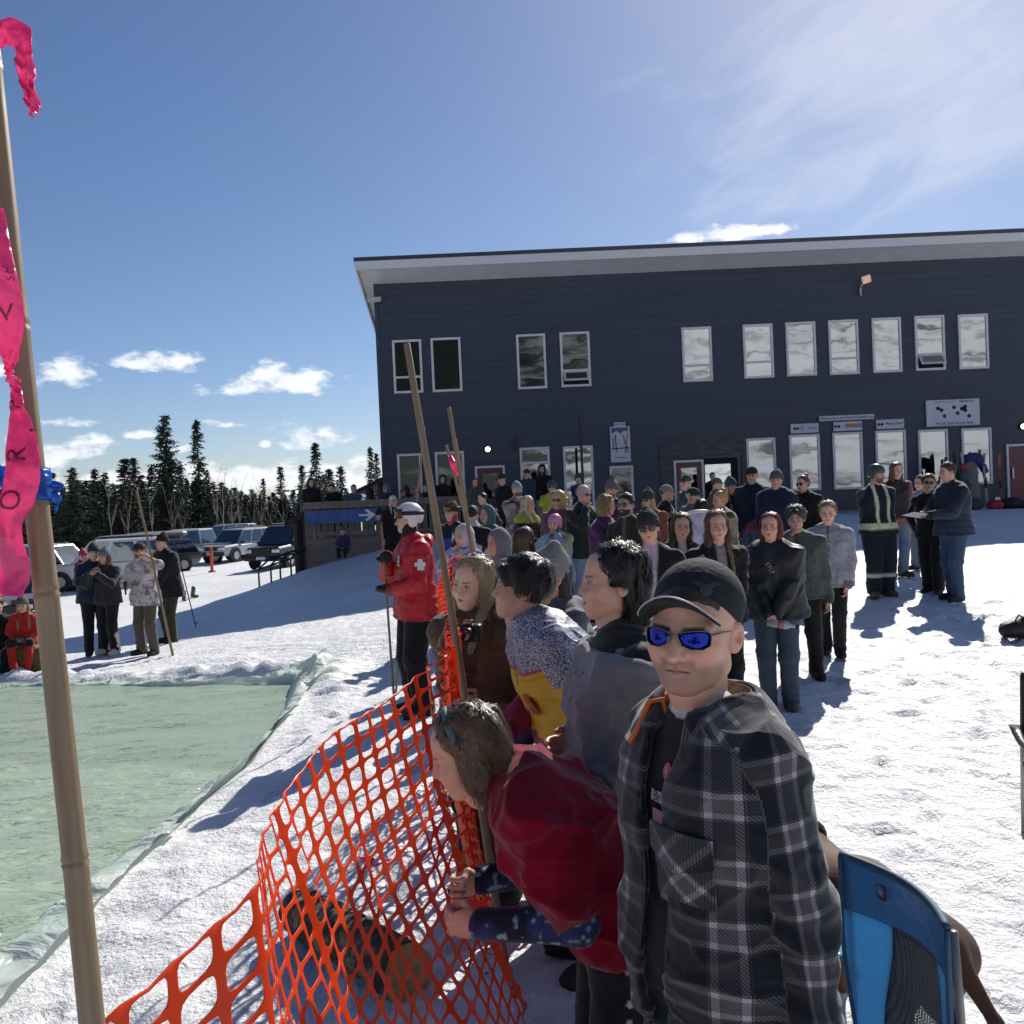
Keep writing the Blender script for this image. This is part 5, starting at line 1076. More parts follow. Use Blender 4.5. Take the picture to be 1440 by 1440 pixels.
        if hoodcol is not None: dt = smin(dt, el(p, s.neck-s.fw*.052*B-s.up*.012*B, (.080*B, .040*B, .042*B), np.stack([s.lat, -s.fw, s.up], 1)), .025)
        for sg in (1, -1):
            da = arm_d(p, s, sg, fit*.75, sleeve)
            if puff: v = s.elb[sg]-s.sh[sg]; tt = np.linalg.norm(p-s.sh[sg].astype(f32), axis=1); da = da-puff*.8*np.abs(np.sin(tt*math.pi/.075))
            dt = smin(dt, da, .016)
        return dt
    lo, hi = bounds([l[0] for l in s.lv]+[s.wr[1], s.wr[-1], s.elb[1], s.elb[-1], hem_c, s.sh[1], s.sh[-1]], .17*max(1, fat))
    V, Q = nets(jf, lo, hi, h); N = vnormals(V, Q)
    amp = wr or (.013 if not puff else .004)
    V = V+N*folds(V, seed, amp)[:, None]
    # surface coordinates for patterns
    ups = np.array([l[1] for l in s.lv]); cs = np.array([l[0] for l in s.lv]); dd = ((V[:, None]-cs[None])**2).sum(-1); ni = dd.argmin(1)
    t_ = (ni+((V-cs[ni])*ups[ni]).sum(1)/(.30*B/8))/8; s_ = ((V-cs[ni])*np.array([l[2] for l in s.lv])[ni]).sum(1); fwd = -((V-cs[ni])*np.cross(np.array([l[1] for l in s.lv])[ni], np.array([l[2] for l in s.lv])[ni])).sum(1)
    fwd = ((V-cs[ni])@s.fw)
    Vf = V.astype(f32); da = {sg: arm_d(Vf, s, sg, fit*.75, sleeve) for sg in (1, -1)}; dt = torso_d(Vf, s, fit)
    arm = np.where(da[1] < dt-.004, 1, np.where(da[-1] < dt-.004, -1, 0)); at = np.zeros(len(V))
    for sg in (1, -1):
        v1 = s.elb[sg]-s.sh[sg]; v2 = s.wr[sg]-s.elb[sg]; u1 = np.clip(((V-s.sh[sg])@v1)/(v1@v1), 0, 1); u2 = np.clip(((V-s.elb[sg])@v2)/(v2@v2), 0, 1); at = np.where(arm == sg, .5*u1+.5*u2, at)
    C = np.ones((len(V), 3))*top; nk_ = V-s.neck; X_ = dict(nd=np.linalg.norm(nk_-(nk_@s.up)[:, None]*s.up, axis=1), s=s_, t=t_, f=fwd, arm=arm, at=at, V=V, seed=seed, B=B)
    if hoodcol is not None:
        hm = sst(.02, -.005, el(Vf, s.neck-s.fw*.052*B-s.up*.012*B, (.085*B, .055*B, .05*B), np.stack([s.lat, -s.fw, s.up], 1)))*(arm == 0); C = C*(1-hm[:, None])+np.array(hoodcol)*hm[:, None]
    if colf: C = colf(C, X_)
    elif rs.random() < .6 and hoodcol is None: zk = sst(.008, .004, np.abs(s_))*(fwd > 0)*(arm == 0); C = C*(1-.7*zk[:, None])+np.array((.01, .01, .012))*.7*zk[:, None]
    cf = np.maximum(sst(.925, .935, at)*(arm != 0)*(sleeve > .9), .7*sst(.035, .025, (V-hem_c)@hem_u)*(arm == 0))*.55+.45*sst(.008, .003, np.abs(at-.93))*(arm != 0); pk_ = sst(.010, .004, np.abs(np.abs(s_)-.085-.12*(t_-.12)))*(np.abs(t_-.12) < .10)*(fwd > 0)*(arm == 0); yk = sst(.012, .005, np.abs(t_-.80))*(arm == 0); C = C*(1-np.clip(cf+.5*pk_+.3*yk, 0, .8))[:, None]
    me = mesh_np('jacket', V, Q); set_col(me, np.clip(C, 0, 1)); set_vec(me, np.stack([s_, t_*.30*B, np.where(arm != 0, 1, 0)*1.0], 1), 'tc'); s.jacket = link('jacket', me, cl, t); s.jf = jf; s.XJ = X_
    # --- trousers
    pants = np.array(pants)
    def pf(p):
        dt = torso_d(p, s, .006) if False else rc(p, s.lv[0][0]-s.lv[0][2]*.04*B, s.lv[0][0]+s.lv[0][2]*.04*B, .074*B*s.fat, .074*B*s.fat)
        dt = smin(dt, rc(p, s.lv[1][0]-s.lv[0][2]*.03*B, s.lv[1][0]+s.lv[0][2]*.03*B, .068*B*s.fat, .068*B*s.fat), .03)
        dl = None
        for sg in (1, -1):
            l_ = limb_d(p, s.hj[sg], s.kn[sg], s.an[sg]+np.array([0, 0, -.01]), .060*B*legw*s.fat**.6, .046*B*legw, .040*B*legw); dl = l_ if dl is None else smin(dl, l_, .012)
        dt = smin(dt, dl, .03); return smax(dt, (.035-p[:, 2]), .006)
    lo, hi = bounds([s.lv[0][0], s.lv[1][0], s.kn[1], s.kn[-1], s.an[1], s.an[-1]], .15*max(1, fat)); lo[2] = max(lo[2], 0.0)
    V, Q = nets(pf, lo, hi, h*1.15); N = vnormals(V, Q); kz = s.kn[1][2]; V = V+N*(folds(V, seed+9, .008)*(.5+np.exp(-((V[:, 2]-.1)/.12)**2)+np.exp(-((V[:, 2]-kz)/.08)**2)))[:, None]
    C = np.ones((len(V), 3))*pants
    if pcol: C = pcol(C, V, s)
    me = mesh_np('trousers', V, Q); set_col(me, np.clip(C, 0, 1)); s.trousers = link('trousers', me, CLOTH, t)
    bh = .008 if d < 9 else .014
    for sg in (1, -1):
        o = link('boot', boot_tm(bootst, bh), None, t); o.color = (*boots, 1); k = B/1.72
        o.matrix_local = Matrix.Translation(Vector((s.an[sg][0], s.an[sg][1], 0 if not sit else s.an[sg][2]-.085)))@Matrix.Rotation(R(14*sg), 4, 'Z')@Matrix.Scale(k, 4)
    # --- hair, hat, glasses
    th = .0045 if d < 6 else (.006 if d < 10 else .009)
    if hair:
        st, col = hair; o = link('hair', tmpl('hair', st, th), None, t); o.matrix_local = s.headM; o.color = (*col, 1); s.hair = o
        if 4.9 < d < 15 and not hat and st in ('long', 'mid', 'shaggy', 'curly', 'short', 'bob'): strands(s, 420 if st in ('long', 'mid') else 260, tuple(1.25*c for c in col), {'long': .36, 'mid': .17, 'curly': .12, 'bob': .2}.get(st, .06), st, int(seed*7), w=.0026, wild=.03, lift=.003)
    if hat:
        hc = extra.get('hatcol') if extra and 'hatcol' in extra else (.03, .03, .035); o = link({'pom': 'beanie', 'fur': 'hood'}.get(hat, hat), tmpl('hat', hat, th), None, t); o.matrix_local = s.headM; o.color = (*hc, 1); s.hat = o
    if extra and extra.get('fur'): o = link('fur_trim', tmpl('hat', 'fur', th), None, t); o.matrix_local = s.headM; o.color = (*extra['fur'], 1)
    if scarf: o = link('neck_gaiter', tmpl('hat', 'gaiter', th), None, t); o.matrix_local = s.headM; o.color = (*scarf, 1)
    if glass_ == 1: glasses(t, s.headM)
    if glass_ == 2: goggles(t, s.headM, up=True)
    if glass_ == 3: goggles(t, s.headM, up=False, lens=mat('yellow_lens', (.5, .38, .03), .1, .4, var=0))
    s.world = lambda q: np.array([x0+q[0]*ca-q[1]*sa, y0+q[0]*sa+q[1]*ca, bz+q[2]])
    bpy.context.view_layer.update() if False else None
    return s
# ------------------------------------------------------------------ the crowd
K = (.012, .012, .014); NV = (.018, .024, .045); GY = (.16, .165, .18); LG = (.33, .34, .38); JN = (.10, .16, .27); LJ = (.22, .32, .46); BRN = (.055, .03, .016); BLD = (.36, .24, .11); DK = (.014, .010, .008); GRH = (.45, .42, .38)
def zipf(c=(.02, .02, .025), w=.007):
    def f(C, X):
        m = sst(w, w*.5, np.abs(X['s']))*(X['f'] > 0)*(X['arm'] == 0); return C*(1-m[:, None])+np.array(c)*m[:, None]
    return f
def openf(c, w0=.05, w1=.05, t0=-.3):
    def f(C, X):
        w_ = w0+(w1-w0)*np.clip(X['t'], 0, 1); m = sst(w_+.008, w_-.004, np.abs(X['s']))*(X['f'] > 0)*(X['arm'] == 0)*(X['t'] > t0); return C*(1-m[:, None])+np.array(c)*m[:, None]
    return f
def yoke(c, t0=.72, arms=False):
    def f(C, X):
        m = sst(t0-.02, t0+.02, X['t']); m = np.where(X['arm'] != 0, sst(.35, .25, X['at'])*1.0 if arms else (X['at'] < .12)*m, m); return C*(1-m[:, None])+np.array(c)*m[:, None]
    return f
def sleeves(c):
    def f(C, X): m = (X['arm'] != 0)[:, None]; return np.where(m, np.array(c), C)
    return f
def blotch(c1, c2, s1=9, th=0., c3=None):
    def f(C, X):
        n = vnoise(X['V']*s1+X['seed'])+.5*vnoise(X['V']*s1*2.2); m = sst(th-.06, th+.06, n)[:, None]; C = C*(1-m)+np.array(c1)*m; n = vnoise(X['V']*s1*1.3+X['seed']+9); m = sst(.2, .3, n)[:, None]; C = C*(1-m)+np.array(c2)*m
        if c3: n = vnoise(X['V']*s1*1.1+X['seed']+19); m = sst(.25, .33, n)[:, None]; C = C*(1-m)+np.array(c3)*m
        return C
    return f
def seq(*fs):
    def f(C, X):
        for g in fs: C = g(C, X)
        return C
    return f
def hatc(*c): return {'hatcol': c}
GD = 'spectators near the lodge wall'; GM = 'spectators in the middle of the crowd'; GN = 'spectators close to the fence'; GDK = 'people up on the deck'; GL = 'people on the far side of the pool'; GR = 'group talking right of the crowd'
# --- on the deck
person('person in a black hooded coat standing at the left end of the deck', 437, 671, 27.4, 20, K, K, hair=('short', DK), hat='hood', arms=('pockets', 'pockets'), group=GDK, extra=hatc(*K), floor=zr_+.01)
person('person in black leaning head down over the deck railing', 466, 680, 27.4, -10, K, K, hair=('short', DK), arms=('clasp', 'clasp'), lean=18, hp=20, group=GDK, floor=zr_+.01)
person('man in a blue jacket with dark hair behind the deck railing', 497, 681, 27.4, 0, (.05, .10, .18), K, hair=('short', DK), arms=('clasp', 'clasp'), lean=8, group=GDK, floor=zr_+.01)
person('person in a grey hood and sunglasses at the right end of the deck', 543, 679, 27.4, -30, (.03, .035, .05), K, hat='hood', hair=('short', DK), glass_=1, group=GDK, extra=hatc(.12, .13, .15), floor=zr_+.01)
person('person in a white cap, long black coat and white ski trousers by the deck', 552, 696, 22, 25, K, (.6, .6, .62), hat='cap', hair=('mid', GRH), group=GDK, extra=hatc(.6, .6, .6), hem=-.22, bootst='ski', boots=K)
person('person in black bending down beside the white trousered one', 532, 716, 23.5, -70, K, K, hair=('short', DK), hat='beanie', lean=42, bend=20, arms=('fwd', 'fwd'), group=GDK, extra=hatc(*K), H=1.65)
person('child in a purple jacket and green hat sitting in the snow below the deck', 482, 740, 25, 0, (.055, .03, .09), K, 'child', hat='beanie', sit=1, seat=.22, H=1.2, arms=('lap', 'lap'), extra=hatc(.05, .11, .10), group=GDK)
# --- along the wall
person('child with a red and purple helmet left of the white window', 566, 687, 27.4, -20, (.12, .13, .17), K, 'child', hat='helmet', group=GD, extra=hatc(.25, .05, .12), floor=zr_+.01)
person('child in a pink and purple jacket before the leftmost ground floor window', 585, 683, 27.4, 10, (.38, .10, .22), K, 'child', hat='beanie', group=GD, extra=hatc(.42, .14, .26), colf=blotch((.5, .35, .45), (.12, .04, .10), 12), floor=zr_+.01)
person('person in a navy jacket behind the tallest bamboo pole', 598, 681, 27.4, -15, NV, K, 'woman', hair=('long', BRN), group=GD, floor=zr_+.01)
person('person in a pointed black hood before the second white window', 623, 667, 27.4, 5, K, K, hat='hood', hair=('short', DK), arms=('clasp', 'clasp'), group=GD, extra=hatc(*K), floor=zr_+.01)
person('person in dark blue behind the pink ribboned pole', 645, 681, 27.4, -25, (.03, .035, .07), K, hair=('short', BRN), group=GD, floor=zr_+.01)
person('woman in a grey green jacket left of the maroon door', 668, 672, 25, 0, (.075, .085, .08), K, 'woman', hair=('mid', BRN), group=GD, H=1.66)
person('tall man in a black coat and cap in front of the maroon door', 705, 663, 21.5, -35, K, K, hat='cap', hair=('short', DK), arms=('fwd', 'pockets'), group=GD, extra=hatc(.03, .03, .035), fat=1.1)
person('bare headed boy in dark clothes between two taller people by the door', 678, 693, 18, -60, (.035, .04, .045), K, 'child', hair=('short', DK), group=GD)
person('person in a blue jacket with a dark cap below the split window', 741, 659, 25, 10, (.03, .045, .09), K, hat='cap', hair=('short', DK), group=GD, extra=hatc(.025, .03, .05), H=1.74)
person('bearded man in a black hooded coat and pale trousers standing highest by the wall', 762, 652, 25.5, -5, K, (.27, .23, .17), hat='hood', hair=('short', DK), beard=(.02, .015, .012, .9), arms=('clasp', 'clasp'), group=GD, extra=hatc(*K), H=1.85)
person('person with yellow goggles pushed up and a navy jacket by the tall window', 813, 665, 24, -20, (.02, .024, .09), K, hat='helmet', glass_=3, group=GD, extra=hatc(.04, .04, .045))
person('person in a lime yellow jacket and dark helmet behind the curly blonde woman', 776, 675, 20, 0, (.40, .42, .04), K, hat='helmet', glass_=1, group=GD, extra=hatc(.05, .07, .08), colf=openf(K, .03, .03), H=1.7)
person('man in a grey pom pom hat with red band and ginger beard', 860, 668, 13.2, -20, (.05, .055, .07), K, hat='pom', beard=(.22, .09, .04, .7), group=GD, extra=hatc(.17, .12, .12), H=1.82)
person('person in a beige cap and black jacket left of the entrance', 936, 681, 14.3, 60, K, K, hat='cap', hair=('short', BRN), arms=('book', 'book'), group=GD, extra=hatc(.27, .25, .18), H=1.75)
person('man in a grey jacket and white peaked dark cap before the entrance', 965, 667, 16.5, -50, (.05, .06, .08), K, hat='cap', hair=('short', GRH), group=GD, extra=hatc(.06, .065, .075), H=1.78)
person('person in a brimmed hat and brown jacket in the entrance light', 1008, 671, 19, 70, (.10, .07, .03), K, hat='cap', hair=('short', BRN), group=GD, extra=hatc(.10, .085, .07))
person('person with dark hair deep inside the open entrance', 1001, 664, 28.6, 0, K, K, hair=('short', DK), group=GD)
# --- middle rows
person('bearded man in a teal beanie and grey red plaid shirt', 726, 677, 16.5, 15, (.19, .17, .18), (.2, .17, .14), hat='beanie', beard=(.05, .035, .025, .95), group=GM, extra=hatc(.20, .27, .29), colf=blotch((.14, .03, .035), (.27, .26, .27), 7, .1), arms=('clasp', 'clasp'))
person('woman with long white blonde hair in a black and lime jacket', 741, 697, 14, 55, K, K, 'woman', hair=('mid', (.62, .54, .38)), group=GM, colf=yoke((.40, .45, .05), .86), arms=('fwd', 'fwd'))
person('curly blonde woman with sunglasses in a mauve jacket', 785, 690, 13, -10, (.17, .075, .105), K, 'woman', hair=('curly', (.55, .40, .19)), glass_=1, group=GM, arms=('pockets', 'pockets'), fat=1.12, hem=-.08, colf=zipf((.07, .03, .04)))
person('little girl in a pink helmet and pastel patterned ski suit', 781, 722, 12.2, 0, (.28, .36, .50), (.05, .06, .09), 'child', hat='helmet', scarf=(.05, .11, .22), arms=('cheek', 'cheek'), group=GM, extra=hatc(.62, .24, .42), colf=blotch((.55, .22, .40), (.50, .48, .20), 9, .1, (.22, .42, .50)), hem=-.10)
person('grey haired man with sunglasses in a dark green vest and pale jeans', 821, 682, 12.6, 40, (.022, .032, .026), LJ, hair=('short', GRH), glass_=1, group=GM, arms=('pockets', 'cheek'), fat=1.08)
person('girl with curly light brown hair in a plum jacket', 853, 696, 10.6, 60, (.075, .025, .09), K, 'child', hair=('curly', (.30, .19, .09)), group=GM, hh=.215, arms=('down', 'fwd'))
person('dark bearded man in sunglasses leaning over the girl in plum', 879, 693, 10.2, -20, (.035, .03, .03), K, hair=('short', DK), beard=(.012, .009, .008, 1), skin=.8, glass_=1, group=GM, colf=openf((.16, .10, .08), .035, .02), arms=('fwd', 'fwd'))
person('person in a dark knit hat with long blond hair and rust jacket', 910, 688, 12.5, -35, (.26, .09, .05), K, 'woman', hat='beanie', hair=('long', (.45, .30, .13)), glass_=1, group=GM, extra=hatc(.035, .05, .045))
person('man in a dark green cap and grey hoodie seen from the side', 975, 685, 13.5, 75, (.13, .15, .18), K, hat='cap', hair=('short', GRH), group=GM, extra=hatc(.02, .035, .03), hoodcol=(.13, .15, .18), colf=seq(sleeves((.16, .03, .04))))
person('person in a tan camouflage jacket with a brown child carrier', 1012, 690, 12.6, -80, (.16, .14, .08), (.10, .085, .06), 'woman', hair=('bun', (.40, .25, .08)), group=GM, colf=blotch((.26, .24, .17), (.07, .06, .035), 8), arms=('fwd', 'fwd'), fat=1.1)
person('person in a black coat with dark brown hair seen from behind', 986, 702, 12, 180, (.03, .022, .02), K, 'woman', hair=('mid', (.02, .014, .012)), group=GM)
person('woman in a teal knit hat and long black coat', 1027, 671, 14.6, 25, (.014, .018, .03), (.06, .015, .02), 'woman', hat='beanie', hair=('long', (.42, .30, .13)), group=GM, extra=hatc(.035, .10, .12), hem=-.2, arms=('pockets', 'pockets'))
person('tall man in a black cap, navy coat and blue jeans', 1057, 655, 14.4, -10, NV, JN, hat='cap', hair=('short', GRH), glass_=0, group=GM, extra=hatc(.02, .02, .024), arms=('pockets', 'pockets'), fat=1.08)
person('stout man in a grey knit hat and dark navy parka', 1092, 660, 13.2, -25, (.015, .018, .04), K, hat='beanie', group=GM, extra=hatc(.09, .095, .10), arms=('pockets', 'pockets'), fat=1.3, hem=-.1, hoodcol=(.03, .035, .05))
person('woman with a fluffy high bun and sunglasses in a black jacket', 1128, 668, 13.4, -55, K, K, 'woman', hair=('bun', (.10, .05, .03)), glass_=1, group=GM, hem=-.1, fat=1.1)
person('small child in a shiny blue helmet and red jacket', 1075, 702, 14, -70, (.22, .05, .06), K, 'child', hat='helmet', glass_=2, group=GM, extra=hatc(.03, .12, .55))
person('person in a blue jacket with red collar and goggles on a brown hat', 635, 705, 13, -15, (.04, .05, .28), (.03, .035, .06), hat='beanie', glass_=2, group=GM, extra=hatc(.07, .045, .03), colf=yoke((.015, .016, .02), .74), scarf=(.45, .06, .07))
person('boy with short dark hair in a black and white jacket', 663, 711, 12.4, 165, K, K, 'child', hair=('short', (.02, .014, .01)), group=GM, hh=.215, colf=blotch((.5, .5, .52), (.015, .015, .017), 6, .2))
person('woman in a teal hooded jacket', 684, 709, 13, -40, (.055, .12, .135), K, 'woman', hat='hood', hair=('short', BRN), group=GM, extra=hatc(.07, .15, .165))
person('girl in a white knit hood and lilac patterned jacket behind the fence', 650, 736, 10.4, -45, (.32, .28, .50), (.04, .04, .06), 'child', hat='hood', hair=('short', BLD), group=GN, extra=hatc(.50, .46, .48), colf=blotch((.18, .14, .36), (.5, .48, .58), 14), hh=.215, glass_=0)
person('child in a grey lilac hood with dark fringe', 699, 742, 8.6, -50, (.26, .25, .31), (.05, .05, .06), 'child', hat='hood', hair=('short', DK), group=GN, extra=hatc(.20, .19, .23), hh=.215)
person('girl with long brown hair seen from behind next to the lilac hood', 737, 741, 8.0, 150, (.17, .16, .19), K, 'child', hair=('long', (.07, .04, .025)), group=GN, hh=.215)
person('child in a grey knitted hat behind the boy in the speckled jacket', 772, 768, 4.1, -75, (.09, .095, .11), K, 'child', hat='beanie', hair=('tied', DK), group=GN, extra=hatc(.22, .21, .20), hh=.21, H=1.5, hoodcol=(.12, .13, .16))
person('woman in a black slouchy beanie and sunglasses with a grey hood', 908, 716, 7.0, -15, K, K, 'woman', hat='beanie', hair=('tied', DK), glass_=1, group=GN, extra=hatc(.022, .024, .026), hoodcol=(.36, .35, .42), colf=openf((.42, .36, .44), .04, .055), hr=-6, lips=(.5, .12, .14))
person('girl with long brown hair and a pale collar', 958, 721, 8, 5, (.02, .02, .026), K, 'child', hair=('long', (.10, .055, .03)), group=GN, hh=.218, colf=openf((.45, .43, .46), .0, .03, .6))
person('girl with very long light brown hair in a black jacket and grey hoodie', 1006, 717, 7.2, 0, K, K, 'woman', hair=('long', (.17, .11, .06)), group=GN, colf=openf((.22, .22, .24), .02, .035, .3), hy=-6, arms=('clasp', 'clasp'))
def grey_tee(C, X):
    C = openf((.03, .032, .036), .055, .045, -.1)(C, X); return C
RED = person('girl with bright red hair in a big black jacket and flared jeans', 1083, 720, 7.6, -22, (.016, .017, .02), (.05, .075, .11), 'woman', hair=('bob', (.17, .022, .018)), group=GN, colf=grey_tee, arms=('clasp', 'clasp'), cloth=NYLON, fit=.034, fat=1.12, boots=(.08, .07, .06), hp=-4, hd='grip', skin=1.1)
person('boy with dark hair in a grey green pullover with raised sleeve', 1117, 711, 8.6, -15, (.075, .09, .085), K, 'child', hair=('shaggy', DK), group=GN, hh=.222, skin=.85, arms=('down', 'cheek'), fit=.03)
def seam(C, X):
    C = zipf((.01, .01, .03), .009)(C, X); return C
GB = person('boy in a light grey zipped fleece jacket and black trousers', 1163, 704, 9.5, -25, (.30, .30, .34), (.014, .014, .015), 'child', hair=('short', (.22, .14, .07)), group=GR, hh=.225, arms=('pockets', 'pockets'), colf=seam, fit=.030, boots=K, hem=-.05, skin=1.08, hp=8)
# --- the group on the right
def hivis(C, X):
    y = np.array((.62, .66, .45)); s, t, f, a = X['s'], X['t'], X['f'], X['arm']; m = sst(.024, .019, np.abs(np.abs(s)-.085))*(a == 0)*(t > .18)*(f > -9); m = np.maximum(m, sst(.085, .07, np.abs(t-.10))*(a == 0)); C = np.where((a != 0)[:, None], np.array((.055, .06, .068)), C); m2 = (t > .86)*(a == 0); C = C*(1-.0*m2[:, None]); return C*(1-m[:, None])+y*m[:, None]
def hivis_p(C, V, s): m = sst(.035, .028, np.abs(V[:, 2]-.30)); return C*(1-m[:, None])+np.array((.5, .52, .42))*m[:, None]
person('man in dark coveralls with pale reflective bands and an olive helmet', 1232, 652, 12.9, 5, (.018, .02, .03), (.014, .016, .03), hat='helmet', beard=(.06, .03, .02, .8), group=GR, extra=hatc(.06, .085, .055), colf=hivis, pcol=hivis_p, hy=35, legw=1.35, arms=('back', 'back'), fat=1.08, boots=(.10, .08, .06))
person('woman with long light brown hair, dark vest, pink sleeves and blue jeans', 1260, 650, 14.4, 10, (.028, .025, .028), (.13, .19, .29), 'woman', hair=('long', (.20, .12, .06)), group=GR, colf=seq(sleeves((.24, .09, .075)), lambda C, X: np.where(((X['t'] < .0) & (X['arm'] == 0))[:, None], np.array((.24, .09, .075)), C)), bootst='boot', boots=(.05, .05, .03), hem=-.05, hp=8)
person('short man with sunglasses in a black ski suit', 1306, 666, 12.9, -45, K, K, hair=('short', DK), glass_=1, group=GR, arms=('pockets', 'hip'), legw=1.25, skin=.85, hy=30, boots=(.03, .03, .033), res=.018)
NP = person('tall man in a navy quilted jacket and blue jeans holding papers', 1331, 650, 12.3, -75, (.035, .05, .085), (.05, .085, .15), hair=('short', (.07, .04, .025)), group=GR, arms=('book', 'book'), puff=.013, fat=1.12, hd='grip', boots=(.02, .02, .024), hoodcol=(.014, .016, .022), colf=lambda C, X: C*(1-.55*sst(.35, .8, X['t'])[:, None]))
person('person in a pale blue jacket half hidden behind the short man in black', 1293, 668, 15, -60, (.22, .28, .40), (.12, .15, .22), 'woman', hair=('short', BRN), group=GR, arms=('pockets', 'pockets'))
# --- across the pool
RC = person('child in a red snowsuit sitting on a hay bale', 30, 838, 13.0, 15, (.46, .022, .018), (.46, .022, .018), 'child', hat='beanie', hair=('long', (.28, .16, .07)), sit=1, seat=.42, H=1.25, arms=('lap', 'lap'), glove=(.20, .20, .19), hd='mitten', extra=hatc(.11, .10, .095), group=GL, boots=K, colf=seam, pcol=lambda C, V, s: np.where((np.abs(V[:, 2]-.42) < .06)[:, None], np.array(K), C), hr=-5)
person('person in black sitting on the hay bale at the picture edge', -6, 838, 13.1, 20, K, K, hair=('short', DK), sit=1, seat=.45, H=1.65, arms=('lap', 'lap'), group=GL)
person('person in a navy jacket with black trousers raising a phone', 131, 764, 15.4, 35, (.018, .026, .05), K, hat='beanie', group=GL, arms=('phone', 'phone'), extra=hatc(.02, .03, .05), fat=1.1, hd='grip')
person('woman in white ski boots taking a picture', 147, 770, 15.3, -20, (.03, .03, .036), K, 'woman', hat='beanie', hair=('mid', BRN), group=GL, arms=('phone', 'phone'), extra=hatc(.14, .17, .19), bootst='ski', boots=(.5, .5, .48), hd='grip')
person('baby in a red carrier on the back of the navy jacketed person', 116, 772, 15.8, 35, (.28, .03, .06), (.05, .02, .03), 'child', hat='beanie', sit=1, seat=.25, H=.92, hh=.185, arms=('lap', 'lap'), group=GL, extra=hatc(.45, .06, .14))
def floral(C, X): return blotch((.44, .40, .42), (.20, .18, .21), 16, .0, (.50, .47, .46))(C, X)
PM = person('bearded man in a dark hat, patterned short sleeved shirt and brown trousers', 196, 762, 14.6, -22, (.42, .39, .40), (.09, .075, .062), hat='cap', hair=('short', BRN), beard=(.10, .045, .025, .9), glass_=1, group=GL, sleeve=.45, colf=floral, arms=(((.125, -.10, .87), (1, .3, -.8)), ((.05, -.17, .60), (.8, .4, -.6))), extra=hatc(.03, .025, .022), hd='grip', res=.014, fit=.03, hem=-.06, boots=K, collar=.3, skin=1.05)
person('tall dark figure in black and olive behind the man with the long pole', 228, 744, 16.2, -30, K, (.03, .035, .022), hair=('short', DK), hat='beanie', group=GL, extra=hatc(*K), fat=1.15, arms=('clasp', 'clasp'), hem=-.08)
# --- ski patroller
def patrol(C, X): return zipf((.25, .01, .015), .008)(C, X)
SP = person('ski patroller in a red jacket, black trousers and white helmet holding a bamboo pole', 575, 706, 8.3, -68, (.50, .012, .02), (.010, .010, .012), hat='helmet', glass_=2, group='ski patrol', extra=hatc(.66, .66, .68), colf=patrol, hd='mitten', glove=K, arms=(((.035, -.125, .60), (1, .5, -.5)), ((.03, -.125, .73), (1, .5, -.5))), fit=.028, fat=1.0, hoodcol=(.50, .012, .02), legw=1.2, bootst='ski', boots=(.02, .02, .022), cloth=NYLON, scarf=(.015, .015, .016), hem=-.05, skin=1.05)
# ------------------------------------------------------------------ people at the fence
def shell_mesh(name, fn, lo, hi, h, parent, mat_, amp=.012, seed=3., colf=None, thick=0):
    V, Q = nets(fn, lo, hi, h); N = vnormals(V, Q); V = V+N*(folds(V, seed, amp)+folds(V*.55, seed+2.3, amp*.9))[:, None]; me = mesh_np(name, V, Q)
    C = np.ones((len(V), 3)) if colf is None else colf(V); set_col(me, C); return link(name, me, mat_, parent), V
# --- the man in the plaid jacket
def tee(C, X):
    m = (X['nd'] < .082)*(X['t'] > .9)*(X['arm'] == 0); return np.where(m[:, None], np.array((.55, .54, .55)), C)
MAN = person('man in a black cap, blue mirrored sunglasses and open plaid jacket close to the camera', 978, 790, 1.95, -67, (.016, .017, .022), (.03, .04, .06), hat='cap', hair=('buzz', (.04, .025, .016)), group='people close to the camera', fit=.003, wr=.003, hem=-.02, arms=(((.155, .02, .43), (.35, 1, 0)), ((.13, .04, .44), (.3, 1, 0))), hy=36, hp=2, hr=3, colf=tee, sleeve=.45, collar=.42, fat=1.06, extra=hatc(.012, .014, .020), hh=.245, skin=1.0, iris=(.1, .1, .1), lips=(.46, .20, .17), hx=1.09, beard=(.20, .12, .095, .6))
s = MAN
s.hat.matrix_local = s.headM@Matrix.Translation((0, .004, .012))@Matrix.Rotation(R(-9), 4, 'X')@Matrix.Diagonal((1.05, 1.02, 1.0, 1)); B = s.B; t = s.root
glm = mat('blue_mirror_lens', (.015, .03, .30), .07, .9, var=.25, vs=25); 
def sport_glasses(parent, M):
    fb = MB(); fm = mat('dark_chrome', (.18, .17, .17), .25, .9)
    for sg in (-1, 1):
        o_ = [(sg*(.009+.058*u), -.103+.026*u**1.8, .1165+v*1.28) for u, v in ((0, .010), (.25, .0135), (.6, .015), (.9, .0135), (1, .008), (.97, -.008), (.75, -.014), (.4, -.0135), (.12, -.008), (0, .002), (0, .010))]
        fb.tube(o_, .0013, 5); fb.tube([(sg*.066, -.078, .126), (sg*.074, -.045, .126), (sg*.081, .012, .121), (sg*.083, .035, .108)], .0019, 6)
        p_ = o_[:-1]; c = np.mean(p_, 0)+np.array([0, -.0006, 0]); rows = [[c+(np.array(q)-c)*k+np.array([0, .0006*(k**2), 0]) for q in p_] for k in (.05, .5, .98)]
        if sg < 0: LW = rows
        else: RW = rows
    fb.tube([(-.009, -.103, .1265), (0, -.1065, .128), (.009, -.103, .1265)], .0016, 6); o = fb.build('sunglasses', fm, parent, smooth=True); o.matrix_local = M
    for rows in (LW, RW): l_ = MB().grid(rows, True).poly(rows[0]).build('lens', glm, o, smooth=True); l_.modifiers.new('thick', 'SOLIDIFY').thickness = .0015
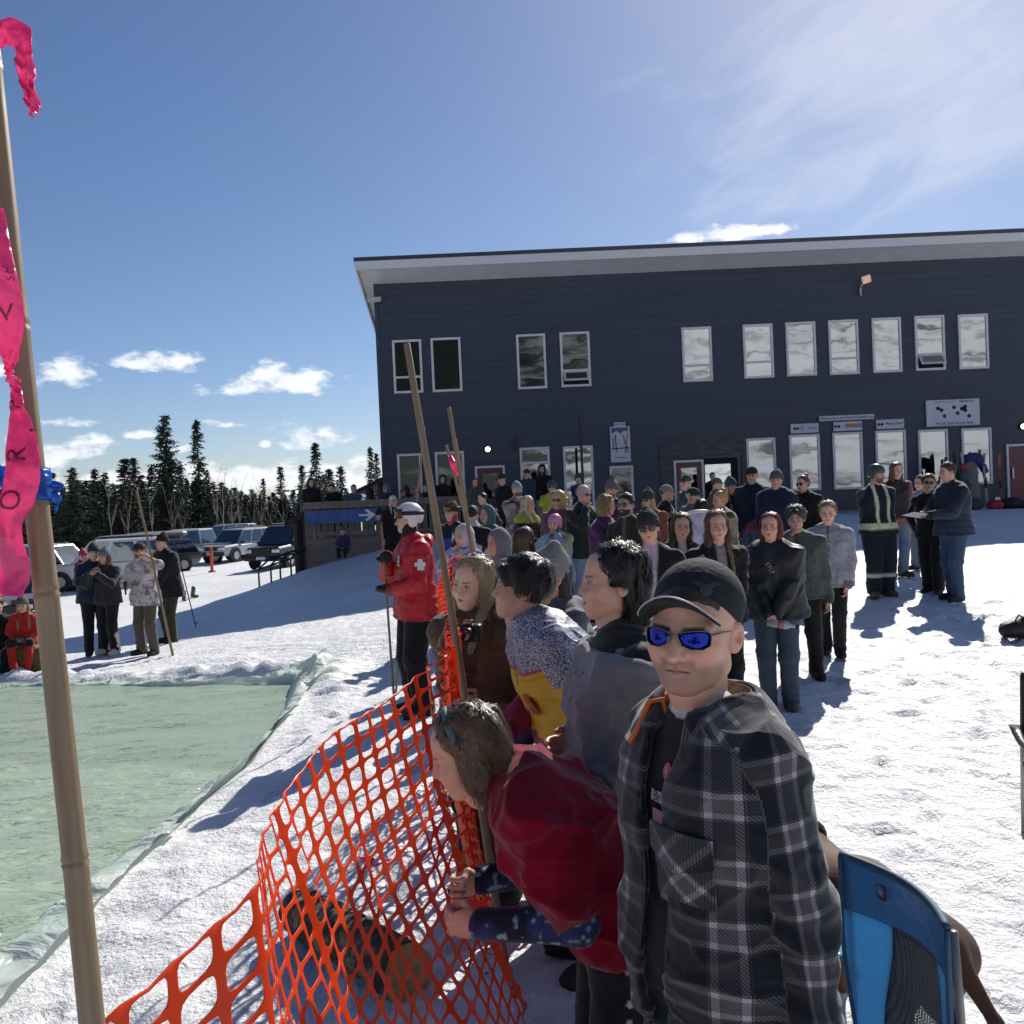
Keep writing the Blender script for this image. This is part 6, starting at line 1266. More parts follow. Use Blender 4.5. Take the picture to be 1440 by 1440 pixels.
sport_glasses(t, s.headM)
# cap details: brim piping, raised emblem, top button
capfn = lambda p: hat_sdf(p, 'cap')
arc = [(.079*math.sin(a), -.096-.062*math.cos(a), .156-.055*.6*(.079*math.sin(a)/.08)**2+.22*(.02+(-.002+.060*math.cos(a)))-.004) for a in np.linspace(-1.45, 1.45, 30)]
MB().tube(arc, .0016, 5).build('brim_piping', mat('pale_piping', (.4, .41, .42), .5), s.hat, smooth=True)
E = [(-.040, .010), (-.022, .016), (-.004, .006), (.004, .006), (.022, .016), (.040, .010), (.024, .005), (.012, -.004), (.014, -.012), (.004, -.020), (-.004, -.020), (-.014, -.012), (-.012, -.004), (-.024, .005)]
bm_ = bmesh.new(); vs = [bm_.verts.new((x, y, 0)) for x, y in E]; fc = bm_.faces.new(vs); bmesh.ops.triangulate(bm_, faces=[fc]); bmesh.ops.subdivide_edges(bm_, edges=bm_.edges[:], cuts=2, use_grid_fill=True); bm_.verts.ensure_lookup_table()
EV = np.array([v.co[:2] for v in bm_.verts]); EF = [tuple(v.index for v in f.verts) for f in bm_.faces]; bm_.verts.index_update(); EF = [tuple(v.index for v in f.verts) for f in bm_.faces]; bm_.free()
decal('emblem', capfn, (.045, -.078, .196), (.5, -.8, .35), (0, 0, 1), EV*1.05, EF, mat('emblem_thread', (.035, .038, .046), .5), s.hat, off=.0016)
# plaid jacket
def plaid_mat(nm, uvrot=0, per=.128, k=1.):
    m, nt, b, L = newmat(nm); b.inputs['Roughness'].default_value = .95; b.inputs['Sheen Weight'].default_value = .35; b.inputs['Specular IOR Level'].default_value = .15
    at = nd(nt, 'ShaderNodeAttribute', attribute_name='tc'); mp = nd(nt, 'ShaderNodeMapping'); mp.inputs['Rotation'].default_value = (0, 0, R(uvrot)); L.new(at.outputs['Vector'], mp.inputs[0])
    n = nd(nt, 'ShaderNodeTexNoise'); n.inputs['Scale'].default_value = 350; tc = nd(nt, 'ShaderNodeTexCoord'); L.new(tc.outputs['Object'], n.inputs['Vector'])
    sx = nd(nt, 'ShaderNodeSeparateXYZ'); L.new(mp.outputs[0], sx.inputs[0])
    def M(op, a, b_=None, c=None):
        q = nd(nt, 'ShaderNodeMath', operation=op)
        for i, v in enumerate((a, b_, c)):
            if v is None: continue
            if isinstance(v, (int, float)): q.inputs[i].default_value = v
            else: L.new(v, q.inputs[i])
        return q.outputs[0]
    def band(u):
        fr_ = M('FRACT', M('ADD', M('DIVIDE', u, per), 40.0)); cr = nd(nt, 'ShaderNodeValToRGB'); cr.color_ramp.interpolation = 'CONSTANT'; e = cr.color_ramp.elements
        e[0].position = 0; e[0].color = (.38, .38, .38, 1); e[1].position = .085; e[1].color = (.13, .13, .13, 1)
        for p_, v in ((.30, .38), (.385, .0), (.40, .10), (.415, .0), (.965, .10), (.985, .0)): q = e.new(p_); q.color = (v, v, v, 1)
        L.new(fr_, cr.inputs[0]); return cr.outputs[0]
    bu, bv = band(sx.outputs[0]), band(sx.outputs[1])
    tw = M('MULTIPLY_ADD', M('SINE', M('MULTIPLY', M('ADD', sx.outputs[0], M('MULTIPLY', sx.outputs[1], .8)), 6.283/.0062)), .5, .5); tw = M('MULTIPLY_ADD', M('GREATER_THAN', tw, .45), .75, .25)
    both = M('MULTIPLY', M('MULTIPLY', bu, bv), 2.6); sm = M('MULTIPLY', M('ADD', bu, bv), tw); v = M('ADD', M('MULTIPLY', sm, .42), both); v = M('MULTIPLY', v, M('MULTIPLY_ADD', n.outputs[0], .7, .65))
    mx = nd(nt, 'ShaderNodeMixRGB'); mx.inputs[1].default_value = (.009, .011, .018, 1); mx.inputs[2].default_value = (.62*k, .59*k, .62*k, 1); L.new(v, mx.inputs[0]); L.new(mx.outputs[0], b.inputs['Base Color'])
    bp = nd(nt, 'ShaderNodeBump'); bp.inputs['Strength'].default_value = .5; bp.inputs['Distance'].default_value = .0025; L.new(n.outputs[0], bp.inputs['Height']); L.new(bp.outputs[0], b.inputs['Normal']); return m
PLAID = plaid_mat('plaid_fleece'); PLAIDB = plaid_mat('plaid_fleece_bias', 42)
lvc = np.array([l[0] for l in s.lv], f32); lvu = np.array([l[1] for l in s.lv], f32); lvl = np.array([l[2] for l in s.lv], f32)
def coords(p):
    dd = ((p[:, None]-lvc[None])**2).sum(-1); ni = dd.argmin(1); rel = p-lvc[ni]; return (rel*lvl[ni]).sum(1), (ni+((rel*lvu[ni]).sum(1))/(.30*B/8))/8, rel@s.fw.astype(f32)
hemc = (s.lv[0][0]-s.lv[0][1]*.085*B).astype(f32)
def pj_outer(p, inf=.030):
    d = torso_d(p, s, inf, flare=.012); d = smin(d, el(p, s.lv[0][0]-np.array([0, 0, .03*B]), (.112*B, .094*B, .14*B), np.stack([s.lv[0][2], s.fw, s.lv[0][1]], 1)), .05)
    for sg in (1, -1):
        x = s.sh[sg]; a = arm_d(p, s, sg, .019); d = smin(d, a, .022)
    # soft shoulder yoke
    return d
def pj(p):
    do = pj_outer(p); sc, tt, ff = coords(p); d = smax(do, -(do+.015), .002)
    d = smax(d, ((hemc-p)@s.lv[0][1].astype(f32)), .006); d = smax(d, -rc(p, s.neck-s.up*.05+s.fw*.01, s.neck+s.up*.2, .088, .10), .01)
    w_ = np.interp(tt, [-.3, .2, .6, .85, 1.0], [.050, .046, .046, .052, .062]); gap = np.maximum(np.abs(sc-.012)-w_, -(ff-.02)); gap = np.where(tt > -.5, gap, 1.); return smax(d, -gap.astype(f32), .006)
pts_ = [l[0] for l in s.lv]+[s.wr[1], s.wr[-1], s.elb[1], s.elb[-1], hemc]
lo, hi = bounds(pts_, .20); V, Q = nets(pj, lo, hi, .0047); N = vnormals(V, Q); fo = folds(V, 4.2, .011)
# sleeves crease harder round the elbow
for sg in (1, -1): fo += .006*np.exp(-(np.linalg.norm(V-s.elb[sg], axis=1)/.10)**2)*np.sin((V[:, 2]+.3*V[:, 0])*95)
V = V+N*fo[:, None]; Vf = V.astype(f32); sc, tt, ff = coords(Vf); dt = torso_d(Vf, s, .030, flare=.012); ua = np.zeros(len(V)); va = np.zeros(len(V)); arm = np.zeros(len(V), int)
ang = np.arctan2(sc, ff+.02); ua = ang*.155; va = tt*.30*B
for sg in (1, -1):
    a_ = arm_d(Vf, s, sg, .022); isa = a_ < dt-.012; v1 = s.elb[sg]-s.sh[sg]; l1 = np.linalg.norm(v1); v2 = s.wr[sg]-s.elb[sg]; l2 = np.linalg.norm(v2); t1 = ((V-s.sh[sg])@v1)/l1; t2 = ((V-s.elb[sg])@v2)/l2; ln = np.where(t1 < l1, t1, l1+np.maximum(t2, 0)); ax_ = s.sh[sg]+(s.wr[sg]-s.sh[sg])*np.clip(ln/(l1+l2), 0, 1)[:, None]; rel = V-ax_; th = np.arctan2(rel@s.lv[4][2], rel@s.fw); ua = np.where(isa, th*.085+.03, ua); va = np.where(isa, -ln+.02, va); arm = np.where(isa, sg, arm)
tp_ = (N@s.up > .60) & (arm == 0) & (tt > .6); ua = np.where(tp_, sc+.02, ua); va = np.where(tp_, .34-ff, va)
me = mesh_np('plaid_jacket', V, Q); set_vec(me, np.stack([ua, va, np.zeros(len(V))], 1), 'tc'); JK = link('plaid_jacket', me, PLAID, t)
# dark zip edge and lining along the opening
# turned collar
def collar_pt(ph, k):
    r0, dz = ((.082, -.020), (.084, .022), (.087, .050), (.102, .044), (.126, .004), (.140, -.022))[k]; fr_ = abs(ph)/math.pi; x = math.sin(ph); y = math.cos(ph)   # ph=0 at the back
    open_ = sst(.60, 1.0, np.array(fr_))*1.; rad = r0*(1.06+.22*open_*(k >= 3)); z = dz-.026*fr_**1.5-(.050*open_ if k >= 4 else .012*open_)
    return s.neck+(s.lat*x*rad*1.12+(-s.fw)*y*rad*1.02)+s.up*(z+.012)-s.fw*.004
rows = [[collar_pt(a, k) for a in np.linspace(-2.62, 2.62, 60)] for k in range(6)]
mb = MB().grid(rows); co = mb.build('collar', PLAIDB, JK, smooth=True); set_vec(co.data, np.array([[a*.10, k*.022+.04, 0] for k in range(6) for a in np.linspace(-2.62, 2.62, 60)]), 'tc')
md = co.modifiers.new('sub', 'SUBSURF'); md.levels = md.render_levels = 1; md = co.modifiers.new('thick', 'SOLIDIFY'); md.thickness = .006
# orange and camouflage lining showing at the neck edge
cm = mat('camo_lining', (.16, .13, .085), .9, var=.75, vs=45); orr = mat('orange_lining', (.62, .12, .02), .8)
rows = [[collar_pt(a, 0)*(1-k)+collar_pt(a, 2)*k+(s.neck+s.up*.02-collar_pt(a, 1))*.10 for a in np.linspace(-2.60, 2.60, 50)] for k in (0, .5, .92)]
li = MB().grid(rows).build('lining', cm, JK, smooth=True); li.modifiers.new('thick', 'SOLIDIFY').thickness = .002
e_ = [collar_pt(a, 2)+(s.neck-collar_pt(a, 2))*.09+s.up*.004 for a in np.linspace(-2.62, -.7, 30)]; MB().tube(e_, .0065, 7).build('lining_edge', orr, JK, smooth=True)
e_ = [collar_pt(-2.62, k)*.985+s.neck*.015 for k in range(6)]; MB().tube(e_, .0058, 6).build('lining_edge', orr, JK, smooth=True)
# zip tapes down both edges
for sg in (-1, 1):
    zp = []
    for k in np.linspace(.97, -.25, 26):
        c_ = s.lv[0][0]+(s.lv[8][0]-s.lv[0][0])*k; w_ = np.interp(k, [-.3, .2, .6, .85, 1.0], [.050, .046, .046, .052, .062]); zp.append(c_+s.lat*(.012+sg*(w_+.001))+s.fw*.11)
    zp, g_ = project(lambda p: pj_outer(p)+.004, np.array(zp)); MB().tube(zp, .0042, 6).build('zip', mat('zip_black', (.01, .01, .012), .5), JK, smooth=True)
# chest pocket with pointed flap, cut on the bias (his left side)
pc = s.lv[5][0]+s.lat*.095+s.fw*.12
pvv, pff = gridpatch(.125, .135, 10, 10); po = decal('chest_pocket', lambda p: pj_outer(p), pc-s.up*.045, s.fw+s.lat*.45, s.up, pvv, pff, PLAIDB, JK, off=.009); set_vec(po.data, np.c_[pvv+np.array([.02, .03]), np.zeros(len(pvv))], 'tc'); po.modifiers.new('thick', 'SOLIDIFY').thickness = .006
fl = []; 
for j in range(7):
    for i in range(11): u = i/10-.5; v = j/6; fl.append((u*.134, -v*(.050+.030*(1-abs(u)*2))))
fl = np.array(fl); ff_ = [(j*11+i, j*11+i+1, (j+1)*11+i+1, (j+1)*11+i) for j in range(6) for i in range(10)]
fo_ = decal('pocket_flap', lambda p: pj_outer(p), pc+s.up*.03, s.fw+s.lat*.45, s.up, fl, ff_, PLAIDB, JK, off=.018); set_vec(fo_.data, np.c_[fl+np.array([.05, .07]), np.zeros(len(fl))], 'tc'); fo_.modifiers.new('thick', 'SOLIDIFY').thickness = .006
# print on the T-shirt
tf = s.jf; tcn = lambda k, du=0: s.lv[0][0]+(s.lv[8][0]-s.lv[0][0])*k+s.fw*.12+s.lat*(.012+du)
def lozenge(w_, h_, n=14): a = np.linspace(0, 2*math.pi, n, endpoint=False); return np.c_[np.cos(a)*w_/2, np.sin(a)*h_/2], [tuple(range(n))]
for k, w_, h_, c_ in ((.86, .026, .036, (.42, .10, .13)),): decal('print', tf, tcn(k, .012), s.fw, s.up, *lozenge(w_, h_), mat('print_red', c_, .7), s.jacket, off=.009)
V_, F_ = text_mesh('R', .022, 0); decal('print', tf, tcn(.86, .012), s.fw, s.up, V_[:, :2], F_, mat('print_pale', (.5, .4, .42), .7), s.jacket, off=.0105)
for k, w_, h_, c_ in ((.745, .075, .022, (.36, .36, .38)), (.66, .06, .036, (.30, .16, .24)), (.60, .07, .02, (.22, .30, .30)), (.55, .05, .03, (.45, .08, .04)), (.50, .06, .03, (.12, .13, .12)), (.44, .05, .034, (.20, .22, .18)), (.36, .03, .03, (.25, .12, .22))):
    v_, f_ = gridpatch(w_, h_, 5, 3); decal('print', tf, tcn(k, .004), s.fw, s.up, v_, f_, mat('print_%d' % int(k*100), c_, .7), s.jacket, off=.009)
V_, F_ = text_mesh('Bros', .030, 0); decal('print', tf, tcn(.745, .004), s.fw, s.up, V_[:, :2], F_, mat('print_dark', (.03, .03, .035), .7), s.jacket, off=.0105)
V_, F_ = text_mesh('CLASSIC', .015, 0); decal('print', tf, tcn(.66, .004), s.fw, s.up, V_[:, :2], F_, mat('print_pink', (.45, .12, .25), .7), s.jacket, off=.0105)
# stubble of short hair by the ears is part of the buzz cut; creases of the smile
# --- girl with the grey blanket
GB2 = person('girl with dark tied hair wrapped in a grey fleece blanket', 868, 761, 2.82, -82, (.020, .021, .024), K, 'child', hair=('tied', (.012, .009, .008)), group='people close to the camera', hh=.225, arms=(((.085, -.075, .60), (.3, 1, -.3)), ((.085, -.075, .61), (.3, 1, -.3))), hoodcol=(.03, .031, .035), hp=-2, skin=.95, fit=.02, iris=(.03, .018, .012), hy=2)
s2 = GB2; B2 = s2.B
strands(s2, 900, (.016, .012, .010), .30, 'tied', 4, wild=.022, lift=.003)
FLEECE = mat('grey_fleece', (.19, .19, .205), .95, var=.12, vs=18, bump=.5, bs=420, bd=.003, sheen=.5, spec=.1)
def blanket(p):
    d = torso_d(p, s2, .034, flare=.02); 
    for sg in (1, -1): d = smin(d, arm_d(p, s2, sg, .022), .08)
    c = s2.lv[0][0]; d = smin(d, rc(p, c-np.array([0, 0, .10]), c-np.array([0, 0, .62]), .135, .155), .12)
    d = smax(d, ((p-s2.neck.astype(f32))@s2.up.astype(f32)+.028*B2-.22*((p-s2.neck.astype(f32))@s2.fw.astype(f32))), .012)
    return d
lo, hi = bounds([l[0] for l in s2.lv]+[s2.wr[1], s2.wr[-1], s2.elb[1], s2.elb[-1], s2.lv[0][0]-np.array([0, 0, .62])], .22)
bl, _ = shell_mesh('blanket', blanket, lo, hi, .008, s2.root, FLEECE, .016, 8.)
# thick turned edge over the near shoulder and down the front
f0 = s2.fw; l0 = s2.lat; nk = s2.neck; Rl = []
# near side is local +x or -x? the one closer to the camera
nearS = 1 if s2.world(s2.sh[1])[1] < s2.world(s2.sh[-1])[1] else -1
path = [nk-f0*.03+l0*nearS*.12-s2.up*.030, nk+f0*.03+l0*nearS*.135-s2.up*.050, nk+f0*.075+l0*nearS*.135-s2.up*.09, nk+f0*.098+l0*nearS*.125-s2.up*.17, nk+f0*.100+l0*nearS*.12-s2.up*.32, nk+f0*.098+l0*nearS*.12-s2.up*.55, nk+f0*.095+l0*nearS*.12-s2.up*.9]
def roll(p):
    d = None
    for i, (a, b) in enumerate(zip(path[:-1], path[1:])):
        e = rc(p, a, b, (.030, .036, .040, .036, .034, .034)[i], (.036, .040, .036, .034, .034, .034)[i]); d = e if d is None else smin(d, e, .03)
    q2 = [a+l0*nearS*.045-f0*.035-s2.up*.03 for a in path[1:]]
    for i, (a, b) in enumerate(zip(q2[:-1], q2[1:])): d = smin(d, rc(p, a, b, .026, .024), .022)
    return d
lo, hi = bounds(path, .13); shell_mesh('blanket_fold', roll, lo, hi, .006, bl, FLEECE, .006, 5.)
# --- boy in the colourful jacket
m, nt, b, L = newmat('speckled_nylon'); at = nd(nt, 'ShaderNodeAttribute', attribute_name='Col'); tc = nd(nt, 'ShaderNodeTexCoord'); n = nd(nt, 'ShaderNodeTexNoise'); n.inputs['Scale'].default_value = 230; n.inputs['Detail'].default_value = 1; L.new(tc.outputs['Object'], n.inputs['Vector']); gt = nd(nt, 'ShaderNodeMath', operation='GREATER_THAN'); gt.inputs[1].default_value = .5; L.new(n.outputs[0], gt.inputs[0])
mk = nd(nt, 'ShaderNodeMixRGB'); L.new(gt.outputs[0], mk.inputs[0]); mk.inputs[1].default_value = (.02, .022, .07, 1); mk.inputs[2].default_value = (.50, .51, .60, 1); se = nd(nt, 'ShaderNodeSeparateColor'); L.new(at.outputs['Color'], se.inputs[0]); g2 = nd(nt, 'ShaderNodeMath', operation='GREATER_THAN'); g2.inputs[1].default_value = .7; L.new(se.outputs[2], g2.inputs[0])
mz = nd(nt, 'ShaderNodeMixRGB'); L.new(g2.outputs[0], mz.inputs[0]); L.new(at.outputs['Color'], mz.inputs[1]); L.new(mk.outputs[0], mz.inputs[2]); L.new(mz.outputs[0], b.inputs['Base Color']); b.inputs['Roughness'].default_value = .55; SPECK = m
nb = nd(nt, 'ShaderNodeTexNoise'); nb.inputs['Scale'].default_value = 40; L.new(tc.outputs['Object'], nb.inputs['Vector']); bp = nd(nt, 'ShaderNodeBump'); bp.inputs['Strength'].default_value = .5; bp.inputs['Distance'].default_value = .006; L.new(nb.outputs[0], bp.inputs['Height']); L.new(bp.outputs[0], b.inputs['Normal'])
def retro(C, X):
    V = X['V']; s_, t_, f_, a, at = X['s'], X['t'], X['f'], X['arm'], X['at']; Y_ = np.array((.62, .40, .02)); Pu = np.array((.28, .022, .10)); spk = np.ones_like(V)*np.array((.2, .2, .99))
    C = spk.copy(); ch = (a == 0)*(f_ > -.035)*(t_ < .86); C = np.where((ch*(t_ > .28) > 0)[:, None], Y_, C); C = np.where((ch*(t_ <= .28)*(t_ > .16) > 0)[:, None], Pu, C)
    C = np.where(((a == 0)*(np.abs(t_-.86) < .012)*(f_ > -.035) > 0)[:, None], np.array((.45, .02, .03)), C)
    C = np.where(((a != 0)*(at > .22)*(at < .52) > 0)[:, None], np.where((f_ > -.01)[:, None], Y_, spk), C); C = np.where(((a != 0)*(at >= .52) > 0)[:, None], np.where((f_ > -.01)[:, None], Pu, spk), C)
    return zipf((.02, .02, .03), .007)(C, X)
BY_ = person('dark haired boy in a yellow, purple and speckled jacket leaning forward', 742, 781, 3.4, -80, (.4, .4, .45), K, 'child', hair=('shaggy', (.014, .010, .009)), group='people close to the camera', hh=.222, lean=14, bend=16, hp=-14, hy=-4, arms=(((.13, .0, .46), (.3, 1, 0)), ((.05, -.2, .55), (.4, .5, -1))), colf=retro, cloth=SPECK, fit=.034, skin=.88, res=.0052, fat=1.05, hem=-.06, iris=(.03, .018, .012))
strands(BY_, 700, (.016, .012, .010), .085, 'shaggy', 6, wild=.02, lift=.004, w=.0018)
sP = BY_; nr_ = 1 if sP.world(sP.sh[1])[1] < sP.world(sP.sh[-1])[1] else -1
v_, f_ = gridpatch(.055, .075, 4, 5); decal('badge', sP.jf, sP.lv[5][0]+sP.lat*nr_*.09+sP.fw*.09, sP.fw*.4+sP.lat*nr_*.9, sP.up, v_, f_, mat('badge_red', (.40, .04, .06), .7), sP.jacket, off=.013)
V_, F_ = text_mesh('PRO', .024, 0); decal('badge', sP.jf, sP.lv[5][0]+sP.lat*nr_*.09+sP.fw*.09, sP.fw*.4+sP.lat*nr_*.9, sP.up, V_[:, :2], F_, mat('badge_yellow', (.6, .4, .05), .7), sP.jacket, off=.0145)
# --- child whose grey blue jacket shows in front of the boy
person('child in a grey blue jacket mostly hidden in front of the boy in yellow', 748, 862, 3.7, -75, (.075, .08, .13), (.03, .10, .06), 'child', hair=('short', DK), group='people close to the camera', hh=.205, arms=('fwd', 'fwd'), lean=20, colf=blotch((.05, .055, .09), (.10, .10, .15), 12), pcol=lambda C, V, s: blotch((.45, .05, .05), (.5, .5, .5), 9)(C, dict(V=V, seed=3.)), H=1.32)
# --- blonde girl in the brown robe
BG = person('blonde girl in a brown hooded robe beside the tallest bamboo pole', 668, 781, 4.15, -28, (.085, .045, .026), K, 'child', hair=('mid', (.33, .235, .13)), group='people close to the camera', hh=.225, lean=6, hp=4, hy=-8, hr=8, arms=(((.06, -.10, .60), (.2, .5, -1)), ((.06, -.10, .62), (.2, .5, -1))), hoodcol=(.085, .045, .026), fit=.03, skin=1.12, iris=(.10, .075, .05))
strands(BG, 1500, (.42, .31, .17), .2, 'mid', 9, wild=.02, lift=.004, w=.0022)
ROBE = mat('brown_fleece', (.125, .07, .042), .95, var=.15, vs=14, bump=.5, bs=350, bd=.003, sheen=.4, spec=.1)
def robe(p, s=BG):
    d = torso_d(p, s, .030, flare=.015)
    for sg in (1, -1): d = smin(d, arm_d(p, s, sg, .022), .06)
    c = s.lv[0][0]; d = smin(d, rc(p, c-np.array([0, 0, .05]), c-np.array([0, 0, .55]), .125, .14), .12)
    return smax(d, ((p-s.neck.astype(f32))@s.up.astype(f32)+.018*s.B), .012)
lo, hi = bounds([l[0] for l in BG.lv]+[BG.wr[1], BG.wr[-1], BG.elb[1], BG.elb[-1], BG.lv[0][0]-np.array([0, 0, .55])], .22); shell_mesh('robe', robe, lo, hi, .009, BG.root, ROBE, .014, 12.)
# --- girl bending over the fence in the red hooded towel
def galaxy(C, X):
    V = X['V']; n = vnoise(V*16+3); n2_ = vnoise(V*70); C = np.ones_like(C)*np.array((.012, .014, .035)); m = sst(.05, .35, n)[:, None]; C = C*(1-m)+np.array((.03, .035, .13))*m; m = sst(.5, .8, vnoise(V*12+9))[:, None]; C = C*(1-m)+np.array((.20, .03, .14))*m
    m = sst(.35, .55, n2_+.5*vnoise(V*19+2))[:, None]; return C*(1-m)+np.array((.20, .34, .36))*m
def dots(C, V, s):
    n = vnoise(V*1.); g = .052; q = V/g; c = np.floor(q); h1 = _h(c[:, 0].astype(np.int64), c[:, 1].astype(np.int64), c[:, 2].astype(np.int64)); off = np.stack([_h(c[:, 0].astype(np.int64)+k, c[:, 1].astype(np.int64), c[:, 2].astype(np.int64)) for k in (11, 23, 37)], 1)*.28; r_ = np.linalg.norm(q-c-.5-off, axis=1); m = sst(.19, .14, r_)[:, None]; return C*(1-m)+np.array((.55, .55, .55))*m
RG = person('girl bending over the fence with a dark red hooded towel over her back', 640, 992, 2.42, -84, (.012, .014, .035), (.010, .011, .016), 'child', hair=('bob', (.05, .028, .018)), group='people close to the camera', hh=.225, lean=17, bend=40, hp=5, hy=-2, arms=(((.07, -.235, .565), (.1, .7, -1)), ((.07, -.225, .575), (.1, .7, -1))), colf=galaxy, pcol=dots, fit=.012, hd='grip', H=1.62, hem=.06, wr=.003, skin=1.0, res=.0055, twist=0)
s3 = RG; n3 = 1 if s3.world(s3.sh[1])[1] < s3.world(s3.sh[-1])[1] else -1
strands(s3, 1300, (.13, .08, .045), .22, 'bob', 12, wild=.012, lift=.003, w=.0019)
hb_ = MB(); hb_.tube([(.088*math.sin(a)*1.02, -.012-.0*abs(a), .150+.098*math.cos(a)) for a in np.linspace(-1.7, 1.7, 24)], .0085, 8, flat=.5); o = hb_.build('headband', mat('teal_band', (.07, .13, .14), .6), s3.root, smooth=True); o.matrix_local = s3.headM
TOWEL = mat('red_towel', (.20, .004, .022), .92, var=.16, vs=14, bump=.5, bs=300, bd=.003, sheen=.3, spec=.12)
lv3 = s3.lv; bk = lambda i, up_, bkw, sd_=0: lv3[i][0]+lv3[i][1]*up_+np.cross(lv3[i][2], lv3[i][1])*0-s3.fw*0+bkn(i)*bkw+lv3[i][2]*sd_
def bkn(i): n_ = np.cross(lv3[i][1], lv3[i][2]); return n_ if n_[2] > 0 else -n_
def towel(p):
    d = torso_d(p, s3, .036, lo=1)
    for sg in (1, -1): d = smin(d, rc(p, s3.sh[sg], s3.sh[sg]*.35+s3.elb[sg]*.65, .070, .079), .05)
    d = smin(d, el(p, bk(4, .02, .085), (.125, .125, .095), np.stack([lv3[5][2], lv3[5][1], bkn(5)], 1)), .05)        # the hood, hanging on the back
    d = smin(d, rc(p, bk(7, .0, .03), bk(8, .05, .02), .085, .062), .05)
    d = smin(d, rc(p, bk(1, .0, .02), bk(0, .0, -.04), .10, .085), .05)
    under = rc(p, bk(0, -.1, -.17), bk(8, .1, -.17), .105, .105); return smax(d, -under, .05)
lo, hi = bounds([l[0] for l in lv3]+[s3.sh[1], s3.sh[-1], s3.elb[1], s3.elb[-1], bk(2, 0, .15)], .22); shell_mesh('hooded_towel', towel, lo, hi, .0065, s3.root, TOWEL, .020, 9.)
# --- ski patrol badges
p_ = SP; nS = 1 if p_.world(p_.sh[1])[1] < p_.world(p_.sh[-1])[1] else -1
wp = mat('patch_white', (.72, .72, .72), .6, var=0)
def cross_pts(w_=.085):
    a, b_ = w_/2, w_*.19; P2 = [(-b_, a), (b_, a), (b_*1.1, b_*1.1), (a*.9, b_*1.2), (a*.9, -b_*.9), (b_*1.25, -b_*1.0), (b_*1.3, -a), (-b_*1.3, -a), (-b_*1.25, -b_), (-a*.9, -b_*.9), (-a*.9, b_*1.2), (-b_*1.1, b_*1.1)]; return np.array(P2), [(0, 1, 2, 11), (11, 2, 5, 8), (2, 3, 4, 5), (8, 9, 10, 11), (5, 6, 7, 8)]
decal('cross_patch', p_.jf, p_.sh[nS]+(p_.elb[nS]-p_.sh[nS])*.42+p_.lat*nS*.08+p_.fw*.01, p_.lat*nS+p_.fw*.25, p_.up, *cross_pts(.10), wp, p_.jacket, off=.016)
v_, f_ = gridpatch(.062, .078, 4, 4); cc = p_.lv[6][0]+p_.lat*nS*.085+p_.fw*.12; decal('chest_badge', p_.jf, cc, p_.fw+p_.lat*nS*.75, p_.up, v_, f_, wp, p_.jacket, off=.014)
a5 = [(.020*math.cos(R(90+36*k))*(1 if k % 2 == 0 else .45), .020*math.sin(R(90+36*k))*(1 if k % 2 == 0 else .45)+.010) for k in range(10)]; decal('badge_star', p_.jf, cc, p_.fw+p_.lat*nS*.75, p_.up, np.array(a5), [tuple(range(10))], INK, p_.jacket, off=.018)
v_, f_ = gridpatch(.045, .010, 3, 1); decal('badge_bar', p_.jf, cc-p_.up*.024, p_.fw+p_.lat*nS*.75, p_.up, v_, f_, INK, p_.jacket, off=.018)
V_, F_ = text_mesh('UN1ON', .05, 0, .001)
def on(name, s, nm, c, nrm, txt, size, col, rotu=None, off=.012):
    V_, F_ = text_mesh(txt, size, 0); decal(name, s.jf, c, nrm, s.up if rotu is None else rotu, V_[:, :2], F_, mat(nm, col, .7), s.jacket, off=off)
q = RED; on('lettering', q, 'pale_print', q.lv[6][0]+q.fw*.15, q.fw, 'STLF', .05, (.42, .42, .42), rotu=q.lat*.85+q.up*.5, off=.014)
q = GB; on('lettering', q, 'dark_print', q.lv[6][0]+q.fw*.15+q.lat*.075, q.fw, 'U', .03, (.03, .03, .04))
# ------------------------------------------------------------------ bamboo poles
m, nt, b, L = newmat('bamboo'); b.inputs['Roughness'].default_value = .5
tc = nd(nt, 'ShaderNodeTexCoord'); mp = nd(nt, 'ShaderNodeMapping'); mp.inputs['Scale'].default_value = (60, 60, 3); L.new(tc.outputs['Object'], mp.inputs[0]); n = nd(nt, 'ShaderNodeTexNoise'); n.inputs['Scale'].default_value = 1; n.inputs['Detail'].default_value = 6; L.new(mp.outputs[0], n.inputs['Vector'])
cr = nd(nt, 'ShaderNodeValToRGB'); cr.color_ramp.elements[0].position = .3; cr.color_ramp.elements[0].color = (.15, .10, .058, 1); cr.color_ramp.elements[1].position = .7; cr.color_ramp.elements[1].color = (.27, .195, .115, 1); L.new(n.outputs[0], cr.inputs[0])
n3_ = nd(nt, 'ShaderNodeTexNoise'); n3_.inputs['Scale'].default_value = 5; n3_.inputs['Detail'].default_value = 4; L.new(tc.outputs['Object'], n3_.inputs['Vector']); c3 = nd(nt, 'ShaderNodeValToRGB'); c3.color_ramp.elements[0].position = .62; c3.color_ramp.elements[0].color = (0, 0, 0, 1); c3.color_ramp.elements[1].position = .75; c3.color_ramp.elements[1].color = (.5, .5, .5, 1); L.new(n3_.outputs[0], c3.inputs[0])
mx = nd(nt, 'ShaderNodeMixRGB'); L.new(c3.outputs[0], mx.inputs[0]); L.new(cr.outputs[0], mx.inputs[1]); mx.inputs[2].default_value = (.22, .06, .04, 1); L.new(mx.outputs[0], b.inputs['Base Color'])
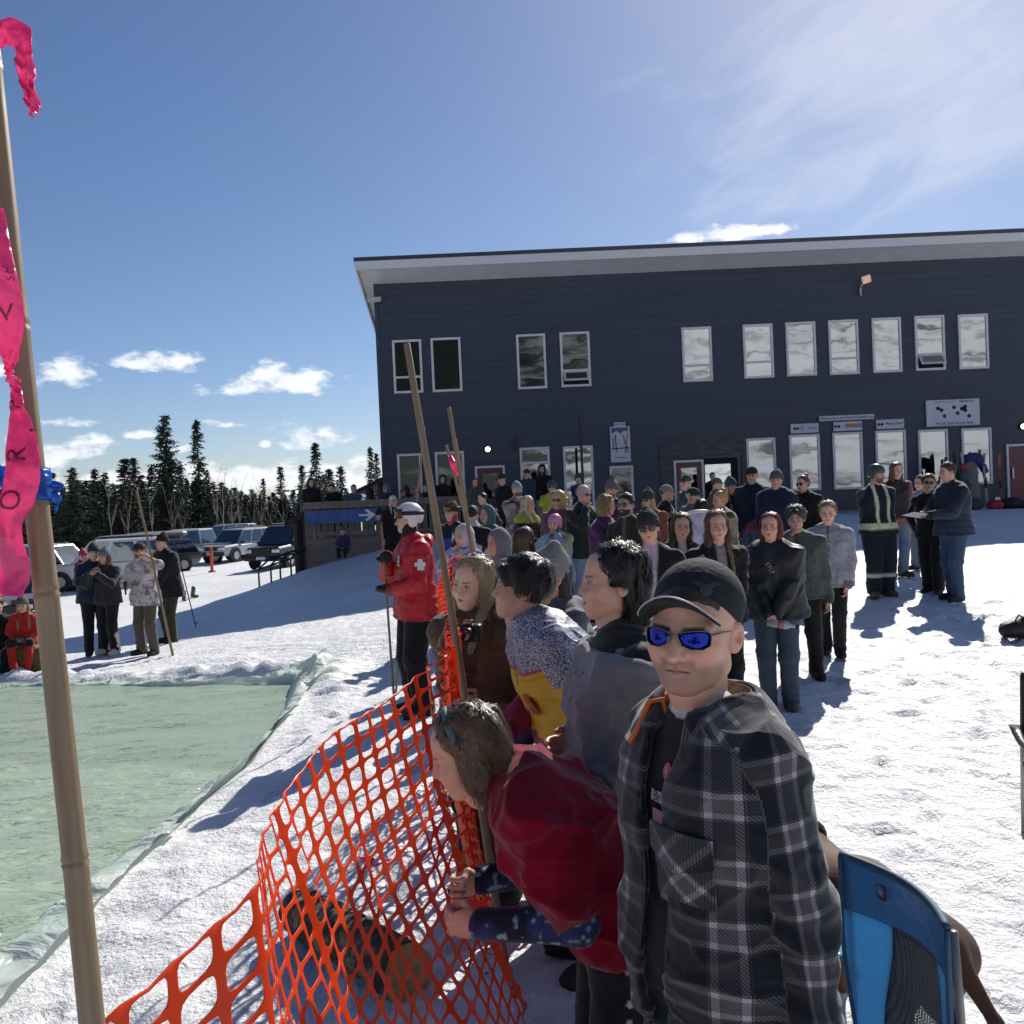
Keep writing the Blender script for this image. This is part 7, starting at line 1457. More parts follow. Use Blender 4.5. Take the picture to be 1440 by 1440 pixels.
bp = nd(nt, 'ShaderNodeBump'); bp.inputs['Strength'].default_value = .3; bp.inputs['Distance'].default_value = .002; L.new(n.outputs[0], bp.inputs['Height']); L.new(bp.outputs[0], b.inputs['Normal']); BAMB = m
def bamboo(p0, p1, r, label, node=.3, ground=True, group='bamboo poles holding the fence', ph=.1, taper=.8, seg=14, name='bamboo_pole'):
    p0, p1 = np.asarray(p0, float), np.asarray(p1, float); d = (p1-p0)/np.linalg.norm(p1-p0)
    if ground:
        k = 0; q = p1.copy()
        while q[2] > gz(q[0], q[1])-.08 and k < 400: q = q+d*.01; k += 1
        p1 = q
    L_ = np.linalg.norm(p1-p0); t = thing(name, p1, label, 'pole', group); z = (p0-p1)/L_; x = np.cross(z, (0, 1, 0)); x /= np.linalg.norm(x); y = np.cross(z, x)
    t.matrix_world = Matrix(((x[0], y[0], z[0], p1[0]), (x[1], y[1], z[1], p1[1]), (x[2], y[2], z[2], p1[2]), (0, 0, 0, 1)))
    zs, rr = [0], [r]; nodes = np.arange(ph, L_, node)
    for nn in nodes:
        for dz, k in ((-.05, 1), (-.008, 1.0), (-.002, 1.10), (.0, .97), (.004, 1.09), (.012, 1.0), (.05, 1.0)):
            if 0 < nn+dz < L_: zs.append(nn+dz); rr.append(r*k)
    o_ = np.argsort(zs); zs = np.array(zs)[o_]; rr = np.array(rr)[o_]; zs = np.append(zs, [L_-.002, L_]); rr = np.append(rr, [r, r*.9]); rr = rr*(1-(1-taper)*zs/L_)
    bend = .004*np.sin(zs*2.1+ph*9)
    MB().tube(np.c_[bend, bend*.6, zs], rr, seg).build('cane', BAMB, t, smooth=True); return t
pA0, pA1 = P(12, 300, 1.17), P(124, 1440, 1.13); dA = pA0-pA1
bamboo(pA0+dA*.42, pA1, .0168, 'thick bamboo pole right in front of the camera with blue and pink tape', node=.335, ph=.24, seg=28)
bamboo(P(573, 483, 3.45), P(645, 935, 3.45), .0155, 'tallest bamboo pole beside the blonde girl', node=.33, ph=.2, seg=16)
bamboo(P(631, 573, 5.6), P(667, 800, 5.6), .0150, 'second bamboo pole, behind the tallest one, before the lilac girl', node=.3)
bamboo(P(627, 626, 6.3), P(657, 740, 6.3), .0125, 'greyish thin bamboo pole with a pink ribbon near its top', node=.3)
bamboo(P(641, 617, 7.6), P(656, 720, 7.6), .0120, 'thin bamboo pole showing just right of the second one', node=.3)
bamboo(P(597, 599, 9.6), P(585, 712, 9.6), .0125, 'farthest thin bamboo pole leaning the other way', node=.3)
h0, h1 = SP.world(SP.wr[-1]+SP.hd[-1]*.07), SP.world(SP.wr[1]+SP.hd[1]*.07); hm_ = (h0+h1)/2; q0, q1 = hm_+np.array([-.02, .0, .45]), hm_+np.array([.02, .0, -.8]); bamboo(q0, q1, .0115, 'bamboo pole held by the ski patroller', node=.28, group='hand held bamboo poles', ph=.12)
bamboo(P(192, 690, 14.2), P(240, 906, 14.4), .021, 'long bamboo pole held upright by the bearded man in the hat', node=.4, group='hand held bamboo poles')
# ------------------------------------------------------------------ flagging tape
def tape_mat(n, c):
    m, nt, b, L = newmat(n); b.inputs['Base Color'].default_value = (*c, 1); b.inputs['Roughness'].default_value = .28; tl = nd(nt, 'ShaderNodeBsdfTranslucent'); tl.inputs[0].default_value = (*c, 1); mxs = nd(nt, 'ShaderNodeMixShader'); mxs.inputs[0].default_value = .45
    tc = nd(nt, 'ShaderNodeTexCoord'); no = nd(nt, 'ShaderNodeTexNoise'); no.inputs['Scale'].default_value = 30; no.inputs['Detail'].default_value = 3; L.new(tc.outputs['Object'], no.inputs['Vector']); bp = nd(nt, 'ShaderNodeBump'); bp.inputs['Strength'].default_value = .5; bp.inputs['Distance'].default_value = .01; L.new(no.outputs[0], bp.inputs['Height']); L.new(bp.outputs[0], b.inputs['Normal']); L.new(bp.outputs[0], tl.inputs['Normal'])
    L.new(b.outputs[0], mxs.inputs[1]); L.new(tl.outputs[0], mxs.inputs[2]); L.new(mxs.outputs[0], nt.nodes['Material Output'].inputs[0]); return m
PINK = tape_mat('pink_tape', (.88, .10, .33)); BLUET = tape_mat('blue_tape', (.02, .16, .60)); PINKINK = mat('pink_ink', (.16, .006, .05), .6, var=0)
def cr_(pts, n):
    pts = np.asarray(pts, float); m = len(pts); out = []
    for t in np.linspace(0, m-1, n):
        i = min(int(t), m-2); f = t-i; p0, p1, p2, p3 = pts[max(i-1, 0)], pts[i], pts[i+1], pts[min(i+2, m-1)]
        out.append(.5*((2*p1)+(-p0+p2)*f+(2*p0-5*p1+4*p2-p3)*f*f+(-p0+3*p1-3*p2+p3)*f**3))
    return np.array(out)
def ribbon(name, ctr, wid, side, mat_, label, cat='ribbon', group=None, n=70, wrk=.004, texts=(), parent=None, curl=0.):
    """ctr: centre line, wid: widths, side: sideways directions"""
    c = cr_(ctr, n); w_ = cr_(np.c_[wid, wid, wid], n)[:, 0]; sdv = cr_(side, n); sdv /= np.linalg.norm(sdv, axis=1)[:, None]; T = np.gradient(c, axis=0); T /= np.linalg.norm(T, axis=1)[:, None]+1e-9; nr = np.cross(sdv, T); m = 13; us = np.linspace(-.5, .5, m)
    wv = np.array([[vnoise(np.array([u*4+7, k*.22, 3.]))*1.0+vnoise(np.array([u*9, k*.55, 9.]))*.5 for u in us] for k in range(n)])
    tight = np.clip(.05/np.maximum(w_, .004), 1, 3.5)
    A = c[:, None]+sdv[:, None]*(us[None, :, None]*w_[:, None, None])+nr[:, None]*(wrk*wv*tight[:, None]+curl*(us[None]*2)**2*w_[:, None])[..., None]
    o = MB().grid(A).build(name, mat_, parent, smooth=True)
    if label: setp(o, label, cat, group)
    o.modifiers.new('thick', 'SOLIDIFY').thickness = .0004
    for txt, k0, size, ru, du in texts:
        V, F = text_mesh(txt, size, 0); a = R(ru); V2 = np.c_[V[:, 0]*math.cos(a)-V[:, 1]*math.sin(a), V[:, 0]*math.sin(a)+V[:, 1]*math.cos(a)]; Ls = np.concatenate([[0], np.cumsum(np.linalg.norm(np.diff(c, axis=0), axis=1))]); l0 = k0*Ls[-1]; out = []
        for x, y in V2:
            l = np.clip(l0-y, 0, Ls[-1]); k = np.interp(l, Ls, np.arange(n)); u = np.clip((x+du)/max(np.interp(l, Ls, w_), .01), -.5, .5); i = int(min(k, n-2)); f = k-i; j = (u+.5)*(m-1); j0 = int(min(j, m-2)); g = j-j0
            p = (A[i, j0]*(1-g)+A[i, j0+1]*g)*(1-f)+(A[i+1, j0]*(1-g)+A[i+1, j0+1]*g)*f; nn = nr[i]; nn = nn if nn@(CAM-p) > 0 else -nn; out.append(p+nn*.0012)
        MB().add(out, F).build('lettering', PINKINK, o)
    return o
S_ = cR
cx_ = [(-26, 290), (-14, 345), (2, 405), (11, 460), (14, 505), (15, 530), (20, 556), (26, 610), (29, 660), (22, 710), (13, 742), (17, 775), (14, 805), (2, 838)]
ctr = [P(x, y, 1.10-.02*math.sin(i*.9)) for i, (x, y) in enumerate(cx_)]
wid = [.046, .042, .038, .034, .018, .012, .020, .038, .041, .036, .026, .030, .046, .052]; sd_ = [cR+cF*(.35*math.sin(i*.8)) for i in range(len(cx_))]
ribbon('flagging_tape', ctr, wid, sd_, PINK, 'wide pink flagging tape with printed letters hanging beside the foreground pole', 'tape', 'pink flagging tape', n=150, wrk=.0022, texts=[('H', .17, .013, 90, .012), ('S', .19, .013, 90, .012), ('V', .27, .03, 0, .0), ('P', .50, .030, 90, 0), (',', .565, .03, 90, .008), ('R', .63, .036, 90, -.004), ('O', .74, .034, 90, -.006)], curl=.12)
cx_ = [(-22, 70), (-8, 45), (10, 42), (27, 50), (33, 78), (38, 112), (43, 140), (44, 158)]; ctr = [P(x, y, 1.12-.01*i*.5) for i, (x, y) in enumerate(cx_)]
sd_ = [cU*1.+cR*.1, cU*1+cR*.1, cU+cR*.2, cU*.7+cR*.7, cR+cU*.1, cR-cU*.1, cR, cR]; ribbon('flagging_tape', ctr, [.034, .036, .034, .030, .022, .020, .016, .010], sd_, PINK, 'end of pink flagging tape knotted at the top of the foreground pole', 'tape', 'pink flagging tape', n=70, wrk=.003, curl=.15)
# blue tape: wrap plus tails
bt = thing('blue_tape', (0, 0, 0), 'bright blue tape wound round the foreground pole', 'tape'); pc0 = pA1+dA*((1440-687)/(1440-300)); zz = dA/np.linalg.norm(dA); xx = np.cross(zz, (0, 1, 0)); xx /= np.linalg.norm(xx); yy = np.cross(zz, xx)
rows = []
for k, a in enumerate(np.linspace(0, 4*math.pi, 60)): rr = .0185+.0010*math.sin(a*3.7)+.0009*(k/60); c_ = pc0+zz*(.004*math.sin(a*.5)); rows.append([c_+(xx*math.cos(a)+yy*math.sin(a))*(rr+.0012*math.sin(j*2.2+a*2))+zz*(v*.0165) for j, v in enumerate(np.linspace(-1, 1, 9))])
o = MB().grid(rows).build('wrap', BLUET, bt, smooth=True); o.modifiers.new('thick', 'SOLIDIFY').thickness = .0008
ribbon('tail', [P(72, 690, 1.14), P(80, 695, 1.12), P(84, 704, 1.12), P(77, 716, 1.12)], [.026, .022, .018, .012], [cU+cR*.2]*4, BLUET, None, n=24, wrk=.004, parent=bt); ribbon('tail', [P(46, 690, 1.15), P(20, 672, 1.16), P(4, 672, 1.17), P(-20, 660, 1.18)], [.026, .03, .03, .03], [cU]*4, BLUET, None, n=24, wrk=.004, parent=bt)
ribbon('ribbon', [P(633, 640, 6.25), P(636, 650, 6.2), P(640, 660, 6.2), P(643, 670, 6.2)], [.03, .04, .03, .02], [cR+cU*.2]*4, PINK, 'pink ribbon fluttering on the greyish thin pole', 'tape', 'pink flagging tape', n=24)
for k, (px, py) in enumerate(((530, 1218), (752, 1318))):
    g_ = G(px, py); pts = [g_+np.array([.055*i-.1+.03*math.sin(i*2.3+k), .05*math.cos(i*1.7+k), .02+.012*math.sin(i*2.)]) for i in range(6)]; ribbon('ribbon', pts, [.03, .04, .035, .04, .03, .03], [np.array([0, .6, .8])+.3*np.sin(i) for i in range(6)], PINK, ('crumpled pink ribbon lying on the snow behind the orange mesh', 'pink ribbon on the snow near the feet of the bending girl')[k], 'tape', 'pink flagging tape', n=40, wrk=.01)
# ------------------------------------------------------------------ orange mesh fence
m, nt, b, L = newmat('orange_mesh'); b.inputs['Base Color'].default_value = (.82, .085, .012, 1); b.inputs['Roughness'].default_value = .38
tl = nd(nt, 'ShaderNodeBsdfTranslucent'); tl.inputs[0].default_value = (.95, .13, .02, 1); mxs = nd(nt, 'ShaderNodeMixShader'); mxs.inputs[0].default_value = .45; L.new(b.outputs[0], mxs.inputs[1]); L.new(tl.outputs[0], mxs.inputs[2]); L.new(mxs.outputs[0], nt.nodes['Material Output'].inputs[0]); OMESH = m
def fence(top, bot, label, cw=.096, ch=.058, Ht=1.2, fold=None, bulge=.05, seed=0):
    top, bot = cr_(top, 400), cr_(bot, 400); Ls = np.concatenate([[0], np.cumsum(np.linalg.norm(np.diff(top, axis=0), axis=1))]); nc = int(Ls[-1]/cw); nr = int(Ht/ch); side = 4
    a = np.linspace(0, 1, side, endpoint=False); sq = np.array([(x, 0) for x in a]+[(1, y) for y in a]+[(1-x, 1) for x in a]+[(0, 1-y) for y in a]); d = sq-.5; th = np.arctan2(d[:, 1], d[:, 0]); e = 4.2
    rr = 1/((np.abs(np.cos(th))/.398)**e+(np.abs(np.sin(th))/.420)**e)**(1/e); inn = .5+np.c_[np.cos(th)*rr, np.sin(th)*rr]; uv, F = [], []; N_ = len(sq)
    I, J = np.meshgrid(np.arange(nc), np.arange(nr), indexing='ij'); cells = np.c_[I.ravel(), J.ravel()]
    uv = np.concatenate([np.concatenate([sq, .5*(sq+inn)*.4+inn*.6, inn])[None]+cells[:, None]], 1).reshape(-1, 2); uv[:, 1] = np.clip(uv[:, 1], 0, nr); k = np.arange(len(cells))*3*N_
    Q = []
    for ring in (0, 1):
        for j in range(N_): j2 = (j+1) % N_; Q.append(np.stack([k+ring*N_+j, k+ring*N_+j2, k+(ring+1)*N_+j2, k+(ring+1)*N_+j], 1))
    Q = np.concatenate(Q); u = uv[:, 0]*cw; v = uv[:, 1]/nr; ku = np.interp(u, Ls, np.arange(400)); i = np.minimum(ku.astype(int), 398); f = (ku-i)[:, None]; T = top[i]*(1-f)+top[i+1]*f; Bt = bot[i]*(1-f)+bot[i+1]*f
    tn = top[np.minimum(i+2, 399)]-top[np.maximum(i-2, 0)]; nrm = np.cross(tn, Bt-T); nrm /= np.linalg.norm(nrm, axis=1)[:, None]+1e-9; nrm = np.where((nrm[:, :1] > 0), -nrm, nrm)
    V = T+(Bt-T)*v[:, None]; ds = bulge*np.sin(math.pi*np.clip(v, 0, 1))+.022*vnoise(np.c_[u*3, v*2, u*0+seed])+.010*vnoise(np.c_[u*9, v*5, u*0+seed+4])
    if fold is not None: ds = ds+fold(u/Ls[-1], v)
    V = V+nrm*ds[:, None]; V[:, 2] -= .006*np.sin(uv[:, 0]*math.pi)**2*(v < .02)   # scalloped top edge
    # weld shared borders
    key = np.round(uv*1000).astype(np.int64); _, fi, inv = np.unique(key[:, 0]*10000000+key[:, 1], return_index=True, return_inverse=True)
    o = link('safety_fence', mesh_np('safety_fence', V[fi], inv[Q]), OMESH); setp(o, label, 'fence', 'orange mesh fence sections'); o.modifiers.new('thick', 'SOLIDIFY').thickness = .0022; return o
tp = [P(60, 1490, 1.14), P(145, 1418, 1.20), P(210, 1372, 1.27), P(275, 1318, 1.35), P(330, 1272, 1.43), P(364, 1230, 1.52), P(372, 1186, 1.80), P(382, 1148, 2.05), P(420, 1088, 2.32), P(470, 1028, 2.58), P(540, 985, 2.92), P(600, 935, 3.25), P(640, 898, 3.47)]
bx = [(-.45, 1.10), (-.42, 1.17), (-.38, 1.25), (-.33, 1.35), (-.28, 1.45), (-.23, 1.58), (-.20, 1.85), (-.16, 2.05), (-.10, 2.25), (-.05, 2.5), (-.02, 2.8), (-.03, 3.15), (-.10, 3.45)]
bt_ = [np.array([x, y, gz(x, y)+.03]) for x, y in bx]
fence(tp, bt_, 'near orange mesh fence section bulging between foreground pole and tallest bamboo pole', fold=lambda u, v: .010*np.sin(u*95)*np.exp(-((u-.42)/.06)**2)+.035*np.sin(u*120+v*3)*sst(.80, .95, u)*(1-.5*v)+.04*np.exp(-((u-.62)/.10)**2)*np.sin(math.pi*v))
tp = [P(642, 896, 3.49), P(634, 862, 4.2), P(624, 826, 5.1), P(630, 786, 6.35), P(656, 783, 6.5), P(690, 790, 6.5)]; bt_ = [np.array([p[0]+.10, p[1], gz(p[0]+.1, p[1])+.03]) for p in tp]
fence(tp, bt_, 'far orange mesh fence section running back behind the ski patroller', fold=lambda u, v: .03*np.sin(u*140+v*4)*(u < .75), seed=5, cw=.09, ch=.05, Ht=1.25)
# ------------------------------------------------------------------ log
a, b_ = G(425, 1312), G(575, 1405); a[2] = gz(a[0], a[1])+.10; b_[2] = gz(b_[0], b_[1])+.10; t = thing('log', tuple(a), 'short cut log with mottled bark lying on the snow behind the mesh', 'log')
m, nt, b, L = newmat('log_bark'); tc = nd(nt, 'ShaderNodeTexCoord'); n = nd(nt, 'ShaderNodeTexNoise'); n.inputs['Scale'].default_value = 14; n.inputs['Detail'].default_value = 7; n.inputs['Roughness'].default_value = .7; L.new(tc.outputs['Object'], n.inputs['Vector']); cr = nd(nt, 'ShaderNodeValToRGB'); e = cr.color_ramp.elements; e[0].position = .38; e[0].color = (.012, .010, .009, 1); e[1].position = .62; e[1].color = (.26, .19, .09, 1); q = e.new(.5); q.color = (.05, .035, .025, 1); L.new(n.outputs[0], cr.inputs[0]); L.new(cr.outputs[0], b.inputs['Base Color']); b.inputs['Roughness'].default_value = .95; bp = nd(nt, 'ShaderNodeBump'); bp.inputs['Distance'].default_value = .02; L.new(n.outputs[0], bp.inputs['Height']); L.new(bp.outputs[0], b.inputs['Normal'])
ax_ = (b_-a); Ln = np.linalg.norm(ax_); ax_ /= Ln; up_ = np.array([0, 0, 1.]); sd2 = np.cross(ax_, up_); sd2 /= np.linalg.norm(sd2); up_ = np.cross(sd2, ax_); rows = []
for k in np.linspace(0, 1, 26): rows.append([a*0+ax_*Ln*k+(sd2*math.cos(g)+up_*math.sin(g))*.105*(1+.05*math.sin(g*3+k*4)+.03*math.sin(g*7+k*13)) for g in np.linspace(0, 2*math.pi, 30, endpoint=False)])
MB().grid(rows, True).build('bark', m, t, smooth=True); ew = mat('cut_wood', (.42, .28, .14), .8, var=.25, vs=30)
for k, sgn in ((0, -1), (-1, 1)): MB().poly([np.array(q)*.985+np.array(rows[k]).mean(0)*.015+ax_*sgn*.004 for q in rows[k]]).build('cut_end', ew, t)
# ------------------------------------------------------------------ folding chairs
def camp_chair(o, ang, label, fab, fab2, mesh_, logo=True):
    """back rail along local x at the origin; the seat lies towards -y"""
    t = thing('camp_chair', o, label, 'chair', None, ang); W = .47; zt = .90; zsb = .40; fm = mat('chair_tube', (.30, .29, .27), .4, .5)
    fa = tape_mat(fab[0], fab[1]); fb = tape_mat(fab2[0], fab2[1]); me_ = mesh_
    def bp_(u, v): # u -1..1, v 0 top..1 seat
        w_ = W/2*(1-.30*sst(.45, 1.2, np.array(v))); return np.array([u*w_, .03+.10*(1-abs(u)**2)*.6-.02-.10*v*0+.03*math.sin(v*3)*(1-u*u), zt-.012*(1-abs(u)**3)-.012*(u*u)-(zt-zsb)*v])
    def panel(name, u0, u1, v0, v1, m_, off=0, n=10, parent=None):
        A = [[bp_(u0(v)+(u1(v)-u0(v))*k, v)+np.array([0, off, 0]) for k in np.linspace(0, 1, n)] for v in np.linspace(v0, v1, n)]; q = MB().grid(A).build(name, m_, parent or t, smooth=True); q.modifiers.new('thick', 'SOLIDIFY').thickness = .004; return q
    iu = lambda v: .52-.10*math.sin(v*5); top_ = panel('back_panel', lambda v: -1, lambda v: 1, 0, .30, fa, n=14)
    panel('side_panel', lambda v: -1, lambda v: -iu(v), .30, 1, fb, n=14); panel('side_panel', lambda v: iu(v), lambda v: 1, .30, 1, fb, n=14); panel('mesh_panel', lambda v: -iu(v)-.01, lambda v: iu(v)+.01, .29, 1, me_, .004, n=14)
    MB().tube([bp_(u, 0)+np.array([0, 0, .004]) for u in np.linspace(-1, 1, 20)], .010, 7).tube([bp_(-1, v) for v in np.linspace(0, 1, 14)], .008, 7).tube([bp_(1, v) for v in np.linspace(0, 1, 14)], .008, 7).build('piping', mat(fab[0]+'_edge', tuple(c*.45 for c in fab[1]), .7), t, smooth=True)
    sA = [[(x*W/2, -.02-.44*k, zsb-.05*(1-x*x)*math.sin(math.pi*k)) for x in np.linspace(-1, 1, 9)] for k in np.linspace(0, 1, 9)]; q = MB().grid(sA).build('seat', fb, t, smooth=True); q.modifiers.new('thick', 'SOLIDIFY').thickness = .006
    for sx_ in (-1, 1):
        MB().tube([(sx_*(W/2+.012), .055, 0), (sx_*(W/2+.004), .045, .5), (sx_*(W/2-.004), .03, zt-.02)], .010, 8).build('leg', fm, t, smooth=True); MB().tube([(sx_*(W/2+.02), -.46, 0), (sx_*(W/2+.03), -.46, .60)], .010, 8).build('leg', fm, t, smooth=True)
        MB().tube([(sx_*W/2, -.46, .03), (sx_*W/2, .05, .40)], .008, 6).tube([(sx_*W/2, .05, .03), (sx_*W/2, -.46, .40)], .008, 6).build('cross_brace', fm, t, smooth=True)
        ar = [[(sx_*(W/2+.03)+x, y, .60-.02*math.sin((y+.46)/.5*3.1)+.004*x) for x in (-.035, 0, .035)] for y in np.linspace(-.48, .06, 8)]; q = MB().grid(ar).build('armrest', fb, t, smooth=True); q.modifiers.new('thick', 'SOLIDIFY').thickness = .01
    if logo:
        lr = mat('logo_red', (.30, .02, .04), .6); n_ = 20; c0 = bp_(-.48, .12); y_ = c0[1]-.006
        def sq(r_, k=4): return [(c0[0]+r_*np.sign(math.cos(a))*abs(math.cos(a))**(2/k), y_, c0[2]+r_*np.sign(math.sin(a))*abs(math.sin(a))**(2/k)) for a in np.linspace(0, 2*math.pi, 25)]
        MB().tube(sq(.019), .0036, 6).build('logo_ring', lr, top_, smooth=True); MB().prism([(c0[0]-.008, y_, c0[2]-.006), (c0[0]+.008, y_, c0[2]-.006), (c0[0], y_, c0[2]+.008)], (0, -.002, 0)).build('logo_mark', mat('logo_pale', (.45, .5, .6), .6), top_)
    return t
m, nt, b, L = newmat('chair_mesh'); b.inputs['Base Color'].default_value = (.035, .036, .04, 1); tc = nd(nt, 'ShaderNodeTexCoord'); vo = nd(nt, 'ShaderNodeTexChecker'); mp = nd(nt, 'ShaderNodeMapping'); mp.inputs['Rotation'].default_value = (R(45), 0, R(0)); L.new(tc.outputs['Object'], mp.inputs[0]); vo.inputs['Scale'].default_value = 170; L.new(mp.outputs[0], vo.inputs['Vector']); cr = nd(nt, 'ShaderNodeValToRGB'); cr.color_ramp.elements[0].color = (.012, .012, .014, 1); cr.color_ramp.elements[1].color = (.16, .16, .17, 1); L.new(vo.outputs['Fac'], cr.inputs[0]); L.new(cr.outputs[0], b.inputs['Base Color']); CM = m
tpn = nd(nt, 'ShaderNodeBsdfTransparent'); mxs = nd(nt, 'ShaderNodeMixShader'); ml = nd(nt, 'ShaderNodeMath', operation='MULTIPLY'); ml.inputs[1].default_value = .45; inv_ = nd(nt, 'ShaderNodeMath', operation='SUBTRACT'); inv_.inputs[0].default_value = 1; L.new(vo.outputs['Fac'], inv_.inputs[1]); L.new(inv_.outputs[0], ml.inputs[0]); L.new(ml.outputs[0], mxs.inputs[0]); L.new(b.outputs[0], mxs.inputs[1]); L.new(tpn.outputs[0], mxs.inputs[2]); L.new(mxs.outputs[0], nt.nodes['Material Output'].inputs[0])
ca_, cb_ = P(1180, 1200, 2.62), P(1322, 1298, 2.18); cm_ = (ca_+cb_)/2; an_ = math.atan2(cb_[1]-ca_[1], cb_[0]-ca_[0])
camp_chair((cm_[0], cm_[1], cm_[2]-.90), an_, 'blue folding camp chair with a dark mesh back and a small red logo', ('chair_blue_dark', (.09, .23, .40), .7), ('chair_blue', (.17, .47, .72), .6), CM)
q = P(1412, 1030, 4.6); camp_chair((q[0]+.56, q[1]+.36, gz(q[0]+.3, 4.9)), R(-20), 'dark green folding camp chair cut off by the right picture edge', ('chair_green_dark', (.03, .05, .035), .7), ('chair_green', (.05, .07, .05), .7), CM, logo=False)
# ------------------------------------------------------------------ dog behind the chair
dg = P(1222, 1300, 3.1); zg = gz(dg[0], dg[1])-.03; da_ = R(-74)
def dogf(p):
    d = rc(p, (.30, 0, .46), (-.05, 0, .45), .115, .15); d = smin(d, rc(p, (-.05, 0, .45), (-.30, 0, .43), .15, .135), .05); d = smin(d, rc(p, (-.30, 0, .47), (-.50, 0, .62), .105, .075), .06); d = smin(d, el(p, (-.56, 0, .66), (.10, .078, .08)), .04); d = smin(d, rc(p, (-.60, 0, .645), (-.73, 0, .615), .052, .036), .03)
    q = p.copy(); q[:, 1] = np.abs(q[:, 1]); d = smin(d, el(q, (-.52, .085, .65), (.035, .016, .075), rot('X', 12)), .015)
    for y in (-.075, .075):
        d = smin(d, rc(p, (-.30, y, .40), (-.28, y*1.05, .22), .062, .036), .05); d = smin(d, rc(p, (-.28, y*1.05, .22), (-.29, y*1.05, .035), .030, .024), .02); d = smin(d, el(p, (-.315, y*1.05, .028), (.055, .035, .030)), .02)
        d = smin(d, rc(p, (.28, y, .42), (.22, y*1.1, .24), .095, .050), .05); d = smin(d, rc(p, (.22, y*1.1, .24), (.35, y*1.1, .155), .042, .028), .02); d = smin(d, rc(p, (.35, y*1.1, .155), (.325, y*1.1, .035), .026, .023), .02); d = smin(d, el(p, (.30, y*1.1, .028), (.055, .035, .030)), .02)
    d = smin(d, rc(p, (.38, 0, .50), (.52, .03, .34), .035, .018), .04); d = smin(d, rc(p, (.52, .03, .34), (.60, .05, .22), .020, .012), .02); return smax(d, -p[:, 2], .005)
V, Q = nets(dogf, (-.8, -.22, -.02), (.7, .22, .78), .012); t = thing('dog', (dg[0], dg[1], zg), 'brown short haired dog standing behind the blue chair', 'dog', None, da_); me = mesh_np('body', V, Q); link('body', me, mat('brown_fur', (.085, .032, .016), .75, var=.35, vs=8, bump=.5, bs=180, bd=.004, stretch=(.3, 1, 1)), t)
MB().tube([(-.385+.10*math.sin(a)*.25, .098*math.cos(a), .545+.09*math.sin(a)) for a in np.linspace(0, 2*math.pi, 20)], .012, 6).build('collar', BLACK, t, smooth=True)
# ------------------------------------------------------------------ small things
def lump(name, fn, lo, hi, h, loc, rz, mat_, label, cat, group=None):
    V, Q = nets(fn, lo, hi, h); o = link(name, mesh_np(name, V, Q), mat_); o.location = tuple(loc); o.rotation_euler = (0, 0, rz); return setp(o, label, cat, group)
BAGM = mat('bag_black', (.010, .010, .012), .6, var=.3, bump=.4, bs=30)
g_ = G(1428, 896); t = thing('backpack', tuple(g_), 'black backpack lying on the snow at the right picture edge', 'bag', None, .3)
V, Q = nets(lambda p: smax(smin(el(p, (0, 0, .09), (.20, .13, .11)), el(p, (.12, .0, .12), (.13, .11, .12)), .05), -p[:, 2], .01)+.008*vnoise(p*18), (-.3, -.2, -.02), (.35, .2, .3), .014); link('pouch', mesh_np('pouch', V, Q), BAGM, t); MB().tube([(-.05, -.05, .19), (-.0, -.06, .25), (.06, -.05, .21)], .008, 6).build('strap', BLACK, t); MB().box((.03, -.145, .12), (.03, .008, .012)).build('label_tag', WHITE, t)
# hay bale
HAY = mat('hay', (.36, .24, .08), .95, var=.6, vs=30, bump=1, bs=60, bd=.03, stretch=(1, 3, 6)); g_ = RC.base; o = MB().box((0, 0, 0), (1.05, .5, .42)).build('hay_bale', HAY, bevel=.05); o.location = (g_[0]-.25, g_[1]+.10, gz(g_[0]-.2, g_[1])+.20); o.rotation_euler = (0, 0, .2); setp(o, 'straw coloured hay bale under the seated child in red', 'hay bale')
# papers, bottle, phones, microphone, camera
def held(name, pts, mat_, label, cat): o = pts.build(name, mat_); return setp(o, label, cat)
wp_ = (NP.world(NP.wr[1]+NP.hd[1]*.11)+NP.world(NP.wr[-1]+NP.hd[-1]*.11))/2; o = MB().box((0, 0, 0), (.30, .22, .006)).box((-.02, 0, .006), (.2, .16, .004)).build('clipboard', mat('paper', (.72, .70, .71), .7)); o.location = tuple(wp_+np.array([-.06, 0, .02])); o.rotation_euler = (R(-12), R(10), .3); setp(o, 'white papers on a clipboard held by the man in navy', 'papers')
wb = (RED.world(RED.wr[1]+RED.hd[1]*.09)+RED.world(RED.wr[-1]+RED.hd[-1]*.09))/2; t = thing('drink_bottle', tuple(wb+np.array([.06, -.03, .0])), 'clear drink bottle held by the red haired girl', 'bottle'); t.rotation_euler = (0, R(100), R(-20)); MB().tube([(0, 0, -.10), (0, 0, .05), (0, 0, .09), (0, 0, .12)], [.034, .034, .014, .013], 14).build('bottle_body', mat('clear_plastic', (.42, .44, .44), .15, var=.2), t, smooth=True); MB().tube([(0, 0, -.02), (0, 0, .03)], .0348, 14).build('bottle_label', mat('bottle_wrap', (.30, .16, .15), .5), t, smooth=True); MB().tube([(0, 0, .12), (0, 0, .14)], .016, 12).build('cap', BLACK, t)
for s_, lb in ((PM, 'small microphone held by the bearded man in the hat'),): 
    w_ = s_.world(s_.wr[-1]+s_.hd[-1]*.09); o = MB().tube([w_+np.array([0, -.02, -.08]), w_+np.array([0, -.03, .06])], .016, 8).tube([w_+np.array([0, -.03, .06]), w_+np.array([0, -.035, .12])], [.03, .026], 10).build('microphone', BLACK, smooth=True); setp(o, lb, 'microphone')
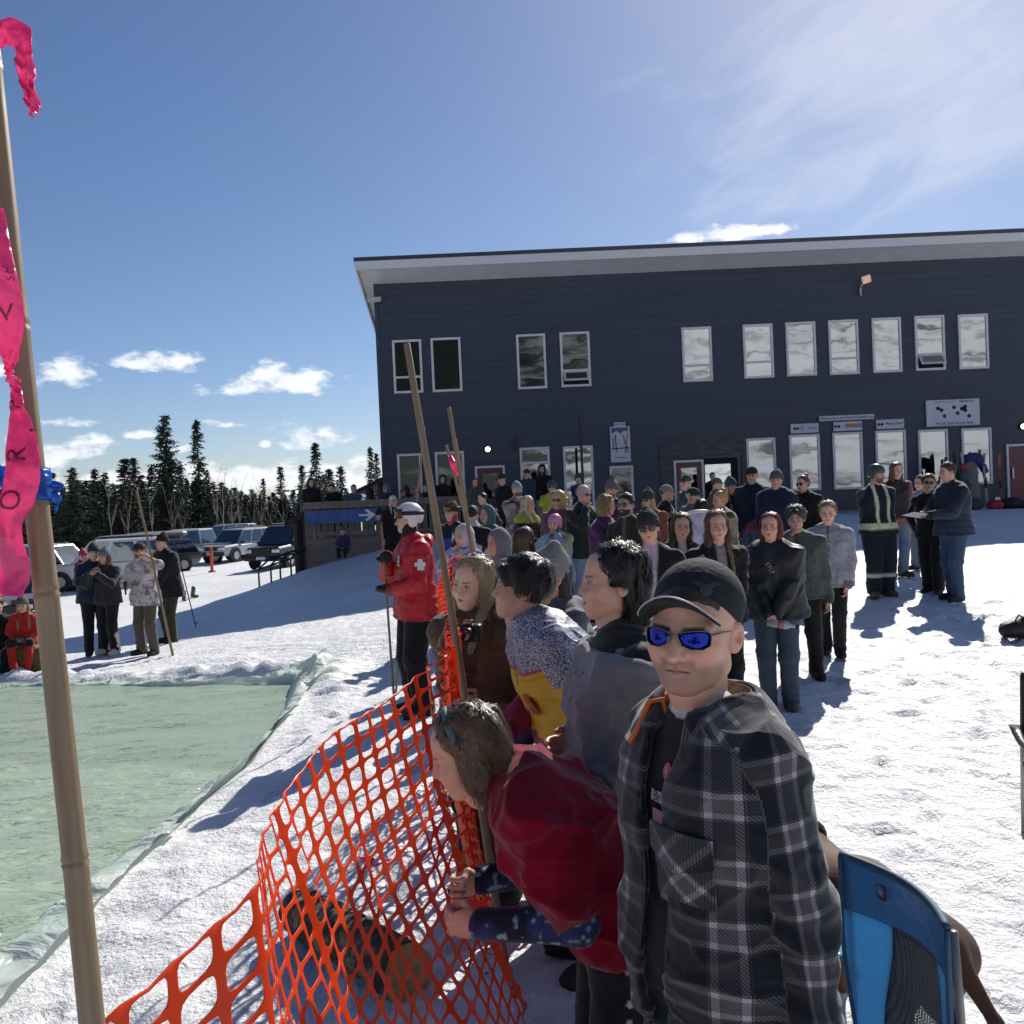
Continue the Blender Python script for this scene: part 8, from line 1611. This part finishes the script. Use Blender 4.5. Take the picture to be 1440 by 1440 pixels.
c_ = P(659, 890, 3.85); t = thing('camera', tuple(c_), 'black compact camera in front of the blonde girl', 'camera', None, R(-12)); MB().box((0, 0, 0), (.115, .05, .075)).build('camera_body', BLACK, t, bevel=.012); lb_ = MB().tube([(0, -.02, 0), (0, -.065, 0)], [.032, .028], 16).build('lens_barrel', BLACK, t, smooth=True); MB().tube([(0, -.066, 0), (0, -.068, 0)], .022, 14).build('lens', LENS, lb_); MB().box((.0, 0, .045), (.04, .035, .02)).build('viewfinder', mat('dark_chrome', None), t, bevel=.004)
# skis, coats and bags against the wall
q = P(1385, 745, 27.5)
SKC = [(.03, .06, .10), (.30, .03, .04), (.35, .36, .38), (.02, .10, .07), (.03, .03, .035), (.25, .26, .30), (.05, .05, .12)]
for k in range(9):
    x0 = q[0]-.55+k*.15; y0 = 28.4-.35*(k % 3); z0 = gz(x0, y0); le = 1.65+.06*(k % 4); ln = .35+.08*(k % 3); dx = .22*math.sin(k*1.7); t = thing('ski', (x0, y0, z0), ('%s ski leaning in the pile by the dotted sign window' % ('dark blue', 'red', 'pale grey', 'dark green', 'black', 'light grey', 'navy')[k % 7]), 'ski', 'skis piled against the lodge')
    pts = np.array([(dx*v, ln*v, le*v+(.0 if v < .92 else 0)) for v in np.linspace(0, 1, 10)]); pts[-1] += np.array([0, -.10, -.02]); pts[-2] += np.array([0, -.03, 0]); A = [[p+np.array([sx_*.045*(1-.25*math.sin(math.pi*i/9)), 0, 0]) for sx_ in (-1, 1)] for i, p in enumerate(pts)]; o = MB().grid(A).build('ski_body', mat('ski_%d' % (k % 7), SKC[k % 7], .3), t); o.modifiers.new('thick', 'SOLIDIFY').thickness = .012; MB().box((dx*.45, ln*.45-.04, le*.45), (.07, .06, .26), rot('X', -12)).build('binding', BLACK, t, bevel=.01)
lump('duffel_bag', lambda p: el(p, (0, 0, .14), (.26, .18, .15))+.01*vnoise(p*14), (-.35, -.25, -.02), (.35, .25, .35), .03, (q[0]+.18, 27.2, gz(q[0], 27.2)), .2, mat('bag_red', (.28, .02, .03), .7), 'red bag at the foot of the ski pile', 'bag')
lump('duffel_bag', lambda p: smin(el(p, (0, 0, .16), (.34, .2, .18)), el(p, (.3, 0, .12), (.22, .18, .13)), .05)+.02*vnoise(p*14), (-.45, -.3, -.02), (.6, .3, .4), .03, (q[0]+.75, 27.4, gz(q[0], 27.4)), -.1, BAGM, 'black heap of bags right of the red one', 'bag')
lump('duffel_bag', lambda p: el(p, (0, 0, .18), (.3, .22, .2))+.03*vnoise(p*12), (-.45, -.3, -.02), (.5, .3, .45), .03, (q[0]-.4, 27.3, gz(q[0], 27.3)), .4, mat('bag_green', (.035, .05, .045), .8), 'dark green bag left of the red one by the skis', 'bag')
lump('coat', lambda p: smin(el(p, (0, 0, .1), (.34, .2, .20)), rc(p, (.2, 0, .05), (.36, 0, -.25), .12, .10), .06)+.02*vnoise(p*10), (-.5, -.35, -.45), (.6, .35, .4), .03, (q[0]+.05, 28.2, gz(q[0], 28.2)+1.42), 0, mat('coat_purple', (.05, .025, .12), .8), 'purple coat hung over the top of the skis', 'coat')
lump('coat', lambda p: rc(p, (0, 0, .4), (.02, 0, -.5), .22, .30)+.03*vnoise(p*8), (-.5, -.45, -.95), (.5, .45, .75), .035, (q[0]-.12, 28.1, gz(q[0], 28.1)+.85), 0, mat('coat_grey', (.15, .15, .16), .8), 'grey coat draped on the ski pile below the purple one', 'coat')
lump('cap', lambda p: el(p, (0, 0, 0), (.16, .13, .12)), (-.25, -.25, -.2), (.25, .25, .2), .02, (q[0]-.28, 28.0, gz(q[0], 28)+1.28), 0, mat('cap_pink', (.42, .07, .09), .7), 'pink hat tucked under the purple coat', 'hat')
# pale sled panel between the long haired girls
c_ = P(986, 748, 9.0); A = [[(x*.14*(1-.10*v), .05*x*x+.04*math.sin(v*3), .40*(v-.5)*(1-.12*abs(x)**3)) for x in np.linspace(-1, 1, 12)] for v in np.linspace(0, 1, 14)]
t = thing('snow_sled', tuple(c_), 'pale sled with lilac print standing between two long haired girls', 'sled', None, .2); o = MB().grid(A).build('sled_shell', mat('sled_print', (.46, .42, .60), .4, var=.4, vs=9), t, smooth=True); o.modifiers.new('thick', 'SOLIDIFY').thickness = .015; MB().tube([A[-1][i] for i in range(12)], .018, 8).tube([A[i][0] for i in range(14)], .018, 8).tube([A[i][-1] for i in range(14)], .018, 8).build('sled_rim', WHITE, t, smooth=True)
# ski pole and loose ski boots on the left slope, toy on the snow by the deck
a, b_ = P(253, 790, 20), P(274, 842, 20); bz_ = gz(b_[0], 20); b_[2] = bz_-.05; t = thing('ski_pole', tuple(b_), 'dark ski pole stuck in the snow left of the shaded slope', 'ski pole'); MB().tube([(0, 0, 0), tuple(a-b_)], .012, 6).build('shaft', BLACK, t); MB().tube([tuple((a-b_)*.9), tuple(a-b_)], .022, 8).build('grip', BLACK, t); MB().disc((0, 0, .12), .055, .012, 2, 12).build('basket', BLACK, t)
for k, (px, py) in enumerate(((259, 845), (272, 840))):
    g_ = G(px, py); t = thing('ski_boot', tuple(g_), ('dark green ski boot standing left of the ski pole', 'dark green ski boot right at the foot of the ski pole')[k], 'boot', None, .6+k); o = link('boot', boot_tm('ski', .014), None, t); o.color = (.03, .06, .05, 1); MB().tube([(-.07, -.02, .2), (0, -.09, .2), (.07, -.02, .2)], .012, 6).build('buckle', GREYM, t)
g_ = G(512, 778); t = thing('toy_shovel', tuple(g_), 'pink toy shovel on the shaded snow by the deck', 'toy', None, .3); MB().tube([(-.5, 0, .04), (.1, 0, .05)], .02, 6).build('handle', mat('toy_dark', (.04, .03, .08), .5), t); MB().prism([(.1, -.1, .03), (.42, -.12, .03), (.5, 0, .03), (.42, .12, .03), (.1, .1, .03)], (0, 0, .04)).build('blade', mat('toy_pink', (.5, .04, .16), .5), t)
